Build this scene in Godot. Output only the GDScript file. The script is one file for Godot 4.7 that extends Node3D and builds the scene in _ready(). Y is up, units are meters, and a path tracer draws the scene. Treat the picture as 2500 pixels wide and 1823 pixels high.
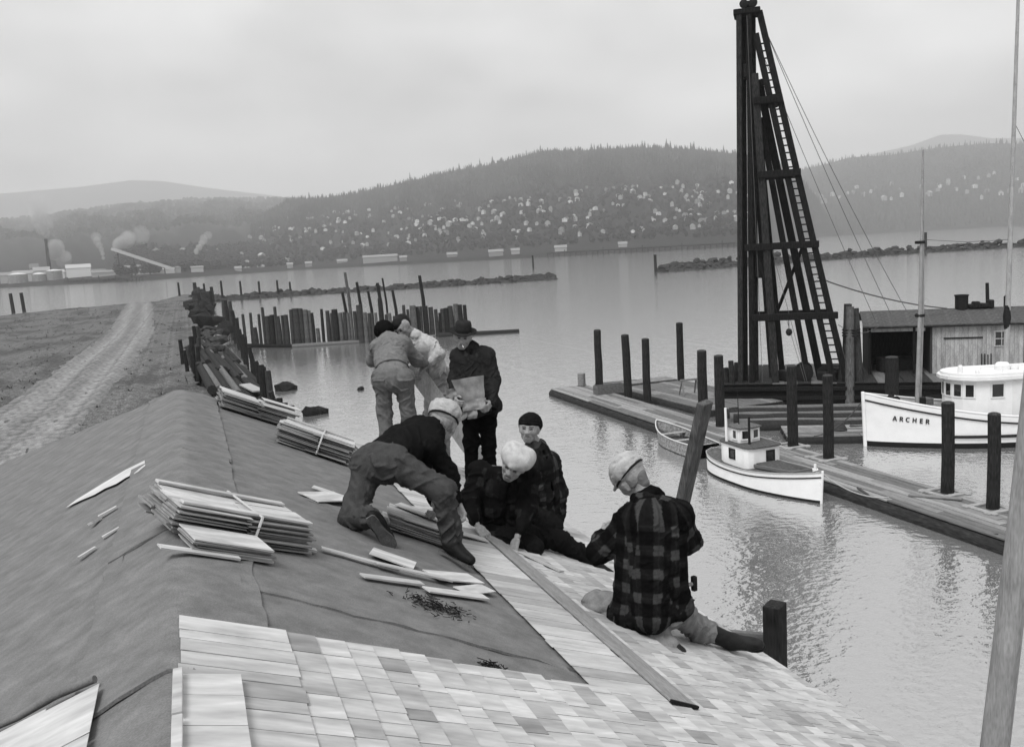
extends Node3D
# A harbour seen from a half-shingled boathouse roof: men laying shingles, floats, boats and a pile driver behind them.
# World axes: -z runs along the roof ridge away from the camera, +x down the right-hand slope, y = 0 is the water.

const EYE := 9.0                 # camera height above the water
const RIDGE := Vector2(-0.151, 7.684)   # x, y of the ridge line
const DIP := 0.42761             # roof pitch, 24.5 degrees

class Geo:
	var v := PackedVector3Array()
	var n := PackedVector3Array()
	var c := PackedColorArray()
	var ix := PackedInt32Array()
	var col := Color(1, 1, 1)
	func face(p: Array) -> void:
		var nn: Vector3 = (p[1] - p[0]).cross(p[2] - p[0])
		if nn.length_squared() < 1e-16 and p.size() > 3:
			nn = (p[2] - p[0]).cross(p[3] - p[0])
		nn = nn.normalized()
		var b := v.size()
		for q in p:
			v.append(q)
			n.append(nn)
			c.append(col)
		for i in range(2, p.size()):
			ix.append(b)
			ix.append(b + i)
			ix.append(b + i - 1)
	func box(t: Transform3D, s: Vector3) -> void:
		hexa(t, s, 0.0)
	func hexa(t: Transform3D, s: Vector3, ch: float) -> void:
		var h := s * 0.5
		var ax := [Vector3.RIGHT, Vector3.UP, Vector3.BACK]
		if ch <= 0.0:
			for a in 3:
				for sg in [-1.0, 1.0]:
					var d: Vector3 = ax[a] * sg
					var e1: Vector3 = ax[(a + 1) % 3]
					var e2: Vector3 = ax[(a + 2) % 3] * sg
					face([t * ((d - e1 - e2) * h), t * ((d + e1 - e2) * h), t * ((d + e1 + e2) * h), t * ((d - e1 + e2) * h)])
			return
		ch = minf(ch, minf(h.x, minf(h.y, h.z)) * 0.6)
		var P := {}
		for sx in [-1, 1]:
			for sy in [-1, 1]:
				for sz in [-1, 1]:
					for a in 3:
						var q := Vector3(sx * (h.x - (0.0 if a == 0 else ch)), sy * (h.y - (0.0 if a == 1 else ch)), sz * (h.z - (0.0 if a == 2 else ch)))
						P[[sx, sy, sz, a]] = t * q
		for sx in [-1, 1]:
			for sy in [-1, 1]:
				for sz in [-1, 1]:
					_out([P[[sx, sy, sz, 0]], P[[sx, sy, sz, 1]], P[[sx, sy, sz, 2]]], t.origin)
		for s1 in [-1, 1]:
			_out([P[[s1, -1, -1, 0]], P[[s1, 1, -1, 0]], P[[s1, 1, 1, 0]], P[[s1, -1, 1, 0]]], t.origin)
			_out([P[[-1, s1, -1, 1]], P[[1, s1, -1, 1]], P[[1, s1, 1, 1]], P[[-1, s1, 1, 1]]], t.origin)
			_out([P[[-1, -1, s1, 2]], P[[1, -1, s1, 2]], P[[1, 1, s1, 2]], P[[-1, 1, s1, 2]]], t.origin)
			for s2 in [-1, 1]:
				_out([P[[s1, s2, -1, 0]], P[[s1, s2, -1, 1]], P[[s1, s2, 1, 1]], P[[s1, s2, 1, 0]]], t.origin)
				_out([P[[-1, s1, s2, 1]], P[[-1, s1, s2, 2]], P[[1, s1, s2, 2]], P[[1, s1, s2, 1]]], t.origin)
				_out([P[[s1, -1, s2, 0]], P[[s1, -1, s2, 2]], P[[s1, 1, s2, 2]], P[[s1, 1, s2, 0]]], t.origin)
	func _out(p: Array, o: Vector3) -> void:
		var m := Vector3.ZERO
		for q in p:
			m += q
		m /= p.size()
		if ((p[1] - p[0]) as Vector3).cross(p[2] - p[0]).dot(m - o) < 0.0:
			p.reverse()
		face(p)
	func beam(a: Vector3, b: Vector3, w: float, h: float, ch := 0.0, up := Vector3.UP) -> void:
		var z := (b - a).normalized()
		if absf(z.dot(up)) > 0.98:
			up = Vector3(0, 0, 1) if absf(z.z) < 0.9 else Vector3(1, 0, 0)
		var x := up.cross(z).normalized()
		hexa(Transform3D(Basis(x, z.cross(x), z), (a + b) * 0.5), Vector3(w, h, a.distance_to(b)), ch)
	func tube(p: Array, r: Array, sides := 8, caps := true, wob := 0.0, rng: RandomNumberGenerator = null) -> void:
		var first := v.size()
		var prev := Vector3.ZERO
		for i in p.size():
			var t: Vector3 = ((p[mini(i + 1, p.size() - 1)] as Vector3) - (p[maxi(i - 1, 0)] as Vector3)).normalized()
			var e := prev
			if i == 0:
				e = Vector3.RIGHT if absf(t.x) < 0.8 else Vector3.UP
			e = (e - t * e.dot(t)).normalized()
			prev = e
			var g := t.cross(e)
			for k in sides:
				var an := TAU * k / sides
				var d := e * cos(an) + g * sin(an)
				var rr: float = r[mini(i, r.size() - 1)]
				if wob > 0.0:
					rr *= 1.0 + rng.randf_range(-wob, wob)
				v.append((p[i] as Vector3) + d * rr)
				n.append(d)
				c.append(col)
		for i in p.size() - 1:
			for k in sides:
				var a := first + i * sides + k
				var b := first + i * sides + (k + 1) % sides
				for q in [a, a + sides, b, b, a + sides, b + sides]:
					ix.append(q)
		if caps:
			for e in [0, p.size() - 1]:
				var ring := []
				for k in sides:
					ring.append(v[first + e * sides + k])
				if e == 0:
					ring.reverse()
				face(ring)
	func lathe(t: Transform3D, prof: Array, sides := 16) -> void:   # prof: Vector2(radius, height), smooth
		var first := v.size()
		for i in prof.size():
			var q: Vector2 = prof[i]
			var tn: Vector2 = (prof[mini(i + 1, prof.size() - 1)] as Vector2) - (prof[maxi(i - 1, 0)] as Vector2)
			for k in sides:
				var an := TAU * k / sides
				v.append(t * Vector3(cos(an) * q.x, q.y, sin(an) * q.x))
				n.append((t.basis * Vector3(cos(an) * tn.y, -tn.x, sin(an) * tn.y)).normalized())
				c.append(col)
		for i in prof.size() - 1:
			for k in sides:
				var a := first + i * sides + k
				var b := first + i * sides + (k + 1) % sides
				for q in [a, b, a + sides, b, b + sides, a + sides]:
					ix.append(q)
	func grid(pts: Array, cols: int) -> void:   # smooth sheet, rows of cols points
		var first := v.size()
		var rows := pts.size() / cols
		for i in pts.size():
			v.append(pts[i])
			var x := i % cols
			var y := i / cols
			var du: Vector3 = pts[y * cols + mini(x + 1, cols - 1)] - pts[y * cols + maxi(x - 1, 0)]
			var dv: Vector3 = pts[mini(y + 1, rows - 1) * cols + x] - pts[maxi(y - 1, 0) * cols + x]
			n.append(du.cross(dv).normalized())
			c.append(col)
		for y in rows - 1:
			for x in cols - 1:
				var a := first + y * cols + x
				for q in [a, a + cols, a + 1, a + 1, a + cols, a + cols + 1]:
					ix.append(q)
	func mesh() -> ArrayMesh:
		var arr := []
		arr.resize(Mesh.ARRAY_MAX)
		arr[Mesh.ARRAY_VERTEX] = v
		arr[Mesh.ARRAY_NORMAL] = n
		arr[Mesh.ARRAY_COLOR] = c
		arr[Mesh.ARRAY_INDEX] = ix
		var m := ArrayMesh.new()
		m.add_surface_from_arrays(Mesh.PRIMITIVE_TRIANGLES, arr)
		return m

var T := {}
var M := {}
var used := {}
var rng := RandomNumberGenerator.new()
var fnl := FastNoiseLite.new()

func grey(lin: float) -> Color:
	return Color(lin, lin, lin).linear_to_srgb()

func numbered(called: String) -> String:
	if not used.has(called):
		used[called] = 0
		return called
	used[called] += 1
	return "%s_%03d" % [called, used[called]]

func add(g: Geo, called: String, m: Material, parent: Node = null, at := Transform3D()) -> MeshInstance3D:
	return put(g.mesh(), called, m, parent, at)

func put(me: Mesh, called: String, m: Material, parent: Node = null, at := Transform3D()) -> MeshInstance3D:
	var o := MeshInstance3D.new()
	o.mesh = me
	o.material_override = m
	o.transform = at
	if parent == null:
		o.name = numbered(called)
		add_child(o)
	else:
		o.name = called
		parent.add_child(o, true)
	return o

func thing(called: String, label: String, category: String, at := Vector3.ZERO, group := "", turn := 0.0) -> Node3D:
	var o := Node3D.new()
	o.name = numbered(called)
	add_child(o)
	o.position = at
	o.rotation.y = turn
	return tag(o, label, category, group)

func tag(o: Node3D, label: String, category := "", group := "", kind := "") -> Node3D:
	if label != "":
		o.set_meta("label", label)
	if category != "":
		o.set_meta("category", category)
	if group != "":
		o.set_meta("group", group)
	if kind != "":
		o.set_meta("kind", kind)
	return o

func noise_image(size: int, freq: float, octaves: int, lo: float, hi: float, power := 1.0, seed_ := 1, kind := FastNoiseLite.TYPE_SIMPLEX_SMOOTH) -> Image:
	var f := FastNoiseLite.new()
	f.seed = seed_
	f.noise_type = kind
	f.frequency = freq
	f.fractal_octaves = octaves
	var im := f.get_seamless_image(size, size, false, false, 0.15)
	var src := im.get_data()
	var lut := PackedByteArray()
	for i in 256:
		lut.append(clampi(int(255.0 * (lo + (hi - lo) * pow(i / 255.0, power))), 0, 255))
	for i in src.size():
		src[i] = lut[src[i]]
	return Image.create_from_data(size, size, false, Image.FORMAT_L8, src)

func mixed(a: Image, b: Image) -> Image:   # product of two grey images
	var x := a.get_data()
	var y := b.get_data()
	for i in x.size():
		x[i] = x[i] * y[i] / 255
	return Image.create_from_data(a.get_width(), a.get_height(), false, Image.FORMAT_L8, x)

func tex(im: Image) -> ImageTexture:
	var q := im.duplicate() as Image
	q.convert(Image.FORMAT_RGB8)
	return ImageTexture.create_from_image(q)

func bump(im: Image, strength: float) -> ImageTexture:
	var q := im.duplicate() as Image
	q.convert(Image.FORMAT_RGBA8)
	q.bump_map_to_normal_map(strength)
	return ImageTexture.create_from_image(q)

func mat(lin: float, rough := 0.9, t: Texture2D = null, scale := Vector3.ONE, nt: Texture2D = null, ns := 1.0, world := false) -> StandardMaterial3D:
	var m := StandardMaterial3D.new()
	m.albedo_color = grey(lin)
	m.roughness = rough
	m.metallic_specular = 0.2
	if t != null:
		m.albedo_texture = t
	if nt != null:
		m.normal_enabled = true
		m.normal_texture = nt
		m.normal_scale = ns
	if t != null or nt != null:
		m.uv1_triplanar = true
		m.uv1_world_triplanar = world
		m.uv1_scale = scale
	return m

func roof_r(s: float, w: float, up := 0.0) -> Vector3:   # s metres down the right slope, w metres along the ridge
	return Vector3(RIDGE.x + s * cos(DIP) + up * sin(DIP), RIDGE.y - s * sin(DIP) + up * cos(DIP), -w)

func roof_l(s: float, w: float, up := 0.0) -> Vector3:
	return Vector3(RIDGE.x - s * cos(DIP) - up * sin(DIP), RIDGE.y - s * sin(DIP) + up * cos(DIP), -w)

func make_textures() -> void:
	var fine := noise_image(512, 0.05, 4, 0.7, 1.0, 1.0, 3)
	var blot := noise_image(512, 0.008, 4, 0.62, 1.0, 0.9, 5)
	var grain := noise_image(512, 0.02, 5, 0.5, 1.0, 0.8, 7)
	T.grain = tex(grain)
	T.grain2 = tex(mixed(noise_image(512, 0.035, 4, 0.72, 1.0, 0.8, 17), noise_image(512, 0.006, 3, 0.8, 1.0, 1.0, 18)))
	T.weather = tex(mixed(grain, noise_image(512, 0.01, 4, 0.55, 1.0, 0.7, 9)))
	T.felt = tex(mixed(mixed(noise_image(512, 0.006, 5, 0.8, 1.0, 0.8, 21), noise_image(512, 0.16, 2, 0.74, 1.0, 0.8, 22)), noise_image(512, 0.02, 4, 0.84, 1.0, 0.6, 23)))
	T.ground = tex(mixed(noise_image(512, 0.03, 5, 0.45, 1.0, 0.9, 11), blot))
	T.cloth = tex(mixed(noise_image(512, 0.1, 3, 0.8, 1.0, 1.0, 12), noise_image(512, 0.012, 4, 0.68, 1.0, 0.8, 13)))
	T.shingle = tex(mixed(noise_image(512, 0.03, 3, 0.9, 1.0, 0.8, 61), noise_image(512, 0.006, 3, 0.74, 1.0, 0.7, 62)))
	T.paint = tex(mixed(noise_image(512, 0.01, 5, 0.93, 1.0, 0.5, 51), noise_image(512, 0.06, 3, 0.97, 1.0, 0.7, 52)))
	T.mottle = tex(mixed(fine, blot))
	T.hill = tex(mixed(noise_image(512, 0.05, 4, 0.4, 1.0, 1.0, 31), noise_image(512, 0.008, 4, 0.6, 1.0, 1.0, 32)))
	T.n_grain = bump(grain, 4.0)
	T.n_fine = bump(fine, 5.0)
	T.n_cloth = bump(noise_image(512, 0.03, 5, 0.0, 1.0, 1.0, 14), 8.0)
	T.n_felt = bump(noise_image(512, 0.02, 5, 0.0, 1.0, 1.0, 15), 5.0)
	T.n_wave = bump(mixed(noise_image(1024, 0.02, 4, 0.3, 1.0, 1.0, 41), noise_image(1024, 0.006, 3, 0.5, 1.0, 1.0, 42)), 12.0)

func make_materials() -> void:
	M.felt = mat(0.26, 0.95, T.felt, Vector3(1.3, 1.3, 1.3), T.n_felt, 0.25)
	M.deckwood = mat(0.40, 0.9, T.grain2, Vector3(1.6, 1.6, 0.12), T.n_grain, 0.15)
	M.pile = mat(0.055, 0.95, T.weather, Vector3(3, 0.35, 3), T.n_grain, 1.0)
	M.pile_pale = mat(0.24, 0.95, T.weather, Vector3(3, 0.3, 3), T.n_grain, 1.0)
	M.pile_mid = mat(0.11, 0.95, T.weather, Vector3(3, 0.3, 3), T.n_grain, 1.0)
	M.tar = mat(0.028, 0.8, T.weather, Vector3(2, 0.4, 2), T.n_grain, 0.7)
	M.tarlog = mat(0.07, 0.9, T.weather, Vector3(2, 2, 0.3), T.n_grain, 0.8)
	M.rock = mat(0.12, 0.95, T.ground, Vector3(0.6, 0.6, 0.6), T.n_fine, 0.8)
	M.rock_dark = mat(0.045, 0.9, T.ground, Vector3(0.9, 0.9, 0.9), T.n_fine, 0.8)
	M.white = mat(0.72, 0.55, T.paint, Vector3(0.5, 0.5, 0.5))
	M.whiteboat = mat(0.8, 0.5, T.paint, Vector3(0.35, 0.35, 0.35))
	M.black = mat(0.012, 0.7)
	M.iron = mat(0.035, 0.7, T.mottle, Vector3(2, 2, 2))
	M.glass = mat(0.012, 0.08)
	M.glass.metallic_specular = 0.6
	M.rope = mat(0.32, 0.95)
	M.ropedark = mat(0.06, 0.95)
	M.wire = mat(0.10, 0.7)
	M.twine = mat(0.42, 0.9)
	for k in 8:
		var tone: float = [0.61, 0.52, 0.43, 0.33, 0.25, 0.57, 0.38, 0.47][k]
		var q := mat(tone, 0.85, T.shingle, Vector3(0.6, 2.2, 2.2))
		q.uv1_offset = Vector3(0.13 * k, 0.37 * k, 0.71 * k)
		M["shingle%d" % k] = q

func _ready() -> void:
	rng.seed = 20
	fnl.seed = 4
	fnl.frequency = 1.0
	fnl.fractal_octaves = 3
	# --- camera
	var cam := Camera3D.new()
	cam.name = "camera"
	cam.position = Vector3(0, EYE, 0)
	cam.basis = Basis(Vector3.UP, deg_to_rad(-19.167)) * Basis(Vector3.RIGHT, deg_to_rad(-7.57)) * Basis(Vector3.BACK, deg_to_rad(-3.262))
	cam.fov = 44.107
	cam.near = 0.1
	cam.far = 20000.0
	add_child(cam)
	cam.current = true
	# --- sky, air and light: a flat overcast
	var env := Environment.new()
	env.background_mode = Environment.BG_SKY
	var sky := Sky.new()
	var psm := PanoramaSkyMaterial.new()
	psm.panorama = make_sky()
	sky.sky_material = psm
	env.sky = sky
	env.background_energy_multiplier = 1.0
	env.tonemap_mode = Environment.TONE_MAPPER_LINEAR
	env.tonemap_exposure = 2.1
	env.sdfgi_enabled = true
	env.ssao_enabled = true
	env.ssil_enabled = true
	env.fog_enabled = true
	env.fog_density = 0.00023
	env.volumetric_fog_enabled = true
	env.volumetric_fog_density = 0.0
	env.fog_light_color = Color(0.78, 0.78, 0.78)
	var we := WorldEnvironment.new()
	we.environment = env
	add_child(we)
	var sun := DirectionalLight3D.new()
	sun.name = "sun"
	sun.light_energy = 0.5
	sun.light_angular_distance = 24.0
	sun.light_color = Color(1.0, 1.0, 1.0)
	sun.shadow_enabled = true
	sun.basis = Basis.looking_at(Vector3(0.42, -0.85, -0.32).normalized())
	add_child(sun)
	make_textures()
	make_materials()
	build_setting()
	build_boathouse()
	build_harbour()
	build_far_shore()
	build_roof_things()
	build_people()

func make_sky() -> ImageTexture:
	var w := 768
	var h := 384
	var f := FastNoiseLite.new()
	f.seed = 12
	f.frequency = 1.0
	f.fractal_octaves = 5
	var im := Image.create_empty(w, h, false, Image.FORMAT_RGBF)
	for y in h:
		var el := (0.5 - (y + 0.5) / h) * PI
		for x in w:
			var az := TAU * x / w
			var e := maxf(el, 0.0)
			# stratus sheets: layers flattened towards the horizon
			var d := Vector3(cos(az) * cos(e), 0.0, sin(az) * cos(e)) / (sin(e) + 0.22)
			var a := f.get_noise_3d(d.x * 0.8, 0.0, d.z * 0.8) * 0.5 + f.get_noise_3d(d.x * 2.6, 7.0, d.z * 2.6) * 0.18
			var lum := 0.44 + 0.36 * a + 0.16 * smoothstep(0.0, 1.2, e)
			lum += 0.035 * f.get_noise_3d(cos(az) * 1.5, e * 14.0, sin(az) * 1.5)
			im.set_pixel(x, y, Color(lum, lum, lum))
	return ImageTexture.create_from_image(im)
const PEOPLE := {
	"A": {"base": Vector3(2.680, 6.394, -5.140), "head": Vector3(0.007, 1.050, -0.243), "neck": Vector3(0.061, 0.938, -0.166), "chest": Vector3(0.031, 0.802, -0.072), "pel": Vector3(0.003, 0.254, -0.005), "shL": Vector3(-0.080, 0.831, -0.168), "shR": Vector3(0.209, 0.872, -0.020), "elL": Vector3(-0.259, 0.593, -0.271), "wrL": Vector3(-0.157, 0.628, -0.465), "hdL": Vector3(-0.106, 0.648, -0.525), "elR": Vector3(0.302, 0.639, -0.061), "wrR": Vector3(0.308, 0.613, -0.323), "hdR": Vector3(0.279, 0.620, -0.387), "hipL": Vector3(-0.052, 0.239, -0.075), "hipR": Vector3(0.113, 0.248, -0.019), "knL": Vector3(-0.276, 0.214, -0.331), "anL": Vector3(-0.013, 0.101, 0.033), "toL": Vector3(0.060, 0.063, 0.117), "knR": Vector3(0.392, -0.011, -0.152), "anR": Vector3(0.639, -0.152, -0.132), "toR": Vector3(0.720, -0.202, -0.140), "face": Vector3(-0.119, -0.628, -0.769), "up": Vector3(-0.373, 0.916, -0.146), "hemL": Vector3(-0.203, 0.194, -0.121), "hemR": Vector3(0.166, 0.263, 0.051), "hemC": Vector3(-0.059, 0.230, 0.052), "cuff": Vector3(0.022, 0.021, 0.110)},
	"B": {"base": Vector3(1.160, 7.087, -6.130), "head": Vector3(0.518, 0.672, -0.321), "neck": Vector3(0.440, 0.666, -0.294), "chest": Vector3(0.324, 0.635, -0.244), "pel": Vector3(0.002, 0.549, -0.003), "shL": Vector3(0.375, 0.591, -0.466), "shR": Vector3(0.382, 0.602, -0.092), "elL": Vector3(0.417, 0.292, -0.463), "wrL": Vector3(0.426, 0.122, -0.329), "hdL": Vector3(0.417, 0.082, -0.273), "elR": Vector3(0.494, 0.349, -0.145), "wrR": Vector3(0.552, 0.132, -0.180), "hdR": Vector3(0.567, 0.071, -0.166), "hipL": Vector3(-0.073, 0.514, -0.077), "hipR": Vector3(0.051, 0.535, 0.070), "knL": Vector3(-0.254, 0.207, 0.085), "anL": Vector3(-0.141, 0.241, 0.311), "toL": Vector3(-0.052, 0.079, 0.312), "knR": Vector3(0.345, 0.340, 0.253), "anR": Vector3(0.390, -0.035, 0.236), "toR": Vector3(0.437, -0.112, 0.348), "face": Vector3(0.449, -0.483, -0.752), "up": Vector3(0.559, 0.567, -0.605)},
	"C": {"base": Vector3(2.330, 6.554, -7.180), "head": Vector3(0.043, 0.730, 0.279), "neck": Vector3(0.027, 0.603, 0.142), "chest": Vector3(0.026, 0.500, 0.092), "pel": Vector3(-0.002, 0.144, 0.003), "shL": Vector3(0.237, 0.592, 0.110), "shR": Vector3(-0.167, 0.665, 0.012), "elR": Vector3(-0.286, 0.430, 0.058), "wrR": Vector3(-0.286, 0.256, 0.242), "hdR": Vector3(-0.232, 0.172, 0.347), "elL": Vector3(0.168, 0.337, 0.228), "wrL": Vector3(-0.010, 0.148, 0.385), "hdL": Vector3(-0.051, 0.089, 0.421), "hipL": Vector3(0.072, 0.099, 0.079), "hipR": Vector3(-0.069, 0.163, 0.020), "knL": Vector3(0.506, -0.047, 0.026), "anL": Vector3(0.783, -0.272, 0.079), "toL": Vector3(0.940, -0.344, 0.133), "knR": Vector3(0.162, 0.014, 0.271), "anR": Vector3(-0.100, 0.128, 0.217), "toR": Vector3(-0.152, 0.124, 0.146), "face": Vector3(-0.589, -0.214, 0.779), "up": Vector3(0.266, 0.868, 0.419)},
	"E": {"base": Vector3(3.190, 6.162, -8.390), "head": Vector3(-0.170, 1.105, 0.125), "neck": Vector3(-0.093, 0.927, 0.102), "chest": Vector3(-0.069, 0.742, 0.104), "pel": Vector3(0.001, 0.148, -0.001), "shL": Vector3(0.067, 0.769, 0.041), "shR": Vector3(-0.202, 0.826, 0.153), "elL": Vector3(0.138, 0.426, 0.061), "wrL": Vector3(0.148, 0.126, -0.001), "hdL": Vector3(0.157, 0.020, -0.036), "elR": Vector3(-0.376, 0.507, 0.191), "wrR": Vector3(-0.494, 0.354, 0.492), "hdR": Vector3(-0.531, 0.320, 0.590), "hipL": Vector3(0.023, 0.126, 0.063), "hipR": Vector3(-0.134, 0.193, 0.106), "knL": Vector3(-0.326, 0.352, 0.284), "anL": Vector3(-0.494, 0.308, 0.497), "toL": Vector3(-0.576, 0.317, 0.521), "knR": Vector3(-0.464, 0.384, 0.285), "anR": Vector3(-0.640, 0.374, 0.544), "toR": Vector3(-0.720, 0.383, 0.568), "face": Vector3(-0.494, 0.140, 0.858), "up": Vector3(0.189, 0.972, -0.142)},
	"F": {"base": Vector3(2.060, 6.677, -9.940), "head": Vector3(0.098, 1.428, -0.665), "neck": Vector3(0.099, 1.404, -0.522), "chest": Vector3(0.076, 1.318, -0.390), "pel": Vector3(0.002, 1.022, -0.000), "shL": Vector3(-0.055, 1.337, -0.438), "shR": Vector3(0.222, 1.363, -0.346), "elL": Vector3(-0.084, 1.159, -0.637), "wrL": Vector3(0.133, 1.032, -0.811), "hdL": Vector3(0.225, 0.999, -0.827), "elR": Vector3(0.388, 1.135, -0.416), "wrR": Vector3(0.513, 1.064, -0.576), "hdR": Vector3(0.536, 1.011, -0.635), "hipL": Vector3(-0.098, 1.007, -0.033), "hipR": Vector3(0.107, 0.995, 0.040), "knL": Vector3(-0.102, 0.609, -0.085), "anL": Vector3(-0.124, 0.183, 0.021), "toL": Vector3(-0.096, 0.099, -0.193), "knR": Vector3(0.150, 0.594, 0.004), "anR": Vector3(0.110, 0.086, 0.062), "toR": Vector3(0.175, -0.025, -0.146), "face": Vector3(0.240, -0.598, -0.765), "up": Vector3(-0.015, 0.477, -0.879)},
	"G": {"base": Vector3(2.810, 6.335, -10.840), "head": Vector3(-0.407, 1.841, 0.097), "neck": Vector3(-0.285, 1.729, 0.101), "chest": Vector3(-0.191, 1.585, 0.101), "pel": Vector3(-0.004, 1.214, 0.005), "shL": Vector3(-0.126, 1.634, 0.223), "shR": Vector3(-0.191, 1.637, -0.120), "elL": Vector3(-0.057, 1.501, 0.320), "wrL": Vector3(-0.229, 1.372, 0.331), "hdL": Vector3(-0.290, 1.334, 0.337), "elR": Vector3(-0.157, 1.397, -0.181), "wrR": Vector3(-0.252, 1.269, 0.071), "hdR": Vector3(-0.284, 1.248, 0.169), "hipL": Vector3(0.036, 1.195, 0.074), "hipR": Vector3(-0.046, 1.182, -0.112), "knL": Vector3(-0.035, 0.747, 0.220), "anL": Vector3(-0.045, 0.151, 0.193), "toL": Vector3(-0.180, 0.146, 0.254), "knR": Vector3(-0.137, 0.760, 0.076), "anR": Vector3(-0.177, 0.207, 0.033), "toR": Vector3(-0.299, 0.212, 0.096), "face": Vector3(-0.574, -0.535, 0.620), "up": Vector3(-0.169, 0.943, -0.286)},
	"D": {"base": Vector3(3.010, 6.244, -9.880), "head": Vector3(-0.138, 1.824, 0.009), "neck": Vector3(-0.060, 1.713, -0.034), "chest": Vector3(-0.029, 1.561, -0.023), "pel": Vector3(-0.000, 1.086, 0.001), "shL": Vector3(0.143, 1.620, -0.025), "shR": Vector3(-0.173, 1.633, -0.083), "elL": Vector3(0.179, 1.326, 0.083), "wrL": Vector3(0.079, 1.100, 0.240), "hdL": Vector3(-0.018, 1.037, 0.322), "elR": Vector3(-0.240, 1.362, -0.068), "wrR": Vector3(-0.313, 1.182, 0.145), "hdR": Vector3(-0.335, 1.146, 0.250), "hipL": Vector3(0.097, 1.049, 0.040), "hipR": Vector3(-0.084, 1.059, -0.025), "knL": Vector3(0.081, 0.615, 0.042), "anL": Vector3(0.077, 0.100, 0.006), "toL": Vector3(-0.019, 0.080, 0.242), "knR": Vector3(-0.125, 0.637, 0.020), "anR": Vector3(-0.129, 0.189, -0.025), "toR": Vector3(-0.235, 0.168, 0.208), "face": Vector3(-0.348, -0.091, 0.933), "up": Vector3(0.161, 0.984, -0.083), "hemL": Vector3(0.177, 1.033, 0.069), "hemR": Vector3(-0.189, 1.062, -0.008), "hemC": Vector3(-0.035, 1.040, 0.102)},
}
const FENCE := [[5.95, -108.45, 3.63, 0.14], [6.65, -107.41, 3.77, 0.14], [7.00, -106.88, 2.13, 0.25], [7.48, -106.17, 3.61, 0.14], [7.92, -105.51, 4.38, 0.15], [8.26, -105.00, 3.39, 0.24], [8.72, -104.31, 3.53, 0.22], [9.08, -103.78, 4.42, 0.15], [9.37, -103.34, 3.39, 0.18], [9.72, -102.82, 3.47, 0.14], [10.03, -102.35, 3.52, 0.22], [10.56, -102.10, 4.06, 0.18], [11.11, -102.04, 4.14, 0.34], [11.59, -101.98, 4.11, 0.22], [12.06, -101.92, 3.95, 0.25], [12.52, -101.86, 3.83, 0.14], [12.83, -101.83, 3.55, 0.14], [13.27, -101.77, 1.84, 0.18], [13.79, -101.71, 3.89, 0.14], [14.38, -101.51, 3.68, 0.20], [14.79, -101.31, 3.42, 0.14], [15.17, -101.12, 3.79, 0.29], [15.70, -100.86, 3.38, 0.20], [16.11, -100.66, 3.44, 0.20], [16.45, -100.49, 3.34, 0.14], [16.76, -100.33, 3.67, 0.14], [17.17, -100.13, 3.47, 0.18], [17.63, -99.90, 4.12, 0.30], [18.16, -99.64, 3.28, 0.21], [18.56, -99.44, 3.19, 0.16], [18.89, -99.28, 3.21, 0.16], [19.26, -99.09, 3.19, 0.14], [19.83, -99.06, 4.73, 0.21], [20.32, -99.14, 2.93, 0.14], [20.76, -99.21, 3.03, 0.23], [21.33, -99.31, 2.67, 0.20], [21.90, -99.40, 2.80, 0.22], [22.47, -99.50, 3.78, 0.16], [22.93, -99.57, 3.25, 0.14], [23.52, -99.67, 3.65, 0.31], [24.10, -99.77, 3.48, 0.18], [24.39, -99.81, 3.49, 0.14], [24.98, -99.91, 3.48, 0.27], [25.66, -100.02, 3.30, 0.24], [26.25, -100.12, 3.02, 0.18], [26.64, -100.16, 2.59, 0.14], [27.01, -100.13, 3.02, 0.20], [27.44, -100.08, 3.08, 0.20], [27.94, -100.04, 3.26, 0.26], [28.50, -99.98, 3.46, 0.24], [29.02, -99.93, 3.33, 0.24], [29.52, -99.88, 3.26, 0.20]]
const TALL := [[17.26, -103.18, 7.68, 0.18], [16.84, -103.39, 5.44, 0.18], [18.39, -102.61, 6.53, 0.18], [19.48, -102.07, 5.48, 0.17], [20.55, -101.89, 6.31, 0.20], [22.25, -102.19, 5.38, 0.18], [25.62, -102.79, 6.81, 0.21], [21.18, -102.00, 6.80, 0.12]]

# ---------------------------------------------------------------- setting: water, fill land, road
func lerp_table(t: Array, x: float) -> float:
	if x <= t[0][0]:
		return t[0][1]
	for i in range(1, t.size()):
		if x <= t[i][0]:
			return lerpf(t[i - 1][1], t[i][1], (x - t[i - 1][0]) / (t[i][0] - t[i - 1][0]))
	return t[t.size() - 1][1]

func land_right(w: float) -> float:   # x of the fill's water side, by distance along -z
	return lerp_table([[-20, -3.2], [44, -3.0], [48, 1.6], [54, 1.4], [60, 0.2], [90, -0.6], [100, 0.5], [166, 1.8], [288, 3.0]], w)

func land_left(w: float) -> float:
	return lerp_table([[-20, -70.0], [150, -60.0], [205, -40.0], [226, -27.0], [233, -12.0], [238, -6.0], [262, -3.5], [288, -1.0]], w)

func land_y(x: float, w: float) -> float:
	return 1.8 + fnl.get_noise_2d(x * 0.1, w * 0.04) * 0.16 + fnl.get_noise_2d(x * 0.5, w * 0.2) * 0.025

func road_x(w: float) -> float:
	return lerp_table([[-20, -9.0], [44, -8.4], [60, -7.7], [84, -7.2], [118, -6.6], [225, -10.0], [240, -11.0]], w)

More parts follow.
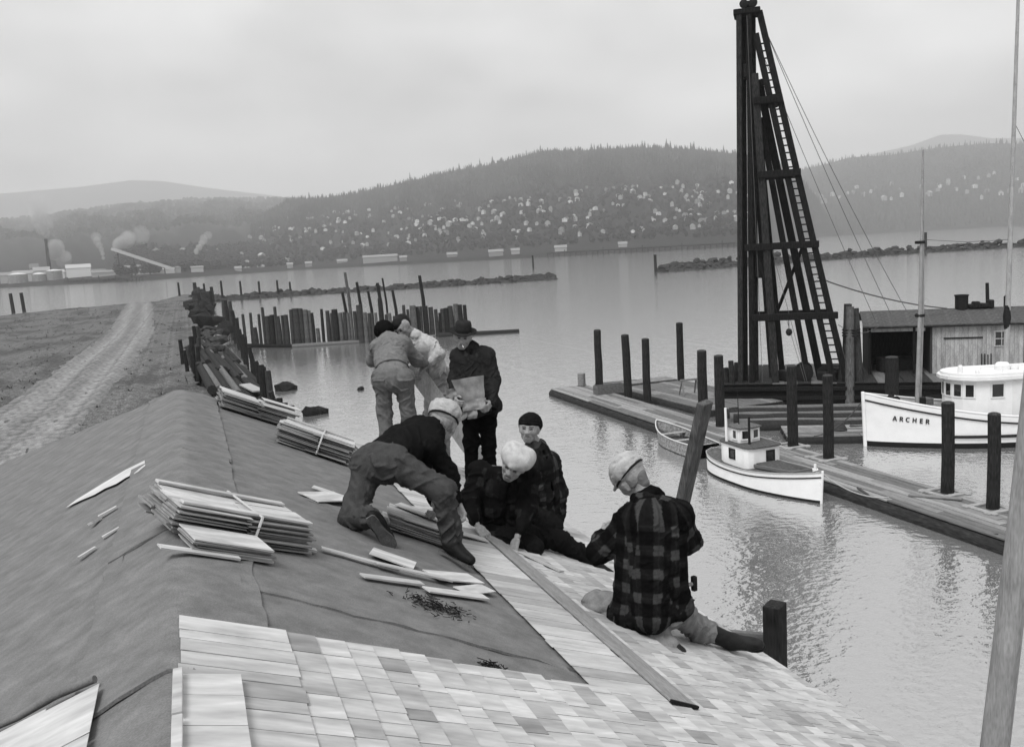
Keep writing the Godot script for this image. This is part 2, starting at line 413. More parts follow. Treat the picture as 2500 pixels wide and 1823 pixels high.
func build_setting() -> void:
	# water: one sheet out past the far shore
	var g := Geo.new()
	var ring := [-7000.0, -2500.0, -800.0, -300.0, -120.0, -60.0, -30.0, 0.0, 30.0, 60.0, 120.0, 300.0, 800.0, 2500.0, 7000.0]
	var pts := []
	for zz in ring:
		for xx in ring:
			pts.append(Vector3(xx, 0, zz))
	g.grid(pts, ring.size())
	var wm := mat(0.14, 0.06, null, Vector3(0.11, 0.11, 0.16), T.n_wave, 0.3, true)
	wm.metallic = 0.78
	wm.metallic_specular = 1.0
	wm.albedo_color = grey(0.5)
	M.water = wm
	tag(add(g, "water", wm), "calm grey harbour water", "", "", "structure")
	# sea bed well below, so that the water has something under it
	# land
	g = Geo.new()
	pts = []
	var cols := 110
	var rows := 300
	for r in rows:
		var w := -18.0 + 306.0 * pow(r / float(rows - 1), 1.25)
		var xl := land_left(w) + fnl.get_noise_1d(w * 0.2) * 0.8
		var xr := land_right(w) + fnl.get_noise_1d(w * 0.35 + 50.0) * 0.35
		for q in cols:
			var t := q / float(cols - 1)
			var x := lerpf(xl, xr, 1.0 - pow(1.0 - t, 1.8))
			var y := land_y(x, w)
			if q == 0 or q == cols - 1 or r == rows - 1 or r == 0:
				y = -1.2
			if q == 0:
				x -= 3.0
			if q == cols - 1:
				x += 0.6
			pts.append(Vector3(x, y, -w))
	g.grid(pts, cols)
	for i in pts.size():   # bare dirt, dry grass and darker weed patches
		var q: Vector3 = pts[i]
		var n1 := fnl.get_noise_2d(q.x * 0.16 + 20.0, q.z * 0.06) + 0.5 * fnl.get_noise_2d(q.x * 0.7, q.z * 0.25)
		var v := lerpf(1.0, 0.6, smoothstep(-0.1, 0.4, n1))
		g.c[i] = Color(v, v, v)
	M.land = mat(0.31, 1.0, T.ground, Vector3(0.5, 0.5, 0.3), null, 0.0, true)
	M.land.vertex_color_use_as_albedo = true
	tag(add(g, "ground", M.land), "bare filled land behind the bulkhead", "", "", "structure")
	g = Geo.new()
	pts = []
	for r in 150:
		var w := -16.0 + 252.0 * pow(r / 149.0, 1.2)
		var half := 3.0 + fnl.get_noise_1d(w * 0.3) * 0.5
		for q in 25:
			var t := q / 24.0 * 2.0 - 1.0
			var x := road_x(w) + t * half + fnl.get_noise_1d(w * 0.5 + t * 9.0) * 0.12
			var y := land_y(x, w) + 0.05 - 0.05 * (exp(-pow((absf(t) - 0.45) / 0.14, 2.0))) - 0.12 * smoothstep(0.86, 1.0, absf(t))
			pts.append(Vector3(x, y, -w))
	g.grid(pts, 25)
	for i in pts.size():   # worn wheel tracks, grass creeping in between and from the sides
		var q: Vector3 = pts[i]
		var t := (i % 25) / 24.0 * 2.0 - 1.0
		var n1 := fnl.get_noise_2d(q.x * 0.8, q.z * 0.18 + 60.0)
		var track := exp(-pow((absf(t) - 0.45) / 0.2, 2.0))
		var v := clampf(0.70 + 0.26 * track + 0.2 * n1, 0.45, 1.0)
		g.c[i] = Color(v, v, v)
	M.road = mat(0.45, 1.0, T.mottle, Vector3(0.5, 0.5, 0.25), null, 0.0, true)
	M.road.vertex_color_use_as_albedo = true
	tag(add(g, "road", M.road), "pale rutted dirt road", "", "", "structure")
	# weeds on the fill
	var bm := Geo.new()
	for k in 7:
		var an := TAU * k / 7.0 + 0.3 * (k % 3)
		var d := Vector3(cos(an), 0, sin(an))
		var s := Vector3(-d.z, 0, d.x) * 0.05
		bm.face([d * 0.05 - s, d * 0.05 + s, d * 0.3 + Vector3(0, 0.22 + 0.05 * (k % 3), 0)])
	var mm := MultiMesh.new()
	mm.transform_format = MultiMesh.TRANSFORM_3D
	mm.mesh = bm.mesh()
	var list := []
	for i in 3500:
		var w := 40.0 + 195.0 * pow(rng.randf(), 1.4)
		var x := lerpf(maxf(land_left(w), -45.0), land_right(w) - 0.5, rng.randf())
		var off := absf(x - road_x(w))
		if off < 2.5 or fnl.get_noise_2d(x * 0.25, w * 0.1) < -0.08 or (x < -3.0 and w < 42.0):
			continue
		var sc := rng.randf_range(0.35, 1.0)
		list.append(Transform3D(Basis(Vector3.UP, rng.randf() * TAU).scaled(Vector3(sc, sc * rng.randf_range(0.5, 1.1), sc)), Vector3(x, land_y(x, w) - 0.02, -w)))
	mm.instance_count = list.size()
	for i in list.size():
		mm.set_instance_transform(i, list[i])
	var mi := MultiMeshInstance3D.new()
	mi.name = numbered("weeds")
	mi.multimesh = mm
	M.weed = mat(0.13, 1.0)
	mi.material_override = M.weed
	add_child(mi)
	tag(mi, "low dark weeds growing on the filled land", "weeds", "", "stuff")

# ---------------------------------------------------------------- far shore: hills, town, mill
func polar(az: float, r: float, y := 0.0) -> Vector3:
	var a := deg_to_rad(az)
	return Vector3(sin(a) * r, y, -cos(a) * r)

var hills := {}

func hill_point(hl: Dictionary, az: float, t: float) -> Vector3:
	var shore: float = lerp_table(hl.shore, az)
	var r: float = lerpf(shore, hl.ridge, t)
	var top: float = EYE + tan(deg_to_rad(lerp_table(hl.sky, az))) * hl.ridge - hl.trees
	var y := 0.0
	if t <= 1.0:
		y = top * (0.02 * smoothstep(0.0, 0.02, t) + 0.98 * pow(clampf((t - 0.06) / 0.94, 0.0, 1.0), hl.curve))
		y += fnl.get_noise_2d(az * 0.35, t * 3.0 + hl.ridge) * hl.rough * smoothstep(0.08, 0.3, t) * (1.0 - smoothstep(0.75, 1.0, t))
	else:
		y = top * (1.0 - (t - 1.0) * 1.6)
	return polar(az, r, maxf(y, 0.4) if t > 0.004 else -2.0)

func hill(called: String, label: String, hl: Dictionary) -> void:
	hills[called] = hl
	var g := Geo.new()
	var pts := []
	var a0: float = hl.sky[0][0]
	var a1: float = hl.sky[hl.sky.size() - 1][0]
	var cols := int((a1 - a0) / 0.22) + 2
	var ts := []
	for i in 34:
		ts.append(i / 30.0 if i != 1 else 0.012)
	for t in ts:
		for q in cols:
			pts.append(hill_point(hl, lerpf(a0, a1, q / float(cols - 1)), t))
	g.grid(pts, cols)
	tag(add(g, called, M.hill), label, "", "", "structure")

func tree_mesh(kind: int) -> Mesh:
	var g := Geo.new()
	if kind == 0:   # conifer: tapering ragged tiers
		for k in 5:
			var y0 := 0.08 + k * 0.18
			var r0 := 0.20 * (1.0 - k * 0.18)
			var tip := Vector3(0, y0 + 0.30, 0)
			for s in 7:
				var a := TAU * s / 7.0 + k * 0.5
				var b := TAU * (s + 1) / 7.0 + k * 0.5
				var ra := r0 * (0.75 + 0.35 * ((s * 7 + k * 3) % 5) / 4.0)
				var rb := r0 * (0.75 + 0.35 * (((s + 1) % 7 * 7 + k * 3) % 5) / 4.0)
				g.face([Vector3(cos(a) * ra, y0, sin(a) * ra), tip, Vector3(cos(b) * rb, y0 - 0.02, sin(b) * rb)])
	else:   # broadleaf: clumps of leaf faces
		var rr := RandomNumberGenerator.new()
		rr.seed = 77 + kind
		for k in 70:
			var d := Vector3(rr.randfn(), rr.randfn(), rr.randfn()).normalized()
			var p := Vector3(0, 0.55, 0) + d * Vector3(0.36, 0.40, 0.36) * rr.randf_range(0.6, 1.1)
			var e := Vector3(rr.randfn(), rr.randfn(), rr.randfn()).normalized() * 0.14
			var f := d.cross(e).normalized() * 0.13
			g.face([p - e, p + f, p + e, p - f])
	return g.mesh()

func forest(called: String, label: String, n: int, hl: Dictionary, azr: Vector2, tr: Vector2, hr: Vector2, kind: int, gap := -2.0) -> void:
	var mm := MultiMesh.new()
	mm.transform_format = MultiMesh.TRANSFORM_3D
	mm.mesh = tree_mesh(kind)
	var list := []
	for i in n:
		var az := rng.randf_range(azr.x, azr.y)
		var t := rng.randf_range(tr.x, tr.y)
		if fnl.get_noise_2d(az * 0.9, t * 9.0) < gap:
			continue
		var p := hill_point(hl, az, t)
		var hgt := rng.randf_range(hr.x, hr.y) * (1.0 + 0.5 * maxf(0.0, fnl.get_noise_1d(az * 2.0)))
		var wd := hgt * rng.randf_range(0.8, 1.2)
		list.append(Transform3D(Basis(Vector3.UP, rng.randf() * TAU).scaled_local(Vector3(wd, hgt, wd)), p - Vector3(0, 1, 0)))
	mm.instance_count = list.size()
	for i in list.size():
		mm.set_instance_transform(i, list[i])
	var mi := MultiMeshInstance3D.new()
	mi.name = numbered(called)
	mi.multimesh = mm
	mi.material_override = M.tree
	add_child(mi)
	tag(mi, label, "forest", "", "stuff")

func house_mesh(w: float, d: float, h: float, rise: float, wall: float, roof: float) -> Mesh:
	var g := Geo.new()
	g.col = Color(wall, wall, wall)
	var a := w * 0.5
	var b := d * 0.5
	g.face([Vector3(-a, -3, b), Vector3(a, -3, b), Vector3(a, h, b), Vector3(0, h + rise, b), Vector3(-a, h, b)])
	g.face([Vector3(a, -3, -b), Vector3(-a, -3, -b), Vector3(-a, h, -b), Vector3(0, h + rise, -b), Vector3(a, h, -b)])
	g.face([Vector3(a, -3, b), Vector3(a, -3, -b), Vector3(a, h, -b), Vector3(a, h, b)])
	g.face([Vector3(-a, -3, -b), Vector3(-a, -3, b), Vector3(-a, h, b), Vector3(-a, h, -b)])
	g.col = Color(roof, roof, roof)
	for s in [-1.0, 1.0]:
		var e0 := Vector3(s * (a + 0.5), h - 0.4, b + 0.5)
		var e1 := Vector3(s * (a + 0.5), h - 0.4, -b - 0.5)
		var r0 := Vector3(0, h + rise + 0.15, b + 0.5)
		var r1 := Vector3(0, h + rise + 0.15, -b - 0.5)
		if s > 0:
			g.face([e0, e1, r1, r0])
		else:
			g.face([e1, e0, r0, r1])
	g.col = Color(0.06, 0.06, 0.06)
	for s in [-0.25, 0.25]:
		for row in [0.25, 0.68]:
			var wx: float = s * w
			var wy: float = row * h
			g.face([Vector3(wx - 0.5, wy, b + 0.05), Vector3(wx + 0.5, wy, b + 0.05), Vector3(wx + 0.5, wy + 1.2, b + 0.05), Vector3(wx - 0.5, wy + 1.2, b + 0.05)])
	return g.mesh()

func build_far_shore() -> void:
	M.hill = mat(0.055, 1.0, T.hill, Vector3(0.012, 0.012, 0.012), null, 1.0, true)
	M.tree = mat(0.032, 1.0)
	M.tree.backlight_enabled = true
	M.tree.backlight = Color(0.05, 0.05, 0.05)
	M.house = mat(1.0, 0.9)
	M.house.vertex_color_use_as_albedo = true
	var shore := [[-16, 1150], [-9, 1176], [-3.3, 1000], [2.6, 1130], [6, 1250], [14, 1100], [22, 1010], [33, 960], [34.5, 1500], [36.5, 2600], [50, 2750], [58, 2600]]
	hill("wooded_hill", "long wooded hill with a town on its slope", {"shore": shore, "ridge": 2750.0, "trees": 16.0, "curve": 1.15, "rough": 26.0,
		"sky": [[2, 1.2], [4.5, 3.0], [6.3, 4.06], [8.2, 4.08], [10.3, 4.27], [12.5, 4.65], [14.7, 5.03], [16.7, 5.4], [18, 5.48], [20, 5.85], [22, 6.22], [24, 6.08], [27, 6.06], [28.6, 5.95], [30.8, 5.7], [33.2, 5.24], [35.6, 4.55], [36.6, 3.9], [37.6, 2.6], [38.6, 1.0], [39.2, 0.2]]})
	hill("right_hill", "hazy wooded hill on the right", {"shore": [[33, 2500], [36.5, 2620], [50, 2780], [58, 2600]], "ridge": 4300.0, "trees": 16.0, "curve": 1.0, "rough": 30.0,
		"sky": [[33, 2.0], [36, 3.7], [38, 4.08], [39.7, 4.4], [41.8, 4.33], [43.3, 4.46], [44.8, 4.52], [46.7, 4.5], [48.3, 4.3], [53, 4.2], [60, 3.6]]})
	hill("left_hill", "low hazy hill behind the mill", {"shore": [[-22, 1200], [-9, 1180], [-3.3, 1005], [2.6, 1135], [6, 1255], [18, 1300]], "ridge": 5200.0, "trees": 16.0, "curve": 1.0, "rough": 30.0,
		"sky": [[-22, 3.0], [-14, 3.2], [-8.8, 3.3], [-6.6, 3.5], [-3.3, 3.9], [1.1, 4.12], [5.7, 4.0], [8, 3.8], [11, 3.3], [18, 2.2]]})
	hill("far_mountain", "pale mountain far behind the left hill", {"shore": [[-22, 6400], [16, 6400]], "ridge": 8600.0, "trees": 0.0, "curve": 0.9, "rough": 50.0,
		"sky": [[-22, 4.2], [-14, 4.4], [-8.6, 4.6], [-4.9, 4.86], [-2.3, 5.16], [-0.6, 5.07], [2, 4.58], [5.7, 4.0], [10, 3.0], [16, 2.0]]})
	hill("far_ridge", "pale distant ridge behind the right hill", {"shore": [[38, 6000], [56, 6000]], "ridge": 8600.0, "trees": 0.0, "curve": 0.9, "rough": 40.0,
		"sky": [[36, 3.6], [42.8, 4.55], [44.3, 4.98], [45.3, 4.9], [46.75, 4.55], [52, 4.0], [56, 3.5]]})
	var H: Dictionary = hills.wooded_hill
	forest("hilltop_forest", "dense conifer forest over the top of the wooded hill", 11000, H, Vector2(4, 38.0), Vector2(0.5, 1.02), Vector2(7, 14), 0)
	forest("ridge_conifers", "tall ragged conifers along the crest of the wooded hill", 130, H, Vector2(7, 36), Vector2(0.97, 1.0), Vector2(16, 26), 0, 0.15)
	forest("town_trees", "scattered trees between the hillside houses", 3200, H, Vector2(4, 35), Vector2(0.1, 0.6), Vector2(5, 9), 1)
	forest("right_forest", "wood covering the hazy right hill", 5200, hills.right_hill, Vector2(34, 54), Vector2(0.05, 1.02), Vector2(12, 22), 0)
	forest("left_forest", "wood covering the low hill behind the mill", 3600, hills.left_hill, Vector2(-14, 10), Vector2(0.35, 1.02), Vector2(10, 20), 1)
	forest("shore_trees", "scattered trees on the low shore right of the mill", 1300, hills.left_hill, Vector2(-3.5, 7), Vector2(0.02, 0.16), Vector2(7, 13), 1)
	# houses of the town, each one a thing
	var kinds := []
	for k in 6:
		kinds.append(house_mesh([9.0, 8.0, 12.0, 10.0, 7.5, 11.0][k], [11.0, 9.0, 9.0, 14.0, 8.0, 12.0][k], [6.0, 7.0, 5.0, 6.5, 4.5, 7.5][k], [3.0, 3.5, 2.5, 3.0, 2.6, 3.6][k], [0.5, 0.36, 0.62, 0.24, 0.42, 0.3][k], [0.22, 0.16, 0.3, 0.14, 0.25, 0.35][k]))
	var placed := []
	var tries := 0
	while placed.size() < 285 and tries < 9000:
		tries += 1
		var az := rng.randf_range(3.0, 34.0)
		var el := rng.randf_range(0.55, 3.4)
		var top: float = lerp_table([[3, 2.0], [6, 2.7], [12, 3.1], [17, 3.15], [23, 3.35], [28, 3.5], [34, 3.1]], az)
		if el > top or fnl.get_noise_2d(az * 0.5, el * 1.5 + 40.0) < -0.12:
			continue
		var t := 0.08
		while t < 0.75 and rad_to_deg(atan2(hill_point(H, az, t).y - EYE, Vector2(hill_point(H, az, t).x, hill_point(H, az, t).z).length())) < el:
			t += 0.01
		var p := hill_point(H, az, t)
		var free := true
		for q in placed:
			if p.distance_to(q) < 12.0:
				free = false
				break
		if not free:
			continue
		placed.append(p)
		var o := put(kinds[rng.randi() % 6], "hillside_house", M.house, null, Transform3D(Basis(Vector3.UP, -deg_to_rad(az) + rng.randf_range(-0.7, 0.7)).scaled(Vector3.ONE * rng.randf_range(0.36, 0.68)), p + Vector3(0, 2.0, 0)))
		tag(o, "small pale house among trees on the long wooded hill", "house", "houses on the long wooded hill")
	for i in 44:
		var az := rng.randf_range(-1.5, 6.5)
		var p := hill_point(hills.left_hill, az, rng.randf_range(0.02, 0.15))
		var o := put(kinds[rng.randi() % 6], "shore_house", M.house, null, Transform3D(Basis(Vector3.UP, -deg_to_rad(az) + rng.randf_range(-0.7, 0.7)).scaled(Vector3.ONE * rng.randf_range(0.45, 0.9)), p + Vector3(0, 2.0, 0)))
		tag(o, "small pale house on the low shore right of the mill", "house", "houses on the low shore by the mill")
	placed = []
	tries = 0
	while placed.size() < 46 and tries < 3000:
		tries += 1
		var az := rng.randf_range(37.0, 49.5)
		var t := rng.randf_range(0.3, 0.52)
		var p := hill_point(hills.right_hill, az, t)
		var free := true
		for q in placed:
			if p.distance_to(q) < 30.0:
				free = false
				break
		if not free:
			continue
		placed.append(p)
		var o := put(kinds[rng.randi() % 6], "right_hill_house", M.house, null, Transform3D(Basis(Vector3.UP, -deg_to_rad(az) + rng.randf_range(-0.7, 0.7)).scaled(Vector3.ONE * rng.randf_range(0.9, 1.4)), p + Vector3(0, 8.0, 0)))
		o.name = numbered("distant_house")
		tag(o, "tiny pale house on the hazy hill at the right", "house", "houses on the hazy right hill")
	# long low sheds along the waterfront
	var sheds := [[9.2, 14.0, 4.5], [11.5, 44.0, 7.0], [12.9, 9.0, 4.0], [15.9, 13.0, 4.0], [18.6, 17.0, 4.0], [19.8, 10.0, 4.0], [22.6, 14.0, 4.0], [4.4, 9.0, 4.0], [6.1, 8.0, 4.0], [7.2, 9.0, 4.0], [3.1, 8.0, 4.0], [26.4, 10.0, 4.0]]
	sheds.sort_custom(func(a, b): return a[0] < b[0])
	var ord_ := ["first", "second", "third", "fourth", "fifth", "sixth", "seventh", "eighth", "ninth", "tenth", "eleventh", "twelfth"]
	var si := 0
	for s in sheds:
		var p := hill_point(H, maxf(s[0], 4.6), 0.035)
		p = polar(s[0], lerp_table(shore, s[0]) + rng.randf_range(30.0, 150.0), p.y)
		var wall: float = [0.26, 0.2, 0.32, 0.18][int(s[1]) % 4]
		var o := put(house_mesh(14.0, s[1], s[2], 2.5, wall, 0.2), "waterfront_shed", M.house, null, Transform3D(Basis(Vector3.UP, PI * 0.5 - deg_to_rad(s[0])), p))
		tag(o, "low shed on the far waterfront, %s from the left" % ord_[si], "shed", "sheds on the far waterfront")
		si += 1
	# a railway trestle along the far beach
	var tr := thing("railway_trestle", "long dark low trestle along the far beach", "trestle", polar(28.0, 930.0))
	var gd := Geo.new()
	var last := Vector3.ZERO
	for i in 34:
		var az := 21.8 + i * 0.34
		var p := polar(az, lerp_table(shore, az) - 30.0) - tr.position
		if i > 0:
			gd.beam(last + Vector3(0, 4.2, 0), p + Vector3(0, 4.2, 0), 4.0, 1.2)
		last = p
	add(gd, "deck", M.tar, tr)
	for i in 34:
		var az := 21.8 + i * 0.34
		var p := polar(az, lerp_table(shore, az) - 30.0) - tr.position
		gd = Geo.new()
		gd.tube([p - Vector3(0, 2, 0), p + Vector3(0, 4.6 + (2.5 if i % 7 == 3 else 0.0), 0)], [0.6, 0.5], 6)
		add(gd, "post", M.tar, tr)
	build_mill()
	build_breakwaters()

func build_mill() -> void:
	# pulp mill on the left shore
	var o := thing("smokestack", "tall dark smokestack of the mill on the left shore", "smokestack", polar(-6.95, 1290.0, 4.0))
	var g := Geo.new()
	g.lathe(Transform3D(), [Vector2(2.6, 0), Vector2(2.2, 20), Vector2(1.8, 49), Vector2(1.8, 50), Vector2(2.1, 50.2), Vector2(2.1, 52), Vector2(1.4, 52)], 12)
	add(g, "shaft", M.tar, o)
	g = Geo.new()
	g.box(Transform3D(Basis(), Vector3(0, 3, 0)), Vector3(8, 7, 8))
	add(g, "plinth", M.iron, o)
	var bl := [[-8.9, 22.0, 14.0, 12.0, 0.34, "low grey mill building at the left edge of the far shore"], [-8.1, 30.0, 16.0, 13.0, 0.42, "pale mill building left of the smokestack"], [-7.35, 18.0, 14.0, 16.0, 0.42, "tall grey mill building beside the smokestack"], [-6.5, 12.0, 12.0, 12.0, 0.58, "narrow pale mill building right of the smokestack"], [-5.5, 28.0, 24.0, 17.0, 0.6, "large white mill warehouse by the pier"], [-3.4, 60.0, 16.0, 8.0, 0.3, "long low mill shed right of the white warehouse"], [-1.6, 46.0, 14.0, 7.0, 0.42, "long grey shed at the right end of the mill"]]
	for b in bl:
		var q := put(house_mesh(b[2], b[1], b[3] * 0.8, b[3] * 0.25, b[4], b[4] * 0.6), "mill_building", M.house, null, Transform3D(Basis(Vector3.UP, PI * 0.5 - deg_to_rad(b[0])), polar(b[0], 1270.0 if b[0] < -5.0 else 1120.0 + absf(b[0]) * 20.0, 5.0)))
		tag(q, b[5], "building", "mill buildings")
	var more := [[-8.5, 14.0, 10.0, 9.0, 0.3, "small dark mill shed at the far left edge"], [-7.7, 10.0, 10.0, 20.0, 0.26, "tall narrow digester house left of the smokestack"], [-6.1, 9.0, 9.0, 10.0, 0.3, "small grey block between smokestack and white warehouse"], [-4.5, 16.0, 12.0, 9.0, 0.26, "grey mill shed just right of the white warehouse"], [-2.7, 18.0, 12.0, 11.0, 0.34, "mill building under the upper end of the conveyor"], [-0.6, 20.0, 12.0, 7.0, 0.28, "low mill building at the foot of the conveyor"], [0.8, 14.0, 10.0, 6.0, 0.36, "small grey shed right of the conveyor"]]
	for b in more:
		var q := put(house_mesh(b[2], b[1], b[3] * 0.8, b[3] * 0.25, b[4], b[4] * 0.5), "mill_building", M.house, null, Transform3D(Basis(Vector3.UP, PI * 0.5 - deg_to_rad(b[0])), polar(b[0], 1330.0 if b[0] < -5.0 else 1150.0 + absf(b[0]) * 20.0, 6.0)))
		tag(q, b[5], "building", "mill buildings")
	for q in [[-8.55, 11.0, 10.0, "leftmost pale storage tank by the mill shore"], [-6.75, 9.0, 12.0, "round storage tank at the foot of the smokestack"], [-7.5, 8.0, 9.0, "round storage tank among the left mill buildings"]]:
		var tk := thing("storage_tank", q[3], "tank", polar(q[0], 1235.0, 4.0))
		g = Geo.new()
		g.lathe(Transform3D(), [Vector2(q[1], -3), Vector2(q[1], q[2]), Vector2(q[1] * 0.98, q[2] + 0.3)], 20)
		add(g, "shell", mat(0.42, 0.8, T.mottle, Vector3(0.1, 0.1, 0.1)), tk)
		g = Geo.new()
		g.lathe(Transform3D(), [Vector2(q[1] * 1.02, q[2]), Vector2(q[1] * 0.5, q[2] + 1.6), Vector2(0.1, q[2] + 2.2)], 20)
		add(g, "roof", mat(0.5, 0.8), tk)
	o = thing("conveyor", "long sloping mill conveyor on the far left shore", "conveyor", polar(-2.0, 1110.0, 2.0))
	g = Geo.new()
	var a := polar(-3.7, 1110.0, 36.0) - o.position
	var b2 := polar(-0.5, 1110.0, 10.0) - o.position
	g.beam(a, b2, 3.0, 3.4)
	add(g, "gallery", mat(0.4, 0.9), o)
	for k in 4:
		g = Geo.new()
		var p := a.lerp(b2, 0.1 + k * 0.25)
		g.tube([Vector3(p.x, 0, p.z), p], [0.6, 0.6], 6)
		add(g, "trestle_leg", M.tar, o)
	o = thing("mill_pier", "dark timber pier on piles below the white mill warehouse", "pier", polar(-4.2, 1080.0))
	g = Geo.new()
	g.beam(polar(-6.1, 1130.0, 4.0) - o.position, polar(-2.2, 1010.0, 4.0) - o.position, 10.0, 1.2)
	add(g, "deck", M.tar, o)
	for k in 24:
		g = Geo.new()
		var p := polar(-6.1, 1128.0).lerp(polar(-2.2, 1008.0), k / 23.0) + polar(-4, -4.0) - o.position
		g.tube([p - Vector3(0, 2, 0), p + Vector3(0, 3.6 + (4.0 if k % 5 == 0 else 0.0), 0)], [0.6, 0.5], 6)
		add(g, "post", M.tar, o)
	# steam: each plume a string of soft puffs
	var puffs := [[-6.95, 2.45, -7.25, 4.3, 11.0, 34.0, 8, "tall steam plume rising from the dark smokestack"], [-6.8, 1.7, -6.1, 0.95, 18.0, 20.0, 6, "low white steam just right of the dark smokestack"], [-4.15, 0.9, -4.45, 2.1, 4.0, 13.0, 6, "thin jet of white steam behind the white warehouse"], [-3.4, 1.6, -2.3, 2.1, 14.0, 20.0, 5, "white steam above the upper end of the conveyor"], [0.9, 1.0, 1.35, 1.9, 8.0, 12.0, 5, "slanting white puff of steam right of the conveyor"]]
	for p in puffs:
		var o2 := thing("steam_plume", p[7], "steam", polar(p[0], 1290.0, EYE + tan(deg_to_rad(p[1])) * 1290.0))
		for k in p[6]:
			var t: float = k / float(p[6] - 1)
			var r: float = lerpf(p[4], p[5], t) * rng.randf_range(0.8, 1.15)
			var fv := FogVolume.new()
			fv.name = "puff"
			fv.shape = RenderingServer.FOG_VOLUME_SHAPE_ELLIPSOID
			fv.size = Vector3(r, r * rng.randf_range(0.9, 1.4), r)
			var fm := FogMaterial.new()
			fm.density = (0.45 if p[1] > 2.0 else 1.2) / r * (1.0 - 0.7 * t)
			fm.albedo = Color(1, 1, 1)
			fm.edge_fade = 0.6
			fv.material = fm
			o2.add_child(fv, true)
			fv.position = polar(lerpf(p[0], p[2], t), 1290.0, EYE + tan(deg_to_rad(lerpf(p[1], p[3], t))) * 1290.0) - o2.position + Vector3(rng.randfn() * r * 0.18, 0, rng.randfn() * r * 0.2)

func rubble(g: Geo, p: Vector3, r: float, rr: RandomNumberGenerator) -> void:
	var ph := (1.0 + sqrt(5.0)) / 2.0
	var vs := [Vector3(-1, ph, 0), Vector3(1, ph, 0), Vector3(-1, -ph, 0), Vector3(1, -ph, 0), Vector3(0, -1, ph), Vector3(0, 1, ph), Vector3(0, -1, -ph), Vector3(0, 1, -ph), Vector3(ph, 0, -1), Vector3(ph, 0, 1), Vector3(-ph, 0, -1), Vector3(-ph, 0, 1)]
	var sq := Vector3(rr.randf_range(0.7, 1.3), rr.randf_range(0.5, 0.9), rr.randf_range(0.7, 1.3)) * r * 0.55
	var bs := Basis(Vector3(rr.randfn(), rr.randfn(), rr.randfn()).normalized(), rr.randf() * TAU)
	for i in 12:
		vs[i] = p + (bs * vs[i]) * sq * rr.randf_range(0.75, 1.15)
	for f in [[0, 11, 5], [0, 5, 1], [0, 1, 7], [0, 7, 10], [0, 10, 11], [1, 5, 9], [5, 11, 4], [11, 10, 2], [10, 7, 6], [7, 1, 8], [3, 9, 4], [3, 4, 2], [3, 2, 6], [3, 6, 8], [3, 8, 9], [4, 9, 5], [2, 4, 11], [6, 2, 10], [8, 6, 7], [9, 8, 1]]:
		g.face([vs[f[0]], vs[f[1]], vs[f[2]]])

func breakwater(label: String, pts: Array, n: int, height: float, width: float, m: Material) -> void:
	var o := thing("breakwater", label, "breakwater", pts[0])
	var core := Geo.new()
	var g := Geo.new()
	for i in pts.size() - 1:
		var a: Vector3 = pts[i] - pts[0]
		var b: Vector3 = pts[i + 1] - pts[0]
		core.beam(a - Vector3(0, 0.8, 0), b - Vector3(0, 0.8, 0), width * 0.7, height + 0.4)
	for i in n:
		var k := rng.randf() * (pts.size() - 1)
		var a: Vector3 = pts[int(k)] - pts[0]
		var b: Vector3 = pts[mini(int(k) + 1, pts.size() - 1)] - pts[0]
		var d := (b - a).normalized()
		var side := Vector3(-d.z, 0, d.x)
		var u := rng.randf_range(-1.0, 1.0)
		var p := a.lerp(b, k - int(k)) + side * u * width * 0.5
		p.y = height * (1.0 - absf(u)) * rng.randf_range(0.6, 1.1) * (0.75 + 0.5 * fnl.get_noise_1d(k * 9.0)) - 0.3
		rubble(g, p, rng.randf_range(0.7, 1.5), rng)
	add(core, "core", m, o)
	tag(add(g, "rubble", m, o), "", "", "", "stuff")

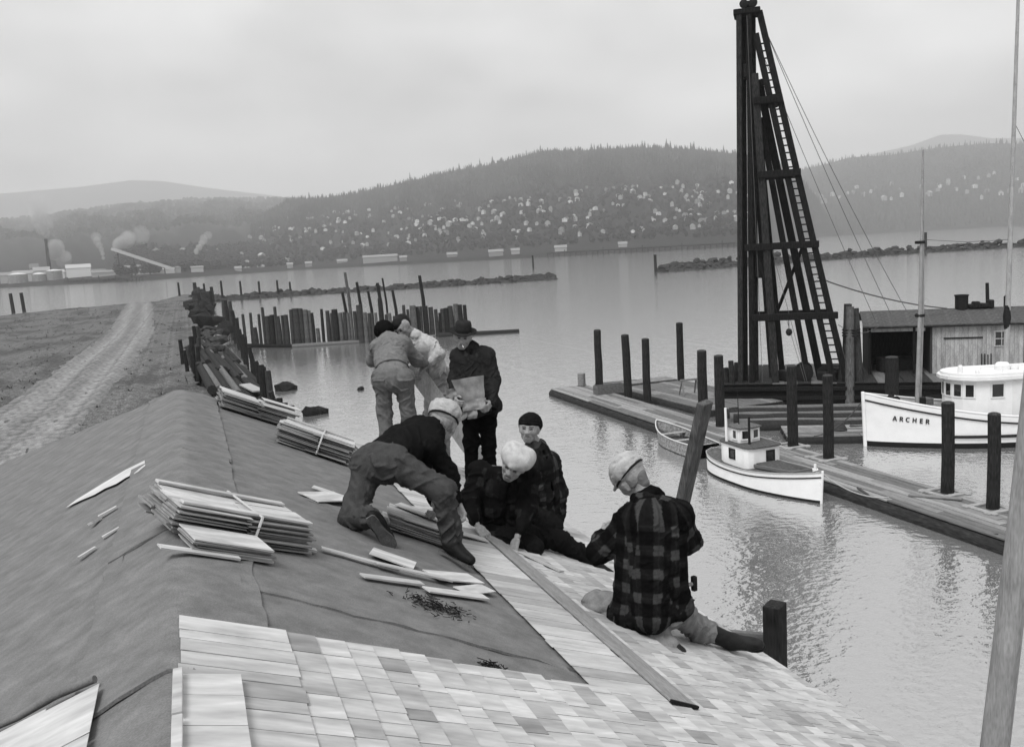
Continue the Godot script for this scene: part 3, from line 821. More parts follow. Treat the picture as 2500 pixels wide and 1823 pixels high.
func build_breakwaters() -> void:
	breakwater("rubble breakwater running right behind the pile driver", [Vector3(140, 0, -255), Vector3(166, 0, -260), Vector3(202, 0, -263), Vector3(248, 0, -270), Vector3(300, 0, -256)], 900, 3.1, 9.0, M.rock)
	breakwater("low rubble spit beyond the tall piles at left", [Vector3(4, 0, -266), Vector3(27, 0, -267), Vector3(62, 0, -261), Vector3(96, 0, -257), Vector3(103.5, 0, -256)], 900, 1.7, 7.0, M.rock)
	# marker piles
	for q in [[137.0, -254.0, 5.2, "lone marker pile off the tip of the rubble breakwater"], [255.0, -268.0, 7.0, "marker pile standing on the rubble breakwater at the right"], [160.0, -420.0, 6.0, "small marker pile in the water beyond the rubble breakwater"]]:
		var o := thing("marker_pile", q[3], "pile", Vector3(q[0], 0, q[1]))
		var g := Geo.new()
		g.tube([Vector3(0, -2, 0), Vector3(-0.1, q[2], 0)], [0.5, 0.45], 8)
		add(g, "shaft", M.pile, o)
		g = Geo.new()
		g.tube([Vector3(-0.1, q[2], 0), Vector3(-0.1, q[2] + 0.15, 0)], [0.55, 0.5], 8)
		add(g, "cap", M.iron, o)
	var k := 0
	for q in [[5.0, -262.0, 5.0], [9.5, -264.0, 5.4], [14.5, -264.0, 5.0], [19.5, -265.0, 4.6], [24.5, -265.5, 4.6], [28.0, -266.0, 3.9], [-1.5, -275.0, 5.5]]:
		var g := Geo.new()
		g.tube([Vector3(0, -2, 0), Vector3(-0.08, q[2], 0.05)], [0.36, 0.28], 7)
		var o := add(g, "spit_pile", M.pile, null, Transform3D(Basis(), Vector3(q[0], 0, q[1])))
		tag(o, "thin dark pile on the low spit, %s from its landward end" % ["second", "third", "fourth", "fifth", "sixth", "seventh", "first"][k], "pile", "thin piles along the low spit")
		k += 1
	for q in [[-44.7, -284.0, "left pile of the pair at the far left water edge"], [-42.2, -285.0, "right pile of the pair at the far left water edge"]]:
		var g := Geo.new()
		g.tube([Vector3(0, -2, 0), Vector3(-0.3, 5.2, 0)], [0.5, 0.45], 8)
		tag(add(g, "shore_pile", M.pile, null, Transform3D(Basis(), Vector3(q[0], 0, q[1]))), q[2], "pile")

# ---------------------------------------------------------------- the boathouse and its half-shingled roof
func roof_any(s: float, w: float, up := 0.0) -> Vector3:   # s < 0 is the left slope; the ridge is slightly rounded
	var p := roof_r(s, w, up) if s >= 0.0 else roof_l(-s, w, up)
	p.y -= 0.006 * exp(-pow(s / 0.05, 2.0))
	return p

func rake_end(s: float) -> float:
	return 10.62 + 0.22 * s if s >= 0.0 else 10.62 - 1.02 * s

func felt_sheet(root: Node3D, s0: float, s1: float, w0: float, w1: float, up0: float, to_rake := false) -> void:
	var g := Geo.new()
	var pts := []
	var cols := int((s1 - s0) / 0.07) + 3
	var rows := int((w1 - w0) / 0.09) + 3
	for pass_ in 1:
		for r in rows:
			var v := r / float(rows - 1)
			for q in cols:
				var u := q / float(cols - 1)
				var s := lerpf(s0, s1, u)
				var we := w1
				if to_rake:
					we = rake_end(s) + 0.02
				var w := lerpf(w0, we, v)
				# ragged cut edges
				if r == 0 or r == rows - 1:
					w += fnl.get_noise_1d(s * 3.0 + w0 * 7.0) * 0.03
				if (q == 0 or q == cols - 1):
					s += fnl.get_noise_1d(w * 2.2 + s0 * 5.0) * 0.02
				var lift := up0 + fnl.get_noise_2d(s * 1.2 + 3.0, w * 1.0) * 0.004 + fnl.get_noise_2d(s * 5.0, w * 4.0 + 9.0) * 0.0025
				var edge := maxf(smoothstep(0.93, 1.0, v), maxf(smoothstep(0.07, 0.0, v), maxf(smoothstep(0.06, 0.0, u), smoothstep(0.94, 1.0, u))))
				lift = lerpf(lift, 0.004, smoothstep(1.8, 1.93, s))
				lift += (0.0 if s > 1.8 else 1.0) * edge * (0.005 + 0.016 * maxf(0.0, fnl.get_noise_2d(s * 4.0 + up0 * 100.0, w * 4.0)))
				pts.append(roof_any(s, w, lift) - root.position)
	g.grid(pts, cols)
	# thickness: a short skirt round the edge
	for r in rows - 1:
		for q in [0, cols - 1]:
			var a: Vector3 = pts[r * cols + q]
			var b: Vector3 = pts[(r + 1) * cols + q]
			g.face([a, b, b - Vector3(0, 0.014, 0), a - Vector3(0, 0.014, 0)])
	for q in cols - 1:
		for r in [0, rows - 1]:
			var a: Vector3 = pts[r * cols + q]
			var b: Vector3 = pts[r * cols + q + 1]
			g.face([b, a, a - Vector3(0, 0.014, 0), b - Vector3(0, 0.014, 0)])
	add(g, "felt_sheet", M.felt, root)

func wedge(len_: float, t_tip: float, t_butt: float, b_tip: float, b_butt: float, wid: float) -> Geo:
	# x: 0 at the butt, -len at the tip; z across
	var g := Geo.new()
	wedge_into(g, Transform3D(), len_, t_tip, t_butt, b_tip, b_butt, wid)
	return g

func wedge_into(g: Geo, t: Transform3D, len_: float, t_tip: float, t_butt: float, b_tip: float, b_butt: float, wid: float) -> void:
	var h := wid * 0.5
	var q := []
	for x in [[-len_, t_tip, b_tip], [0.0, t_butt, b_butt]]:
		for z in [-h, h]:
			q.append(t * Vector3(x[0], x[1], z))
			q.append(t * Vector3(x[0], x[2], z))
	# 0 tip -h top, 1 tip -h bottom, 2 tip +h top, 3 tip +h bottom, 4.. butt
	g.face([q[0], q[2], q[6], q[4]])
	g.face([q[1], q[5], q[7], q[3]])
	g.face([q[4], q[6], q[7], q[5]])
	g.face([q[0], q[1], q[3], q[2]])
	g.face([q[2], q[3], q[7], q[6]])
	g.face([q[0], q[4], q[5], q[1]])

func slope_frame(s: float, w: float, up: float, turn := 0.0, side := 1.0) -> Transform3D:
	# x down the slope, y off the roof, z towards the camera end
	var x := Vector3(cos(DIP) * side, -sin(DIP), 0)
	var z := Vector3(0, 0, 1) * side
	var b := Basis(x, z.cross(x), z)
	return Transform3D(b * Basis(Vector3.UP, turn), roof_r(s, w, up) if side > 0 else roof_l(s, w, up))

func build_boathouse() -> void:
	var root := thing("boathouse", "boathouse roof half covered with new wood shingles over grey felt", "boathouse", Vector3(-0.15, 0, -6.0))
	var off := Transform3D(Basis(), -root.position)
	# sheathing boards under the felt
	for side in [1.0, -1.0]:
		for k in 15:
			var g := Geo.new()
			var s := 0.145 + k * 0.285
			var w1 := rake_end(s * side) - 0.03
			var a := slope_frame(s, -1.6, -0.014, 0.0, side).origin
			var b := slope_frame(s, w1, -0.014, 0.0, side).origin
			g.beam(a, b, 0.28, 0.024, 0.003, slope_frame(s, 0, 0, 0, side).basis.y)
			add(g, "sheathing_board", M.deckwood, root, off)
	# fascia and rake boards
	var g2 := Geo.new()
	g2.beam(roof_r(4.29, -1.6, -0.06), roof_r(4.29, 11.5, -0.06), 0.03, 0.16, 0.004, slope_frame(0, 0, 0).basis.y)
	add(g2, "fascia_board", M.deckwood, root, off)
	g2 = Geo.new()
	g2.beam(roof_l(4.29, -1.6, -0.06), roof_l(4.29, 15.0, -0.06), 0.03, 0.16, 0.004)
	add(g2, "fascia_board", M.deckwood, root, off)
	# walls on piles
	var wl := mat(0.3, 0.95, T.weather, Vector3(3, 0.6, 3))
	for q in [[3.35, -1.2, 3.35, -10.2], [-3.6, -1.2, -3.6, -13.0]]:
		g2 = Geo.new()
		var a := Vector3(q[0], 3.6, q[1])
		var b := Vector3(q[2], 3.6, q[3])
		g2.beam(a, b, 0.12, 4.6)
		add(g2, "wall", wl, root, off)
	for zz in [-1.2, -10.2]:
		g2 = Geo.new()
		var p := [Vector3(-3.55, 1.3, zz), Vector3(3.3, 1.3, zz), Vector3(3.3, 5.9, zz), Vector3(-0.15, 7.5, zz), Vector3(-3.55, 5.9, zz)]
		g2.face(p)
		p.reverse()
		for i in 5:
			p[i] += Vector3(0, 0, -0.12)
		g2.face(p)
		add(g2, "end_wall", wl, root, off)
	for zz in [-1.5, -4.5, -7.5, -10.0]:
		for xx in [-3.2, 0.0, 3.0]:
			g2 = Geo.new()
			g2.tube([Vector3(xx, -2, zz), Vector3(xx, 1.3, zz)], [0.18, 0.17], 8)
			add(g2, "foundation_pile", M.pile, root, off)
	# felt, lapped
	felt_sheet(root, 0.28, 2.12, 8.82, 10.9, 0.008, true)
	felt_sheet(root, 0.28, 2.12, 6.47, 8.95, 0.013)
	felt_sheet(root, 0.28, 2.12, 4.14, 6.56, 0.018)
	felt_sheet(root, 0.02, 2.02, 3.2, 4.20, 0.012)
	felt_sheet(root, -4.22, -0.28, 7.22, 12.0, 0.008, true)
	felt_sheet(root, -4.22, -0.28, 3.42, 7.30, 0.015)
	felt_sheet(root, -0.36, 0.38, 7.08, 10.7, 0.024, true)
	felt_sheet(root, -0.36, 0.36, 4.92, 7.18, 0.030)
	felt_sheet(root, -0.37, 0.35, 3.1, 5.0, 0.024)
	felt_sheet(root, -0.40, 0.03, 1.6, 3.2, 0.016)
	var fe := Geo.new()
	var fp := []
	for k in 12:
		fp.append(roof_l(0.27 + k * 0.15, 3.335 + k * 0.055 + 0.012 * sin(k * 1.7), 0.058 + 0.006 * sin(k * 2.3)))
	fe.tube(fp, [0.014, 0.017, 0.013], 8)
	add(fe, "rolled_felt_edge", M.felt, root, off)
	# bare pale board showing through a tear in the left felt
	var g := Geo.new()
	var tear := [[0.265, 7.30], [0.25, 7.06], [0.30, 6.98], [0.40, 7.02], [0.47, 6.99], [0.56, 7.06], [0.64, 7.05], [0.75, 7.13], [0.87, 7.18], [0.80, 7.27], [0.6, 7.33], [0.42, 7.36]]
	var fan := []
	for q in tear:
		fan.append(roof_l(q[0], q[1], 0.034) - root.position)
	fan.reverse()
	g.face(fan)
	add(g, "torn_paper", M.shingle0, root)
	# shingles. every entry: butt s, w centre, width, length, lift, side
	var rr := RandomNumberGenerator.new()
	rr.seed = 5
	var list := []
	var w_near := 2.05
	for k in 33:
		var s := 0.411 + 0.125 * k
		if k >= 17:
			s = 2.41 + 0.123 * (k - 16)
		if s > 4.36:
			break
		var w := w_near + rr.randf() * 0.12
		var w_end := 3.52 + 0.155 * s + rr.randf_range(-0.035, 0.035)
		if k >= 16:
			w_end = 10.75 + 0.2 * s
		while w < w_end:
			var wid := rr.randf_range(0.085, 0.2)
			if k < 1:
				wid = rr.randf_range(0.08, 0.125)
			if rr.randf() < 0.2:
				wid *= 1.3
			if w + wid > w_end - 0.05:
				wid = w_end - w
			list.append([s + rr.randf_range(-0.007, 0.007), w + wid * 0.5, wid - rr.randf_range(0.004, 0.009), 0.406, 0.0, 1.0])
			w += wid
	# doubled short course along the ridge at the near end, and ridge cappings turned over it
	var w2 := 2.0
	while w2 < 3.02:
		var wid := rr.randf_range(0.12, 0.22)
		wid = minf(wid, 3.04 - w2)
		list.append([0.19, w2 + wid * 0.5, wid - 0.004, 0.185, 0.012, 1.0])
		w2 += wid
	# left slope: three shingles below the lifted felt edge
	for k in 4:
		for j in 3:
			list.append([0.655 + k * 0.2, 3.12 - j * 0.36 + k * 0.07, 0.35, 0.40, 0.028, -1.0])
	list.sort_custom(func(a, b): return roof_r(a[0], a[1]).distance_to(Vector3(0.6, EYE, 0)) < roof_r(b[0], b[1]).distance_to(Vector3(0.6, EYE, 0)))
	var widths := [0.07, 0.09, 0.11, 0.13, 0.15, 0.17, 0.19, 0.22, 0.25, 0.35]
	var unit := {}
	var field := Geo.new()
	var tones := [0.61, 0.52, 0.43, 0.33, 0.25, 0.57, 0.38, 0.47]
	for i in list.size():
		var q: Array = list[i]
		var t := slope_frame(q[0], q[1], 0.018 + q[4], rr.randf_range(-0.006, 0.006), q[5])
		var tone: int = [0, 1, 2, 5, 6, 7, 0, 1, 5, 7, 2, 7, 3, 1][rr.randi() % 14]
		if q[5] < 0.0:
			tone = [0, 5, 1][i % 3]
		if i < 300:
			var wi := 0
			while wi < widths.size() - 1 and absf(widths[wi + 1] - q[2]) < absf(widths[wi] - q[2]):
				wi += 1
			var va := rr.randi() % 4   # four cuts of grain for each width
			var zo := va * 0.41 + wi * 0.13
			var key := "%s %d %d" % [q[3], wi, va]
			if not unit.has(key):
				var ug := Geo.new()
				wedge_into(ug, Transform3D(Basis(), Vector3(0, 0, zo)), q[3], 0.004, 0.041, 0.002, 0.027, widths[wi])
				unit[key] = ug.mesh()
			var fit: float = clampf(q[2] / widths[wi], 0.8, 1.25)
			t.basis = t.basis * Basis.from_scale(Vector3(1, 1, fit))
			t.origin -= root.position + t.basis.z * zo
			put(unit[key], "shingle", M["shingle%d" % tone], root, t)
		else:
			var v: float = tones[tone] / 0.6 * rr.randf_range(0.92, 1.08)
			field.col = Color(v, v, v)
			t.origin -= root.position
			wedge_into(field, t, q[3], 0.004, 0.041, 0.002, 0.027, q[2])
	M.shingle_field = mat(0.6, 0.85, T.shingle, Vector3(0.6, 2.2, 2.2))
	M.shingle_field.vertex_color_use_as_albedo = true
	tag(add(field, "shingle_field", M.shingle_field, root), "", "", "", "stuff")
	# narrow capping strips standing proud along the ridge at the near end
	for k in 3:
		g = Geo.new()
		g.beam(roof_r(-0.01, 2.05 + k * 0.33, 0.05), roof_r(-0.01, 2.05 + k * 0.33 + 0.31, 0.052), 0.03, 0.012, 0.002)
		add(g, "ridge_strip", M["shingle%d" % [0, 5, 1][k]], root, off)

# ---------------------------------------------------------------- loose things on the roof
func loose(called: String, label: String, cat: String, s: float, w: float, up: float, turn: float, len_: float, wid: float, thick: float, tone: int, group := "", side := 1.0, tilt := 0.0) -> MeshInstance3D:
	var g := Geo.new()
	wedge_into(g, Transform3D(Basis(), Vector3(len_ * 0.5, 0, 0)), len_, thick * 0.6, thick, 0.0, 0.0, wid)
	var t := slope_frame(s, w, up, turn, side)
	t.basis = t.basis * Basis(Vector3.BACK, tilt)
	var o := add(g, called, M["shingle%d" % tone], null, t)
	tag(o, label, cat, group)
	return o

func bundle(label: String, s: float, w: float, turn: float, len_: float, wid: float, layers: int, strap: bool, rr: RandomNumberGenerator) -> void:
	var t := slope_frame(s, w, 0.03, turn)
	var root := thing("shingle_bundle", label, "shingle bundle", t.origin, "bundles of shingles on the felt")
	root.basis = t.basis
	var y := 0.0
	for k in layers:
		for half in [-1.0, 1.0]:
			var n := 2 if k < layers - 2 else 3
			var z := -wid * 0.5
			for j in n:
				var ww := wid / n * rr.randf_range(0.75, 1.2)
				if j == n - 1:
					ww = wid * 0.5 - z + rr.randf_range(-0.015, 0.03)
				var g := Geo.new()
				var x: float = half * (len_ * 0.5 + rr.randf_range(-0.03, 0.03))
				var tt := Transform3D(Basis(Vector3.UP, 0.0 if half > 0 else PI) , Vector3(x, y + 0.002, z + ww * 0.5 + rr.randf_range(-0.02, 0.02)))
				tt.basis = tt.basis * Basis(Vector3.UP, rr.randf_range(-0.03, 0.03))
				wedge_into(g, tt, 0.406, 0.004, 0.0115, 0.0, 0.0015, ww - 0.004)
				var tone: int = [0, 1, 5, 7][rr.randi() % 4] if k >= layers - 1 else [3, 4, 4, 6, 3, 4][rr.randi() % 6]
				add(g, "shingle", M["shingle%d" % tone], root)
				z += ww
		y += 0.0125
	if strap:
		var g := Geo.new()
		var xs := len_ * 0.06
		var hw := wid * 0.5 + 0.022
		for xx in [xs, xs + 0.006]:
			g.tube([Vector3(xx, 0.005, hw), Vector3(xx, y + 0.012, hw), Vector3(xx + 0.004, y + 0.014, -hw), Vector3(xx, 0.005, -hw)], [0.006], 6)
		add(g, "binding_cord", M.twine, root)
		for sg in [-1.0, 1.0]:
			g = Geo.new()
			g.hexa(Transform3D(Basis(), Vector3(0, y + 0.012, sg * (wid * 0.5 - 0.03))), Vector3(len_ * 0.96, 0.014, 0.045), 0.002)
			add(g, "batten", M["shingle%d" % (0 if sg > 0 else 1)], root)

func build_roof_things() -> void:
	var rr := RandomNumberGenerator.new()
	rr.seed = 9
	bundle("large tied bundle of shingles on the felt near the ridge", 0.24, 5.0, 0.41, 0.8, 0.38, 12, true, rr)
	bundle("tied bundle of shingles in the middle of the felt toward the water", 1.28, 9.02, -0.2, 0.72, 0.46, 15, true, rr)
	bundle("farthest stack of shingles at the end of the roof", 0.80, 10.38, 0.06, 0.8, 0.45, 13, false, rr)
	bundle("dark stack of shingles under the bending man", 1.72, 6.42, -0.2, 0.5, 0.4, 9, false, rr)
	# an opened handful beside the large bundle
	for k in 6:
		loose("loose_shingle", "pale wide shingle topmost on the small pile by the large bundle" if k == 5 else "%s shingle of the small pile in front of the large bundle" % ["lowest", "second lowest", "third", "fourth", "fifth"][k], "shingle", 0.225 + rr.randf_range(-0.02, 0.02), 4.62 + rr.randf_range(-0.012, 0.012), 0.034 + k * 0.011, 0.36 + rr.randf_range(-0.03, 0.03), 0.42, 0.22 if k == 5 else 0.2, 0.010, 0 if k == 5 else [2, 3, 4, 6, 3][k], "" if k == 5 else "shingles in the small pile")
	loose("loose_shingle", "narrow pale strip of shingle lying nearest in front of the large bundle", "shingle", 0.09, 4.45, 0.036, 0.35, 0.40, 0.055, 0.012, 0)
	loose("loose_shingle", "short pale strip sticking out past the downhill end of the large bundle", "shingle", 0.64, 5.06, 0.034, 0.1, 0.22, 0.05, 0.012, 0)
	loose("loose_shingle", "narrow shingle strip leftmost of the scatter below the bundles", "shingle", 1.03, 5.15, 0.036, -0.06, 0.47, 0.05, 0.013, 1)
	loose("loose_shingle", "square pale shingle piece in the middle of the scatter", "shingle", 1.28, 5.36, 0.042, -0.35, 0.28, 0.2, 0.009, 0)
	loose("loose_shingle", "narrow strip crossing the scatter of shingles", "shingle", 1.36, 5.13, 0.05, 0.12, 0.5, 0.05, 0.012, 1)
	loose("loose_shingle", "narrow strip lying nearest the camera in the scatter", "shingle", 1.17, 4.88, 0.034, 0.37, 0.42, 0.06, 0.013, 1)
	loose("loose_shingle", "pair strip pointing downhill at the end of the scatter", "shingle", 1.58, 4.94, 0.036, 0.36, 0.46, 0.08, 0.013, 5)
	loose("loose_shingle", "broad pale shingle at the downhill edge of the scatter", "shingle", 1.68, 5.32, 0.038, 0.5, 0.42, 0.16, 0.010, 0)
	loose("loose_shingle", "second broad shingle tucked under the broad pale one", "shingle", 1.78, 5.18, 0.032, 0.75, 0.36, 0.12, 0.006, 5)
	loose("loose_shingle", "white scrap of shingle beside the bending man's knee", "shingle", 1.06, 6.72, 0.04, 0.75, 0.42, 0.2, 0.010, 0, "", 1.0, 0.05)
	loose("loose_shingle", "second white scrap behind the bending man's knee", "shingle", 1.17, 6.95, 0.038, -0.3, 0.36, 0.12, 0.008, 5)
	loose("loose_shingle", "white shingle lying on the stack under the bending man", "shingle", 1.75, 6.55, 0.155, -0.5, 0.4, 0.2, 0.010, 0)
	loose("loose_shingle", "tilted pale shingle on the stack behind the bending man's leg", "shingle", 1.88, 6.72, 0.17, 0.4, 0.4, 0.14, 0.010, 5, "", 1.0, 0.12)
	loose("loose_shingle", "shingle being laid under the hands of the man in the white cap", "shingle", 2.18, 6.72, 0.062, 0.0, 0.4, 0.12, 0.010, 1)
	loose("loose_shingle", "shingle lying beside the straight board near the seated man's foot", "shingle", 2.78, 6.5, 0.06, -0.9, 0.4, 0.08, 0.010, 7)
	loose("loose_shingle", "pale shingle crowning the farthest stack at the roof end", "shingle", 1.05, 10.5, 0.21, 0.1, 0.42, 0.2, 0.010, 0)
	# scraps on the left slope
	loose("wood_scrap", "upright-looking bent wood scrap left of the ridge", "scrap", 0.545, 6.10, 0.03, 1.2, 0.11, 0.035, 0.014, 0, "", -1.0, 0.2)
	loose("wood_scrap", "short pale scrap touching the bent scrap left of the ridge", "scrap", 0.47, 6.19, 0.03, 0.1, 0.12, 0.04, 0.012, 0, "", -1.0)
	loose("wood_scrap", "small scrap between the bent scrap and the large bundle", "scrap", 0.40, 5.56, 0.03, 0.2, 0.10, 0.03, 0.010, 5, "", -1.0)
	loose("wood_scrap", "lowest small scrap on the left slope of the roof", "scrap", 0.525, 5.40, 0.03, 0.4, 0.10, 0.035, 0.012, 0, "", -1.0)
	# splinters and bark litter
	for q in [[1.36, 4.62, 230, 0.16, "dark litter of bark and splinters on the felt below the scatter"], [1.42, 3.86, 60, 0.06, "small tuft of dark splinters by the edge of the laid shingles"]]:
		var g := Geo.new()
		for k in q[2]:
			var t := slope_frame(q[0] + rr.randfn() * q[3] * 0.6, q[1] + rr.randfn() * q[3] * 0.45, 0.03, rr.randf() * TAU)
			t.basis = t.basis * Basis(Vector3.BACK, rr.randf_range(-0.1, 0.4))
			g.hexa(t, Vector3(rr.randf_range(0.012, 0.05), 0.003, rr.randf_range(0.002, 0.005)), 0.0)
		tag(add(g, "litter", M.tar), q[4], "litter", "", "stuff")
	# straight board used as a guide for the next course
	var o := thing("guide_board", "long straight board laid along the newest course of shingles", "board", roof_r(2.5, 5.4, 0.056))
	var g := Geo.new()
	g.beam(roof_r(2.5, 3.86, 0.066) - o.position, roof_r(2.5, 7.1, 0.066) - o.position, 0.165, 0.013, 0.002, slope_frame(0, 0, 0).basis.y)
	add(g, "plank", mat(0.36, 0.85, T.grain2, Vector3(7, 7, 0.7), T.n_grain, 0.4), o)
	g = Geo.new()
	g.beam(roof_r(2.5, 3.842, 0.066) - o.position, roof_r(2.5, 3.859, 0.066) - o.position, 0.17, 0.018, 0.002, slope_frame(0, 0, 0).basis.y)
	add(g, "dark_end", M.black, o)
	# plank held up by the two men at the roof end
	g = Geo.new()
	var a := Vector3(2.42, 7.74, -10.57)
	var b := Vector3(3.37, 6.10, -10.18)
	g.beam(a, b, 0.2, 0.024, 0.003, Vector3(-0.3, 0.3, 1.0).normalized())
	var pb := add(g, "held_plank", mat(0.5, 0.85, T.grain2, Vector3(4, 0.8, 4), T.n_grain, 0.4))
	tag(pb, "pale plank held up slanting by the two men at the roof end", "plank")
	# leaning scaffold timber outside the eave
	g = Geo.new()
	g.beam(Vector3(4.47, 7.50, -7.42), Vector3(3.66, -1.5, -10.2), 0.17, 0.08, 0.006, Vector3(0.5, 0.2, 1))
	tag(add(g, "leaning_timber", mat(0.2, 0.9, T.weather, Vector3(4, 0.7, 4), T.n_grain, 0.8)), "dark timber leaning up behind the man in the plaid coat", "timber")
	# pale pole at the lower right
	g = Geo.new()
	g.tube([Vector3(3.93, 3.4, -3.9), Vector3(4.05, 6.08, -3.73), Vector3(4.12, 7.43, -3.64), Vector3(4.2, 9.0, -3.55)], [0.08, 0.075, 0.066, 0.06], 14)
	tag(add(g, "pale_pole", mat(0.42, 0.8, T.grain2, Vector3(5, 0.6, 5), T.n_grain, 0.3)), "smooth pale pole rising past the eave at the lower right", "pole")

# ---------------------------------------------------------------- harbour
func pile(label: String, x: float, z: float, top: float, r: float, m: Material, lean := Vector2.ZERO, group := "") -> Node3D:
	var o := thing("mooring_pile", label, "pile", Vector3(x, 0, z), group)
	var g := Geo.new()
	var p := []
	var rad := []
	for k in 7:
		var t := k / 6.0
		var y := lerpf(-2.5, top, t)
		p.append(Vector3(lean.x * t + fnl.get_noise_1d(y * 0.5 + x) * 0.02, y, lean.y * t + fnl.get_noise_1d(y * 0.5 + z) * 0.02))
		rad.append(r * (1.08 - 0.14 * t))
	g.tube(p, rad, 14, true, 0.035, rng)
	add(g, "shaft", m, o)
	g = Geo.new()
	g.lathe(Transform3D(Basis(), Vector3(lean.x, top, lean.y)), [Vector2(r * 0.93, -0.02), Vector2(r * 0.9, 0.03), Vector2(r * 0.5, 0.06), Vector2(0.01, 0.065)], 12)
	add(g, "sawn_top", M.pile_mid, o)
	return o

func log_thing(called: String, label: String, a: Vector3, b: Vector3, r: float, m: Material, group := "") -> MeshInstance3D:
	var g := Geo.new()
	var mid := (a + b) * 0.5
	var p := []
	var rad := []
	for k in 7:
		var t := k / 6.0
		p.append(a.lerp(b, t) - mid + Vector3(0, fnl.get_noise_1d(t * 3.0 + a.x) * 0.05, fnl.get_noise_1d(t * 3.0 + a.z) * 0.08))
		rad.append(r * (1.05 - 0.25 * t))
	g.tube(p, rad, 10, true, 0.05, rng)
	var o := add(g, called, m, null, Transform3D(Basis(), mid))
	return tag(o, label, "log", group) as MeshInstance3D

func float_dock(label: String, origin: Vector3, ax: Vector3, length: float, width: float, y: float, planks: int, segs: int, rr: RandomNumberGenerator, m: Material) -> Node3D:
	# ax: unit vector along the float
	var o := thing("floating_dock", label, "dock", origin)
	var sd := Vector3(ax.z, 0, -ax.x)
	var pw := width / planks
	var ms := [m, M.dock1, M.dock2]
	for i in planks:
		var l := 0.0
		while l < length - 0.1:
			var sl := minf(length / segs * rr.randf_range(0.7, 1.3), length - l)
			if length - l - sl < 1.0:
				sl = length - l
			var g := Geo.new()
			var c := sd * (pw * (i + 0.5)) + ax * (l + sl * 0.5)
			g.hexa(Transform3D(Basis(sd, Vector3.UP, -ax) * Basis(Vector3.UP, rr.randf_range(-0.003, 0.003)), Vector3(0, y - 0.03 + rr.randf_range(-0.012, 0.012), 0)), Vector3(pw - rr.randf_range(0.012, 0.035), 0.06, sl - 0.02), 0.008)
			add(g, "plank", ms[rr.randi() % 3], o, Transform3D(Basis(), c))
			l += sl
	for e in [0.12, width - 0.12, width * 0.5]:
		var g := Geo.new()
		g.tube([sd * e + Vector3(0, 0.08, 0), sd * e + ax * length + Vector3(0, 0.08, 0)], [0.26], 9)
		add(g, "float_log", M.tarlog, o)
	var n := int(length / 2.4)
	for k in n + 1:
		var g := Geo.new()
		var c := ax * (0.15 + (length - 0.3) * k / n) + Vector3(0, y - 0.14, 0)
		g.beam(c + sd * 0.02, c + sd * (width - 0.02), 0.2, 0.15, 0.01)
		add(g, "cross_beam", M.tarlog, o)
	return o

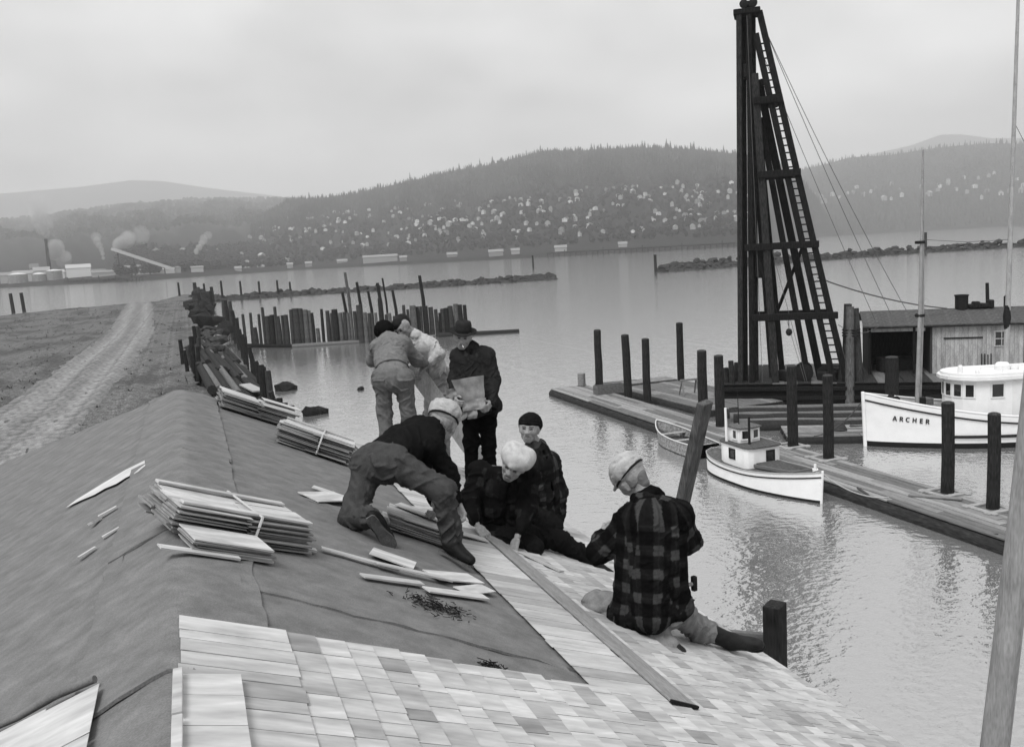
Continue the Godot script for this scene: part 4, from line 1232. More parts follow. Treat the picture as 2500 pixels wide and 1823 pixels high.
func build_harbour() -> void:
	var rr := RandomNumberGenerator.new()
	rr.seed = 31
	M.dock1 = mat(0.31, 0.9, T.grain2, Vector3(1.4, 1.4, 0.1), T.n_grain, 0.15)
	M.dock2 = mat(0.2, 0.9, T.grain2, Vector3(1.8, 1.8, 0.14), T.n_grain, 0.15)
	build_bulkhead(rr)
	# ---- floats
	var main := float_dock("long plank float running from the water end toward the lower right", Vector3(20.75, 0, -52.6), Vector3(-0.008, 0, 1).normalized(), 42.0, 2.35, 0.42, 8, 9, rr, M.deckwood)
	for q in [[22.9, -31.28], [22.69, -28.78], [22.72, -22.91], [22.53, -20.93]]:
		for k in 4:
			var g := Geo.new()
			var d := Vector3(0.42, 0, 0) if k % 2 == 0 else Vector3(0, 0, 0.42)
			d = d * (1.0 if k < 2 else -1.0)
			var e := Vector3(d.z, 0, d.x).normalized() * 0.62
			var c := Vector3(q[0] - 0.12, 0.445, q[1]) - main.position + d
			g.beam(c - e, c + e, 0.2, 0.05 + 0.01 * (k % 2), 0.006)
			add(g, "collar_board", M.shingle6, main)
	var loosep := Geo.new()
	loosep.beam(Vector3(21.4, 0.47, -23.2), Vector3(22.4, 0.47, -22.0), 0.22, 0.05, 0.006)
	tag(add(loosep, "loose_plank", M.dock1), "loose plank lying across the near float between two piles", "plank")
	float_dock("broad plank raft in front of the pile driver", Vector3(24.3, 0, -50.5), Vector3(0.03, 0, 1).normalized(), 10.0, 4.6, 0.36, 11, 3, rr, M.dock2)
	float_dock("small float between the boom logs and the white cabin boat", Vector3(24.0, 0, -33.2), Vector3(0.87, 0, 0.49), 5.5, 2.4, 0.34, 6, 2, rr, M.deckwood)
	float_dock("short float at the far water end of the raft", Vector3(23.8, 0, -51.3), Vector3(1, 0, 0.05).normalized(), 5.0, 1.6, 0.38, 4, 2, rr, M.dock1)
	var lg := [[25.2, -40.0, 31.6, -36.6, 0.3], [25.0, -39.2, 30.9, -35.9, 0.26], [24.7, -38.4, 30.4, -35.1, 0.32], [24.5, -37.6, 29.4, -34.7, 0.25], [24.4, -36.7, 29.0, -34.0, 0.3], [26.4, -40.6, 32.0, -37.6, 0.24], [27.5, -33.4, 31.5, -31.3, 0.24]]
	var lname := ["topmost", "second", "third", "fourth", "lowest"]
	for i in lg.size():
		var q: Array = lg[i]
		log_thing("boom_log", ("%s of the five boom logs floating in front of the pile driver" % lname[i]) if i < 5 else ["thin boom log against the hull of the pile driver", "lone log floating by the bow of the white cabin boat"][i - 5], Vector3(q[0], 0.14, q[1]), Vector3(q[2], 0.14, q[3]), q[4], [M.tarlog, M.dock2][i % 2])
	# ---- piles of the floats
	var pl := [[23.79, -51.94, 3.83, 0.235, "leftmost tall pile at the water end of the long float"], [23.25, -46.82, 3.92, 0.23, "second pile from the water end, behind the low bin"], [23.55, -45.16, 3.78, 0.215, "third pile from the water end of the long float"], [28.75, -50.52, 3.95, 0.22, "lone tall pile behind the plank raft"], [22.9, -38.21, 3.76, 0.24, "pile just above the top of the leaning timber"], [22.74, -36.47, 3.69, 0.22, "pile behind the small white boat's mast"], [22.9, -31.28, 3.72, 0.215, "pile right behind the small white boat's cabin"], [22.69, -28.78, 3.62, 0.2, "pile between the small white boat and the lettered bow"], [22.72, -22.91, 3.37, 0.205, "near pile in front of the lettered white boat, left one"], [22.53, -20.93, 3.32, 0.19, "near pile in front of the lettered white boat, right one"], [32.0, -35.8, 2.84, 0.33, "thick short pile behind the lettered bow"]]
	for i in pl.size():
		var q: Array = pl[i]
		pile(q[4], q[0], q[1], q[2], q[3], M.pile, Vector2(-0.1 if i == 1 else 0.0, 0), "piles of the floats")
	# dolphin: three piles lashed together beside the driver
	var dol := thing("pile_dolphin", "pale streaked cluster of lashed piles beside the pile driver", "dolphin", Vector3(32.75, 0, -39.6))
	for k in 3:
		var g := Geo.new()
		var a := TAU * k / 3.0 + 0.4
		var d := Vector3(cos(a), 0, sin(a))
		g.tube([d * 0.55 - Vector3(0, 2.5, 0), d * 0.36 + Vector3(0, 1.5, 0), d * 0.2 + Vector3(0, 5.0 + 0.12 * k, 0)], [0.25, 0.23, 0.2], 10, true, 0.05, rng)
		add(g, "pile", M.pile_pale if k == 1 else M.pile_mid, dol)
	for yy in [3.6, 3.75, 3.9]:
		var g := Geo.new()
		g.lathe(Transform3D(Basis(), Vector3(0, yy, 0)), [Vector2(0.44, -0.05), Vector2(0.48, 0), Vector2(0.44, 0.05)], 12)
		add(g, "wire_lashing", M.iron, dol)
	# ---- things on the floats
	var o := thing("pale_drum", "pale drum at the far tip of the long float", "drum", Vector3(22.7, 0.42, -52.2))
	var g0 := Geo.new()
	g0.lathe(Transform3D(), [Vector2(0.0, 0.0), Vector2(0.24, 0.0), Vector2(0.25, 0.04), Vector2(0.24, 0.26), Vector2(0.25, 0.28), Vector2(0.24, 0.30), Vector2(0.24, 0.76), Vector2(0.25, 0.8), Vector2(0.22, 0.8), Vector2(0.0, 0.77)], 14)
	add(g0, "drum_body", mat(0.4, 0.6, T.mottle, Vector3(2, 2, 2)), o)
	o = thing("low_bin", "low grey plank bin between the first two piles", "bin", Vector3(22.9, 0.42, -48.6))
	for k in 4:
		g0 = Geo.new()
		var d := Vector3(0, 0.25, 0.3) if k == 0 else (Vector3(0, 0.25, -0.3) if k == 1 else Vector3(0.9 * (1 if k == 2 else -1), 0.25, 0))
		g0.hexa(Transform3D(Basis(), d), Vector3(1.84, 0.5, 0.05) if k < 2 else Vector3(0.05, 0.5, 0.55), 0.006)
		add(g0, "side_board", M.dock2, o)
	for q in [[26.4, -45.5, "left trestle on the plank raft"], [27.9, -44.2, "right trestle on the plank raft"]]:
		o = thing("sawhorse", q[2], "sawhorse", Vector3(q[0], 0.36, q[1]))
		g0 = Geo.new()
		g0.beam(Vector3(-0.55, 0.85, 0), Vector3(0.55, 0.85, 0.1), 0.12, 0.1, 0.008)
		add(g0, "top_rail", M.dock1, o)
		for k in 4:
			g0 = Geo.new()
			var sx := -0.45 if k < 2 else 0.45
			var sz := 0.28 if k % 2 == 0 else -0.28
			g0.beam(Vector3(sx, 0.82, 0), Vector3(sx * 1.1, 0, sz), 0.08, 0.05, 0.005)
			add(g0, "leg", M.dock1, o)
	o = thing("rope_heap", "dark heap of rope on the small float", "rope", Vector3(26.6, 0.34, -33.0))
	g0 = Geo.new()
	var hp := []
	for k in 60:
		var a := k * 0.7
		hp.append(Vector3(cos(a) * (0.32 - k * 0.003), 0.04 + k * 0.006, sin(a) * (0.32 - k * 0.003)))
	g0.tube(hp, [0.035], 6)
	add(g0, "coil", M.ropedark, o)
	# eave pile with its wale, just beyond the roof
	o = thing("square_post", "dark square post rising just beyond the eave", "post", Vector3(6.57, 0, -9.44))
	g0 = Geo.new()
	g0.beam(Vector3(0, -2.5, 0), Vector3(0.03, 4.42, 0), 0.27, 0.22, 0.012, Vector3(0.57, 0, 0.82))
	add(g0, "shaft", M.pile, o)
	g0 = Geo.new()
	g0.beam(Vector3(-1.2, 3.92, -0.95), Vector3(0.05, 3.86, -0.1), 0.08, 0.24, 0.008)
	add(g0, "wale_board", M.dock2, o)
	build_pile_driver(rr)
	build_boats()

func build_bulkhead(rr: RandomNumberGenerator) -> void:
	# fence of close-set piles
	var o := thing("pile_fence", "ragged fence of close-set old piles standing in the water", "pile fence", Vector3(18, 0, -101))
	for q in FENCE:
		var g := Geo.new()
		var p := Vector3(q[0], 0, q[1]) - o.position
		var lean := Vector3(rr.randf_range(-0.1, 0.02), 0, rr.randf_range(-0.1, 0.1))
		g.tube([p - Vector3(0, 2, 0), p + Vector3(0, q[2] * 0.5, 0) + lean * 0.4, p + Vector3(0, q[2], 0) + lean], [q[3] * 1.3, q[3] * 1.22, q[3] * 1.1], 8, true, 0.06, rr)
		add(g, "pile", [M.pile, M.pile_mid, M.pile_pale, M.pile_mid, M.pile_mid][rr.randi() % 5], o)
	var tl := ["pale leaning pole standing tallest behind the middle of the pile fence", "stub pile against the pale leaning pole", "tall thin pile behind the fence, next right of the pale pole", "thin pile behind the fence left of the paired tall pile", "tall pile with a thick lower half behind the fence", "thin tall pile behind the fence above the dark haired man", "tallest dark pile behind the right half of the fence", "thin stick far behind the fence"]
	for i in TALL.size():
		var q: Array = TALL[i]
		var g := Geo.new()
		g.tube([Vector3(0, -2, 0), Vector3(-0.1, q[2] * 0.6, 0), Vector3(-0.35, q[2], 0)], [q[3] * 1.1, q[3], q[3] * 0.85], 8, true, 0.04, rr)
		tag(add(g, "standing_pile", M.pile_pale if i == 0 else M.pile, null, Transform3D(Basis(), Vector3(q[0], 0, q[1]))), tl[i], "pile")
	log_thing("drift_log", "dark log floating at the left foot of the pile fence", Vector3(5.8, 0.12, -107), Vector3(10.6, 0.1, -101.2), 0.28, M.tar)
	log_thing("drift_log", "pale long log floating along the foot of the pile fence", Vector3(10.3, 0.12, -101.2), Vector3(25.5, 0.1, -98.5), 0.25, M.dock2)
	log_thing("drift_log", "dark log floating out past the right end of the pile fence", Vector3(26.0, 0.12, -98.9), Vector3(34.6, 0.12, -96.3), 0.3, M.tarlog)
	# log crib along the fill's water side: stepped lengthwise logs between two rows of posts
	o = thing("log_crib", "broken log crib bulkhead stepping down from the fill to the water", "bulkhead", Vector3(2.2, 0, -75))
	for i in 11:
		var t := i / 10.0
		for seg in 3:
			var w0 := 51.0 + seg * 16.0 + rr.randf_range(-3, 3) + (1.0 - t) * 4.0
			var w1 := w0 + rr.randf_range(12.0, 17.0)
			var x0 := lerpf(0.3, 4.0, t) + 0.35 * (1.0 - seg * 0.5)
			var y := lerpf(2.35, 0.55, t) + rr.randf_range(-0.12, 0.12) - seg * 0.1
			var g := Geo.new()
			g.tube([Vector3(x0 + 0.25, y - 0.1, -w0) - o.position, Vector3(x0, y, -(w0 + w1) * 0.5) - o.position, Vector3(x0 - 0.25, y + 0.05, -w1) - o.position], [0.27, 0.25, 0.22], 8, true, 0.06, rr)
			add(g, "crib_log", [M.tarlog, M.tarlog, M.dock2, M.tarlog][rr.randi() % 4], o)
	var posts := [[-0.72, -74.9, 3.7, 0.16], [-0.2, -73.4, 3.2, 0.17], [0.1, -68.8, 4.3, 0.2], [0.45, -68.2, 3.6, 0.16], [-0.4, -69.5, 3.3, 0.14], [0.3, -66.0, 2.6, 0.17], [0.6, -80.0, 3.4, 0.2], [0.5, -88.0, 3.9, 0.2], [0.8, -97.0, 3.3, 0.22], [3.72, -54.9, 3.28, 0.2], [4.0, -54.1, 3.0, 0.2], [3.95, -53.3, 1.9, 0.2], [4.08, -52.4, 2.0, 0.17], [4.2, -50.65, 1.84, 0.2], [4.4, -49.6, 1.7, 0.16], [4.56, -48.6, 1.68, 0.24], [4.2, -57.5, 2.6, 0.18], [4.3, -62.0, 2.4, 0.2], [4.4, -68.0, 2.2, 0.2], [4.5, -76.0, 2.6, 0.2], [4.45, -83.6, 3.1, 0.22], [4.6, -86.0, 2.7, 0.2], [4.8, -94.0, 2.9, 0.2], [5.0, -104.0, 3.5, 0.24], [5.1, -113.0, 3.9, 0.24], [5.2, -122.0, 4.7, 0.26], [5.3, -135.0, 4.4, 0.26], [5.4, -150.0, 4.0, 0.28], [1.6, -150.0, 4.2, 0.3], [2.4, -180.0, 4.6, 0.34], [4.6, -190.0, 4.6, 0.34], [3.0, -225.0, 4.8, 0.4], [6.2, -240.0, 4.4, 0.45], [2.8, -276.0, 5.2, 0.55], [4.2, -262.0, 3.6, 0.5]]
	for q in posts:
		var g := Geo.new()
		var p := Vector3(q[0], 0, q[1]) - o.position
		g.tube([p - Vector3(0, 1, 0), p + Vector3(rr.randf_range(-0.05, 0.05), q[2] * 0.6, 0), p + Vector3(rr.randf_range(-0.15, 0.1), q[2], 0)], [q[3] * 1.1, q[3], q[3] * 0.85], 9, true, 0.06, rr)
		add(g, "post", [M.pile, M.pile_mid, M.pile][rr.randi() % 3], o)
	for k in 26:
		var g := Geo.new()
		var w := rr.randf_range(84, 112)
		rubble(g, Vector3(lerpf(1.0, 3.6, rr.randf()), rr.randf_range(1.5, 2.3), -w) - o.position, rr.randf_range(0.4, 0.8), rr)
		add(g, "stone", mat(0.28, 1.0) if k == 0 else M.rock, o)
	for k in 40:
		var g := Geo.new()
		rubble(g, Vector3(lerpf(1.2, 5.0, rr.randf()), rr.randf_range(0.6, 2.4), -rr.randf_range(110, 262)) - o.position, rr.randf_range(0.9, 2.2), rr)
		add(g, "stone", M.rock_dark, o)
	var g3 := Geo.new()
	g3.beam(Vector3(3.0, 1.55, -60.5) - o.position, Vector3(3.6, 1.5, -57.0) - o.position, 0.7, 0.1, 0.01)
	add(g3, "pale_plank", M.shingle2, o)
	# earth behind the crib
	var e := Geo.new()
	var pts := []
	for r in 60:
		var w := 48.0 + r * 3.9
		for q in 8:
			var t := q / 7.0
			pts.append(Vector3(lerpf(land_right(w) - 0.6, 4.2, t), lerpf(1.75, -0.6, t) + fnl.get_noise_2d(w * 0.4, t * 4.0) * 0.25, -w) - o.position)
	e.grid(pts, 8)
	add(e, "bank_earth", mat(0.07, 1.0, T.ground, Vector3(0.3, 0.3, 0.3)), o)
	# boulders awash
	var bd := [[6.2, -67.5, 0.9, "flat dark boulder awash beyond the crib"], [6.45, -55.1, 0.75, "nearer dark boulder awash beside the last crib posts"], [10.9, -63.6, 0.35, "small stone barely breaking the water right of the boulders"]]
	for q in bd:
		var g := Geo.new()
		for k in 5:
			rubble(g, Vector3(rr.randf_range(-0.35, 0.35) * q[2], -0.05 + 0.12 * k * q[2], rr.randf_range(-0.3, 0.3) * q[2]), q[2] * (0.95 - 0.13 * k), rr)
		tag(add(g, "boulder", M.rock_dark, null, Transform3D(Basis(), Vector3(q[0], 0, q[1]))), q[3], "boulder")

# ---------------------------------------------------------------- floating pile driver
func build_pile_driver(rr: RandomNumberGenerator) -> void:
	var o := thing("pile_driver", "tall dark floating pile driver with timber leads, ladder and deck house", "pile driver", Vector3(28.55, 0, -42.75))
	# local frame: x along the scow towards its house, y up, z towards the near side
	o.basis = Basis(Vector3(0.81, 0, 0.586).normalized(), Vector3.UP, Vector3(-0.586, 0, 0.81).normalized())
	var g := Geo.new()
	g.hexa(Transform3D(Basis(), Vector3(8.6, 0.35, -3.3)), Vector3(20.0, 1.5, 7.6), 0.08)
	add(g, "hull", mat(0.022, 0.75, T.weather, Vector3(0.5, 2, 0.5)), o)
	for k in 30:
		g = Geo.new()
		g.hexa(Transform3D(Basis(), Vector3(-1.1 + k * 0.66, 1.13, -3.3)), Vector3(0.63, 0.06, 7.7), 0.008)
		add(g, "deck_plank", [M.dock2, M.tarlog][rr.randi() % 2], o)
	for yy in [0.35, 0.85]:
		g = Geo.new()
		g.beam(Vector3(-1.4, yy, 0.56), Vector3(18.6, yy, 0.56), 0.14, 0.2, 0.02)
		add(g, "rub_rail", M.tar, o)
	var tim := mat(0.03, 0.9, T.weather, Vector3(2, 0.3, 2), T.n_grain, 0.8)
	var tim2 := mat(0.065, 0.9, T.weather, Vector3(2, 0.3, 2), T.n_grain, 0.8)
	# leads
	for q in [[-0.10, -0.46, 0.10, tim2], [0.10, -0.24, -0.75, tim], [0.40, 0.14, 0.10, tim], [0.58, 0.34, -0.75, tim2]]:
		g = Geo.new()
		g.beam(Vector3(q[0], 20.6, q[2]), Vector3(q[1], 1.1, q[2]), 0.27, 0.36, 0.02, Vector3(0, 0, 1))
		add(g, "lead_timber", q[3], o)
	# legs
	for q in [[0.62, 17.4, 1.38, 0.2, 0.38, tim2], [0.72, 15.0, 1.75, -1.6, 0.32, tim], [0.80, 17.2, 3.75, -1.8, 0.4, tim], [0.85, 15.2, 3.1, -0.9, 0.32, tim], [0.52, 13.5, 1.15, -1.7, 0.24, tim2]]:
		g = Geo.new()
		g.beam(Vector3(q[0], q[1], q[3] * 0.4), Vector3(q[2], 1.1, q[3]), q[4], q[4], 0.02, Vector3(0, 0, 1))
		add(g, "leg_timber", q[5], o)
	# back stays with the ladder
	var ra := [Vector3(0.72, 19.4, 0.05), Vector3(4.35, 1.1, 0.25)]
	var rb := [Vector3(0.92, 20.5, 0.05), Vector3(5.0, 1.1, 0.25)]
	for q in [ra, rb]:
		g = Geo.new()
		g.beam(q[0], q[1], 0.32, 0.34, 0.02, Vector3(0, 0, 1))
		add(g, "ladder_stay", tim, o)
	for k in 46:
		var y := 2.0 + k * 0.375
		var a := (ra[0] as Vector3).lerp(ra[1], (19.4 - y) / 18.3)
		var b := (rb[0] as Vector3).lerp(rb[1], (20.5 - y) / 19.4)
		g = Geo.new()
		g.beam(a, b, 0.07, 0.09, 0.01, Vector3(0, 0, 1))
		add(g, "rung", tim, o)
	# level frames
	for q in [[0.55, 2.0, 16.0], [0.7, 2.85, 12.2], [-0.1, 3.7, 8.45], [0.2, 4.6, 4.7]]:
		for z in [0.3, -1.6]:
			g = Geo.new()
			g.beam(Vector3(q[0], q[2], z), Vector3(q[1] - (0.25 if z < 0 else 0.0), q[2], z), 0.28, 0.36, 0.02)
			add(g, "cross_timber", tim, o)
		g = Geo.new()
		g.beam(Vector3(q[1] - 0.3, q[2] - 0.03, 0.4), Vector3(q[1] - 0.3, q[2] - 0.03, -1.7), 0.2, 0.22, 0.02)
		add(g, "cross_timber", tim, o)
	for q in [[Vector3(0.45, 8.3, 0.15), Vector3(1.5, 4.8, 0.15)], [Vector3(0.3, 12.2, -0.8), Vector3(1.0, 8.6, -0.8)], [Vector3(2.9, 8.3, -1.6), Vector3(1.5, 4.8, -1.6)]]:
		g = Geo.new()
		g.beam(q[0], q[1], 0.18, 0.18, 0.015)
		add(g, "brace", tim, o)
	# head of the leads with its sheaves
	g = Geo.new()
	g.hexa(Transform3D(Basis(), Vector3(0.3, 20.55, -0.3)), Vector3(1.35, 0.28, 1.3), 0.03)
	add(g, "head_block", tim, o)
	g = Geo.new()
	g.hexa(Transform3D(Basis(), Vector3(0.38, 20.85, -0.3)), Vector3(0.5, 0.5, 0.7), 0.04)
	add(g, "head_box", tim, o)
	for x in [0.15, 0.62]:
		g = Geo.new()
		g.lathe(Transform3D(Basis(Vector3.RIGHT, PI / 2), Vector3(x, 20.95, 0.1)), [Vector2(0.02, -0.05), Vector2(0.22, -0.05), Vector2(0.18, 0.0), Vector2(0.22, 0.05), Vector2(0.02, 0.05)], 14)
		add(g, "sheave", M.iron, o)
	# drop hammer between the leads
	g = Geo.new()
	g.hexa(Transform3D(Basis(), Vector3(0.75, 7.6, -0.3)), Vector3(0.75, 1.6, 0.7), 0.08)
	add(g, "hammer", M.iron, o)
	g = Geo.new()
	g.hexa(Transform3D(Basis(), Vector3(0.28, 17.6, -0.3)), Vector3(0.5, 0.7, 0.9), 0.05)
	add(g, "hammer_guide", M.iron, o)
	# hook block
	g = Geo.new()
	g.tube([Vector3(2.12, 4.6, 0.35), Vector3(2.12, 4.05, 0.35)], [0.02], 6)
	add(g, "hook_line", M.iron, o)
	g = Geo.new()
	g.lathe(Transform3D(Basis(), Vector3(2.12, 3.88, 0.35)), [Vector2(0.02, 0.2), Vector2(0.12, 0.16), Vector2(0.18, 0.0), Vector2(0.12, -0.15), Vector2(0.02, -0.2)], 12)
	add(g, "hook_ball", M.iron, o)
	# falls and guys
	var lines := [[Vector3(0.9, 20.4, -0.3), Vector3(7.5, 4.4, -3.0), 0.018, 0.3], [Vector3(0.8, 20.6, -0.6), Vector3(8.4, 4.5, -4.0), 0.018, 0.4], [Vector3(0.8, 19.0, 0.2), Vector3(6.6, 4.2, -2.0), 0.016, 0.2], [Vector3(3.6, 6.7, 0.2), Vector3(10.4, 4.55, -3.4), 0.04, 0.25], [Vector3(4.6, 4.2, 0.2), Vector3(7.0, 4.0, -2.0), 0.016, 0.5], [Vector3(0.3, 20.3, 0.3), Vector3(0.7, 1.2, 0.3), 0.014, 0.0], [Vector3(1.3, 8.4, 0.3), Vector3(3.0, 1.2, 0.5), 0.014, 0.0], [Vector3(2.0, 4.6, 0.4), Vector3(2.9, 1.2, 0.6), 0.014, 0.0], [Vector3(4.4, 4.6, 0.3), Vector3(5.2, 1.2, 0.4), 0.014, 0.0]]
	for q in lines:
		g = Geo.new()
		var p := []
		for k in 9:
			var t := k / 8.0
			p.append((q[0] as Vector3).lerp(q[1], t) - Vector3(0, q[3] * 4.0 * t * (1.0 - t), 0))
		g.tube(p, [q[2]], 5)
		add(g, "cable", M.wire, o)
	# winch and deck clutter
	for q in [[2.9, -0.8, 0.45, 1.5], [3.9, -1.2, 0.36, 1.2]]:
		g = Geo.new()
		var t := Transform3D(Basis(Vector3.RIGHT, PI / 2), Vector3(q[0], 1.16 + q[2], q[1]))
		g.lathe(t, [Vector2(0.02, -q[3] / 2), Vector2(q[2], -q[3] / 2), Vector2(q[2], -q[3] / 2 + 0.1), Vector2(q[2] * 0.6, -q[3] / 2 + 0.12), Vector2(q[2] * 0.6, q[3] / 2 - 0.12), Vector2(q[2], q[3] / 2 - 0.1), Vector2(q[2], q[3] / 2), Vector2(0.02, q[3] / 2)], 14)
		add(g, "winch_drum", M.iron, o)
	for q in [[-0.9, 0.3, 2.4], [-0.75, -0.5, 2.2], [-1.2, 0.1, 2.0], [4.7, 0.2, 2.0], [5.3, 0.1, 1.8], [2.2, 0.3, 1.7]]:
		g = Geo.new()
		g.tube([Vector3(q[0], 1.1, q[1]), Vector3(q[0] + rr.randf_range(-0.1, 0.1), q[2], q[1])], [0.16, 0.14], 8, true, 0.05, rr)
		add(g, "bitt", tim2, o)
	for k in 9:
		g = Geo.new()
		var sz := Vector3(rr.randf_range(0.4, 1.0), rr.randf_range(0.25, 0.6), rr.randf_range(0.4, 0.9))
		g.hexa(Transform3D(Basis(Vector3.UP, rr.randf() * 3.0), Vector3(rr.randf_range(1.8, 5.8), 1.16 + sz.y * 0.5, rr.randf_range(-2.5, 0.0))), sz, 0.05)
		add(g, "deck_gear", [M.iron, tim2, tim][rr.randi() % 3], o)
	# --- deck house
	var hs := MeshInstance3D.new()
	hs.name = "deck_house"
	g = Geo.new()
	g.hexa(Transform3D(Basis(), Vector3(13.6, 2.4, -4.2)), Vector3(8.4, 2.5, 3.9), 0.01)
	hs.mesh = g.mesh()
	hs.material_override = mat(0.05, 1.0)
	o.add_child(hs, true)
	var sd := [mat(0.58, 0.9, T.grain2, Vector3(1.5, 0.3, 1.5), T.n_grain, 0.15), mat(0.5, 0.9, T.grain2, Vector3(1.5, 0.3, 1.5), T.n_grain, 0.15), mat(0.64, 0.9, T.grain2, Vector3(1.5, 0.3, 1.5), T.n_grain, 0.15)]
	var x := 9.5
	while x < 17.8:
		var wd := 0.22
		if not (x > 13.7 and x < 14.4):
			g = Geo.new()
			var hi := 3.72
			g.hexa(Transform3D(Basis(), Vector3(x + wd * 0.5, (1.16 + hi) * 0.5, -2.22)), Vector3(wd - 0.008, hi - 1.16, 0.04), 0.004)
			add(g, "siding_board", sd[rr.randi() % 3], hs)
		x += wd
	# open bay at the left end: posts and roof edge round a dark hole
	for q in [[6.35, -2.25], [8.6, -2.25], [6.35, -6.1], [8.95, -2.25]]:
		g = Geo.new()
		g.beam(Vector3(q[0], 1.16, q[1]), Vector3(q[0], 3.75, q[1]), 0.14, 0.14, 0.01)
		add(g, "bay_post", tim, hs)
	g = Geo.new()
	g.hexa(Transform3D(Basis(), Vector3(7.9, 2.4, -6.15)), Vector3(3.2, 2.5, 0.06), 0.0)
	add(g, "back_wall", tim, hs)
	g = Geo.new()
	g.hexa(Transform3D(Basis(), Vector3(6.32, 2.4, -4.2)), Vector3(0.05, 2.5, 3.8), 0.0)
	add(g, "end_wall", tim, hs)
	g = Geo.new()
	g.hexa(Transform3D(Basis(), Vector3(7.7, 3.62, -2.22)), Vector3(2.9, 0.26, 0.06), 0.006)
	add(g, "bay_header", sd[0], hs)
	for q in [Vector3(7.3, 1.55, -3.4), Vector3(8.2, 1.5, -4.0)]:
		g = Geo.new()
		g.hexa(Transform3D(Basis(Vector3.UP, 0.3), q), Vector3(0.9, 0.8, 0.8), 0.08)
		add(g, "boiler_box", M.iron, hs)
	# roof: two shallow slopes of boards
	for sgn in [1.0, -1.0]:
		g = Geo.new()
		var mid := Vector3(12.1, 4.12, -4.2 + sgn * 1.12)
		g.hexa(Transform3D(Basis(Vector3.RIGHT, 0.27 * sgn), mid), Vector3(12.2, 0.09, 2.45), 0.01)
		add(g, "roof_slope", mat(0.19, 0.95, T.weather, Vector3(0.5, 2, 2)), hs)
	g = Geo.new()
	g.hexa(Transform3D(Basis(), Vector3(12.1, 3.77, -1.98)), Vector3(12.2, 0.14, 0.05), 0.005)
	add(g, "eave_board", tim2, hs)
	# window with four panes
	g = Geo.new()
	g.hexa(Transform3D(Basis(), Vector3(12.85, 2.98, -2.185)), Vector3(0.72, 0.86, 0.05), 0.006)
	var wn := add(g, "window", sd[2], hs)
	for i in 2:
		for j in 2:
			g = Geo.new()
			g.hexa(Transform3D(Basis(), Vector3(12.69 + i * 0.32, 2.79 + j * 0.38, -2.155)), Vector3(0.27, 0.32, 0.012), 0.0)
			add(g, "pane", M.glass, wn)
	g = Geo.new()
	g.hexa(Transform3D(Basis(), Vector3(11.0, 3.06, -2.18)), Vector3(1.9, 0.07, 0.05), 0.006)
	add(g, "door_track", tim, hs)
	for q in [[11.6, 2.0], [11.75, 2.0], [11.9, 1.95], [12.05, 2.0]]:
		g = Geo.new()
		g.beam(Vector3(q[0] + 0.3, 1.16, -2.1), Vector3(q[0] + 0.3, q[1] + 0.2, -2.16), 0.05, 0.03, 0.003)
		add(g, "leaning_pole", tim2, hs)
	# stack, pipes
	g = Geo.new()
	g.lathe(Transform3D(Basis(), Vector3(11.25, 4.2, -4.2)), [Vector2(0.34, 0.0), Vector2(0.34, 0.95), Vector2(0.38, 0.95), Vector2(0.38, 1.02), Vector2(0.28, 1.02)], 14)
	add(g, "boiler_stack", M.iron, hs)
	g = Geo.new()
	g.tube([Vector3(12.6, 4.2, -4.4), Vector3(12.55, 5.8, -4.4)], [0.1, 0.09], 8)
	add(g, "steam_pipe", M.iron, hs)
	g = Geo.new()
	g.tube([Vector3(13.5, 4.2, -4.4), Vector3(13.5, 5.0, -4.4), Vector3(13.62, 5.05, -4.4)], [0.13, 0.13, 0.16], 8)
	add(g, "vent_pipe", M.iron, hs)
	for k in 5:
		g = Geo.new()
		var sz := Vector3(rr.randf_range(0.2, 0.5), rr.randf_range(0.2, 0.45), 0.4)
		g.hexa(Transform3D(Basis(Vector3.UP, rr.randf()), Vector3(11.7 + k * 0.24, 4.5 + sz.y * 0.4, -4.1)), sz, 0.05)
		add(g, "roof_gear", M.iron, hs)

# ---------------------------------------------------------------- boats
class Hull:
	var length := 10.0
	var beam := 3.4
	var bow_h := 2.2
	var mid_h := 1.2
	var stern_h := 1.35
	var draft := 0.7
	var full := 0.5       # where the beam becomes full
	var stern := 0.85     # beam left at the stern (0 = pointed)
	var rake := 0.25
	func half(t: float) -> float:
		var a := sin(clampf(t / full, 0.0, 1.0) * PI * 0.5)
		var b := 1.0
		if t > 0.6:
			b = lerpf(1.0, stern, pow((t - 0.6) / 0.4, 2.0))
		if stern < 0.3 and t > 0.6:
			b = sqrt(maxf(0.0, 1.0 - pow((t - 0.6) / 0.4, 2.4))) * (1.0 - stern) + stern
		return beam * 0.5 * pow(a, 0.85) * b
	func sheer(t: float) -> float:
		return mid_h + (bow_h - mid_h) * pow(maxf(0.0, 1.0 - t / 0.62), 1.8) + (stern_h - mid_h) * pow(maxf(0.0, (t - 0.62) / 0.38), 2.0)
	func at(t: float, y: float, side: float) -> Vector3:   # x runs aft from the stem, z to the side
		var hb := half(t)
		var sh := sheer(t)
		var f := 1.0
		if y >= 0.0:
			f = lerpf(0.86 + 0.1 * minf(t / 0.5, 1.0), 1.0, clampf(y / sh, 0.0, 1.0))
		else:
			f = (0.86 + 0.1 * minf(t / 0.5, 1.0)) * sqrt(maxf(0.0, 1.0 - pow(-y / draft, 2.0)))
		var x := t * length - rake * clampf(y / bow_h, -0.3, 1.0) * pow(1.0 - t, 2.0)
		return Vector3(x, y, side * hb * f)

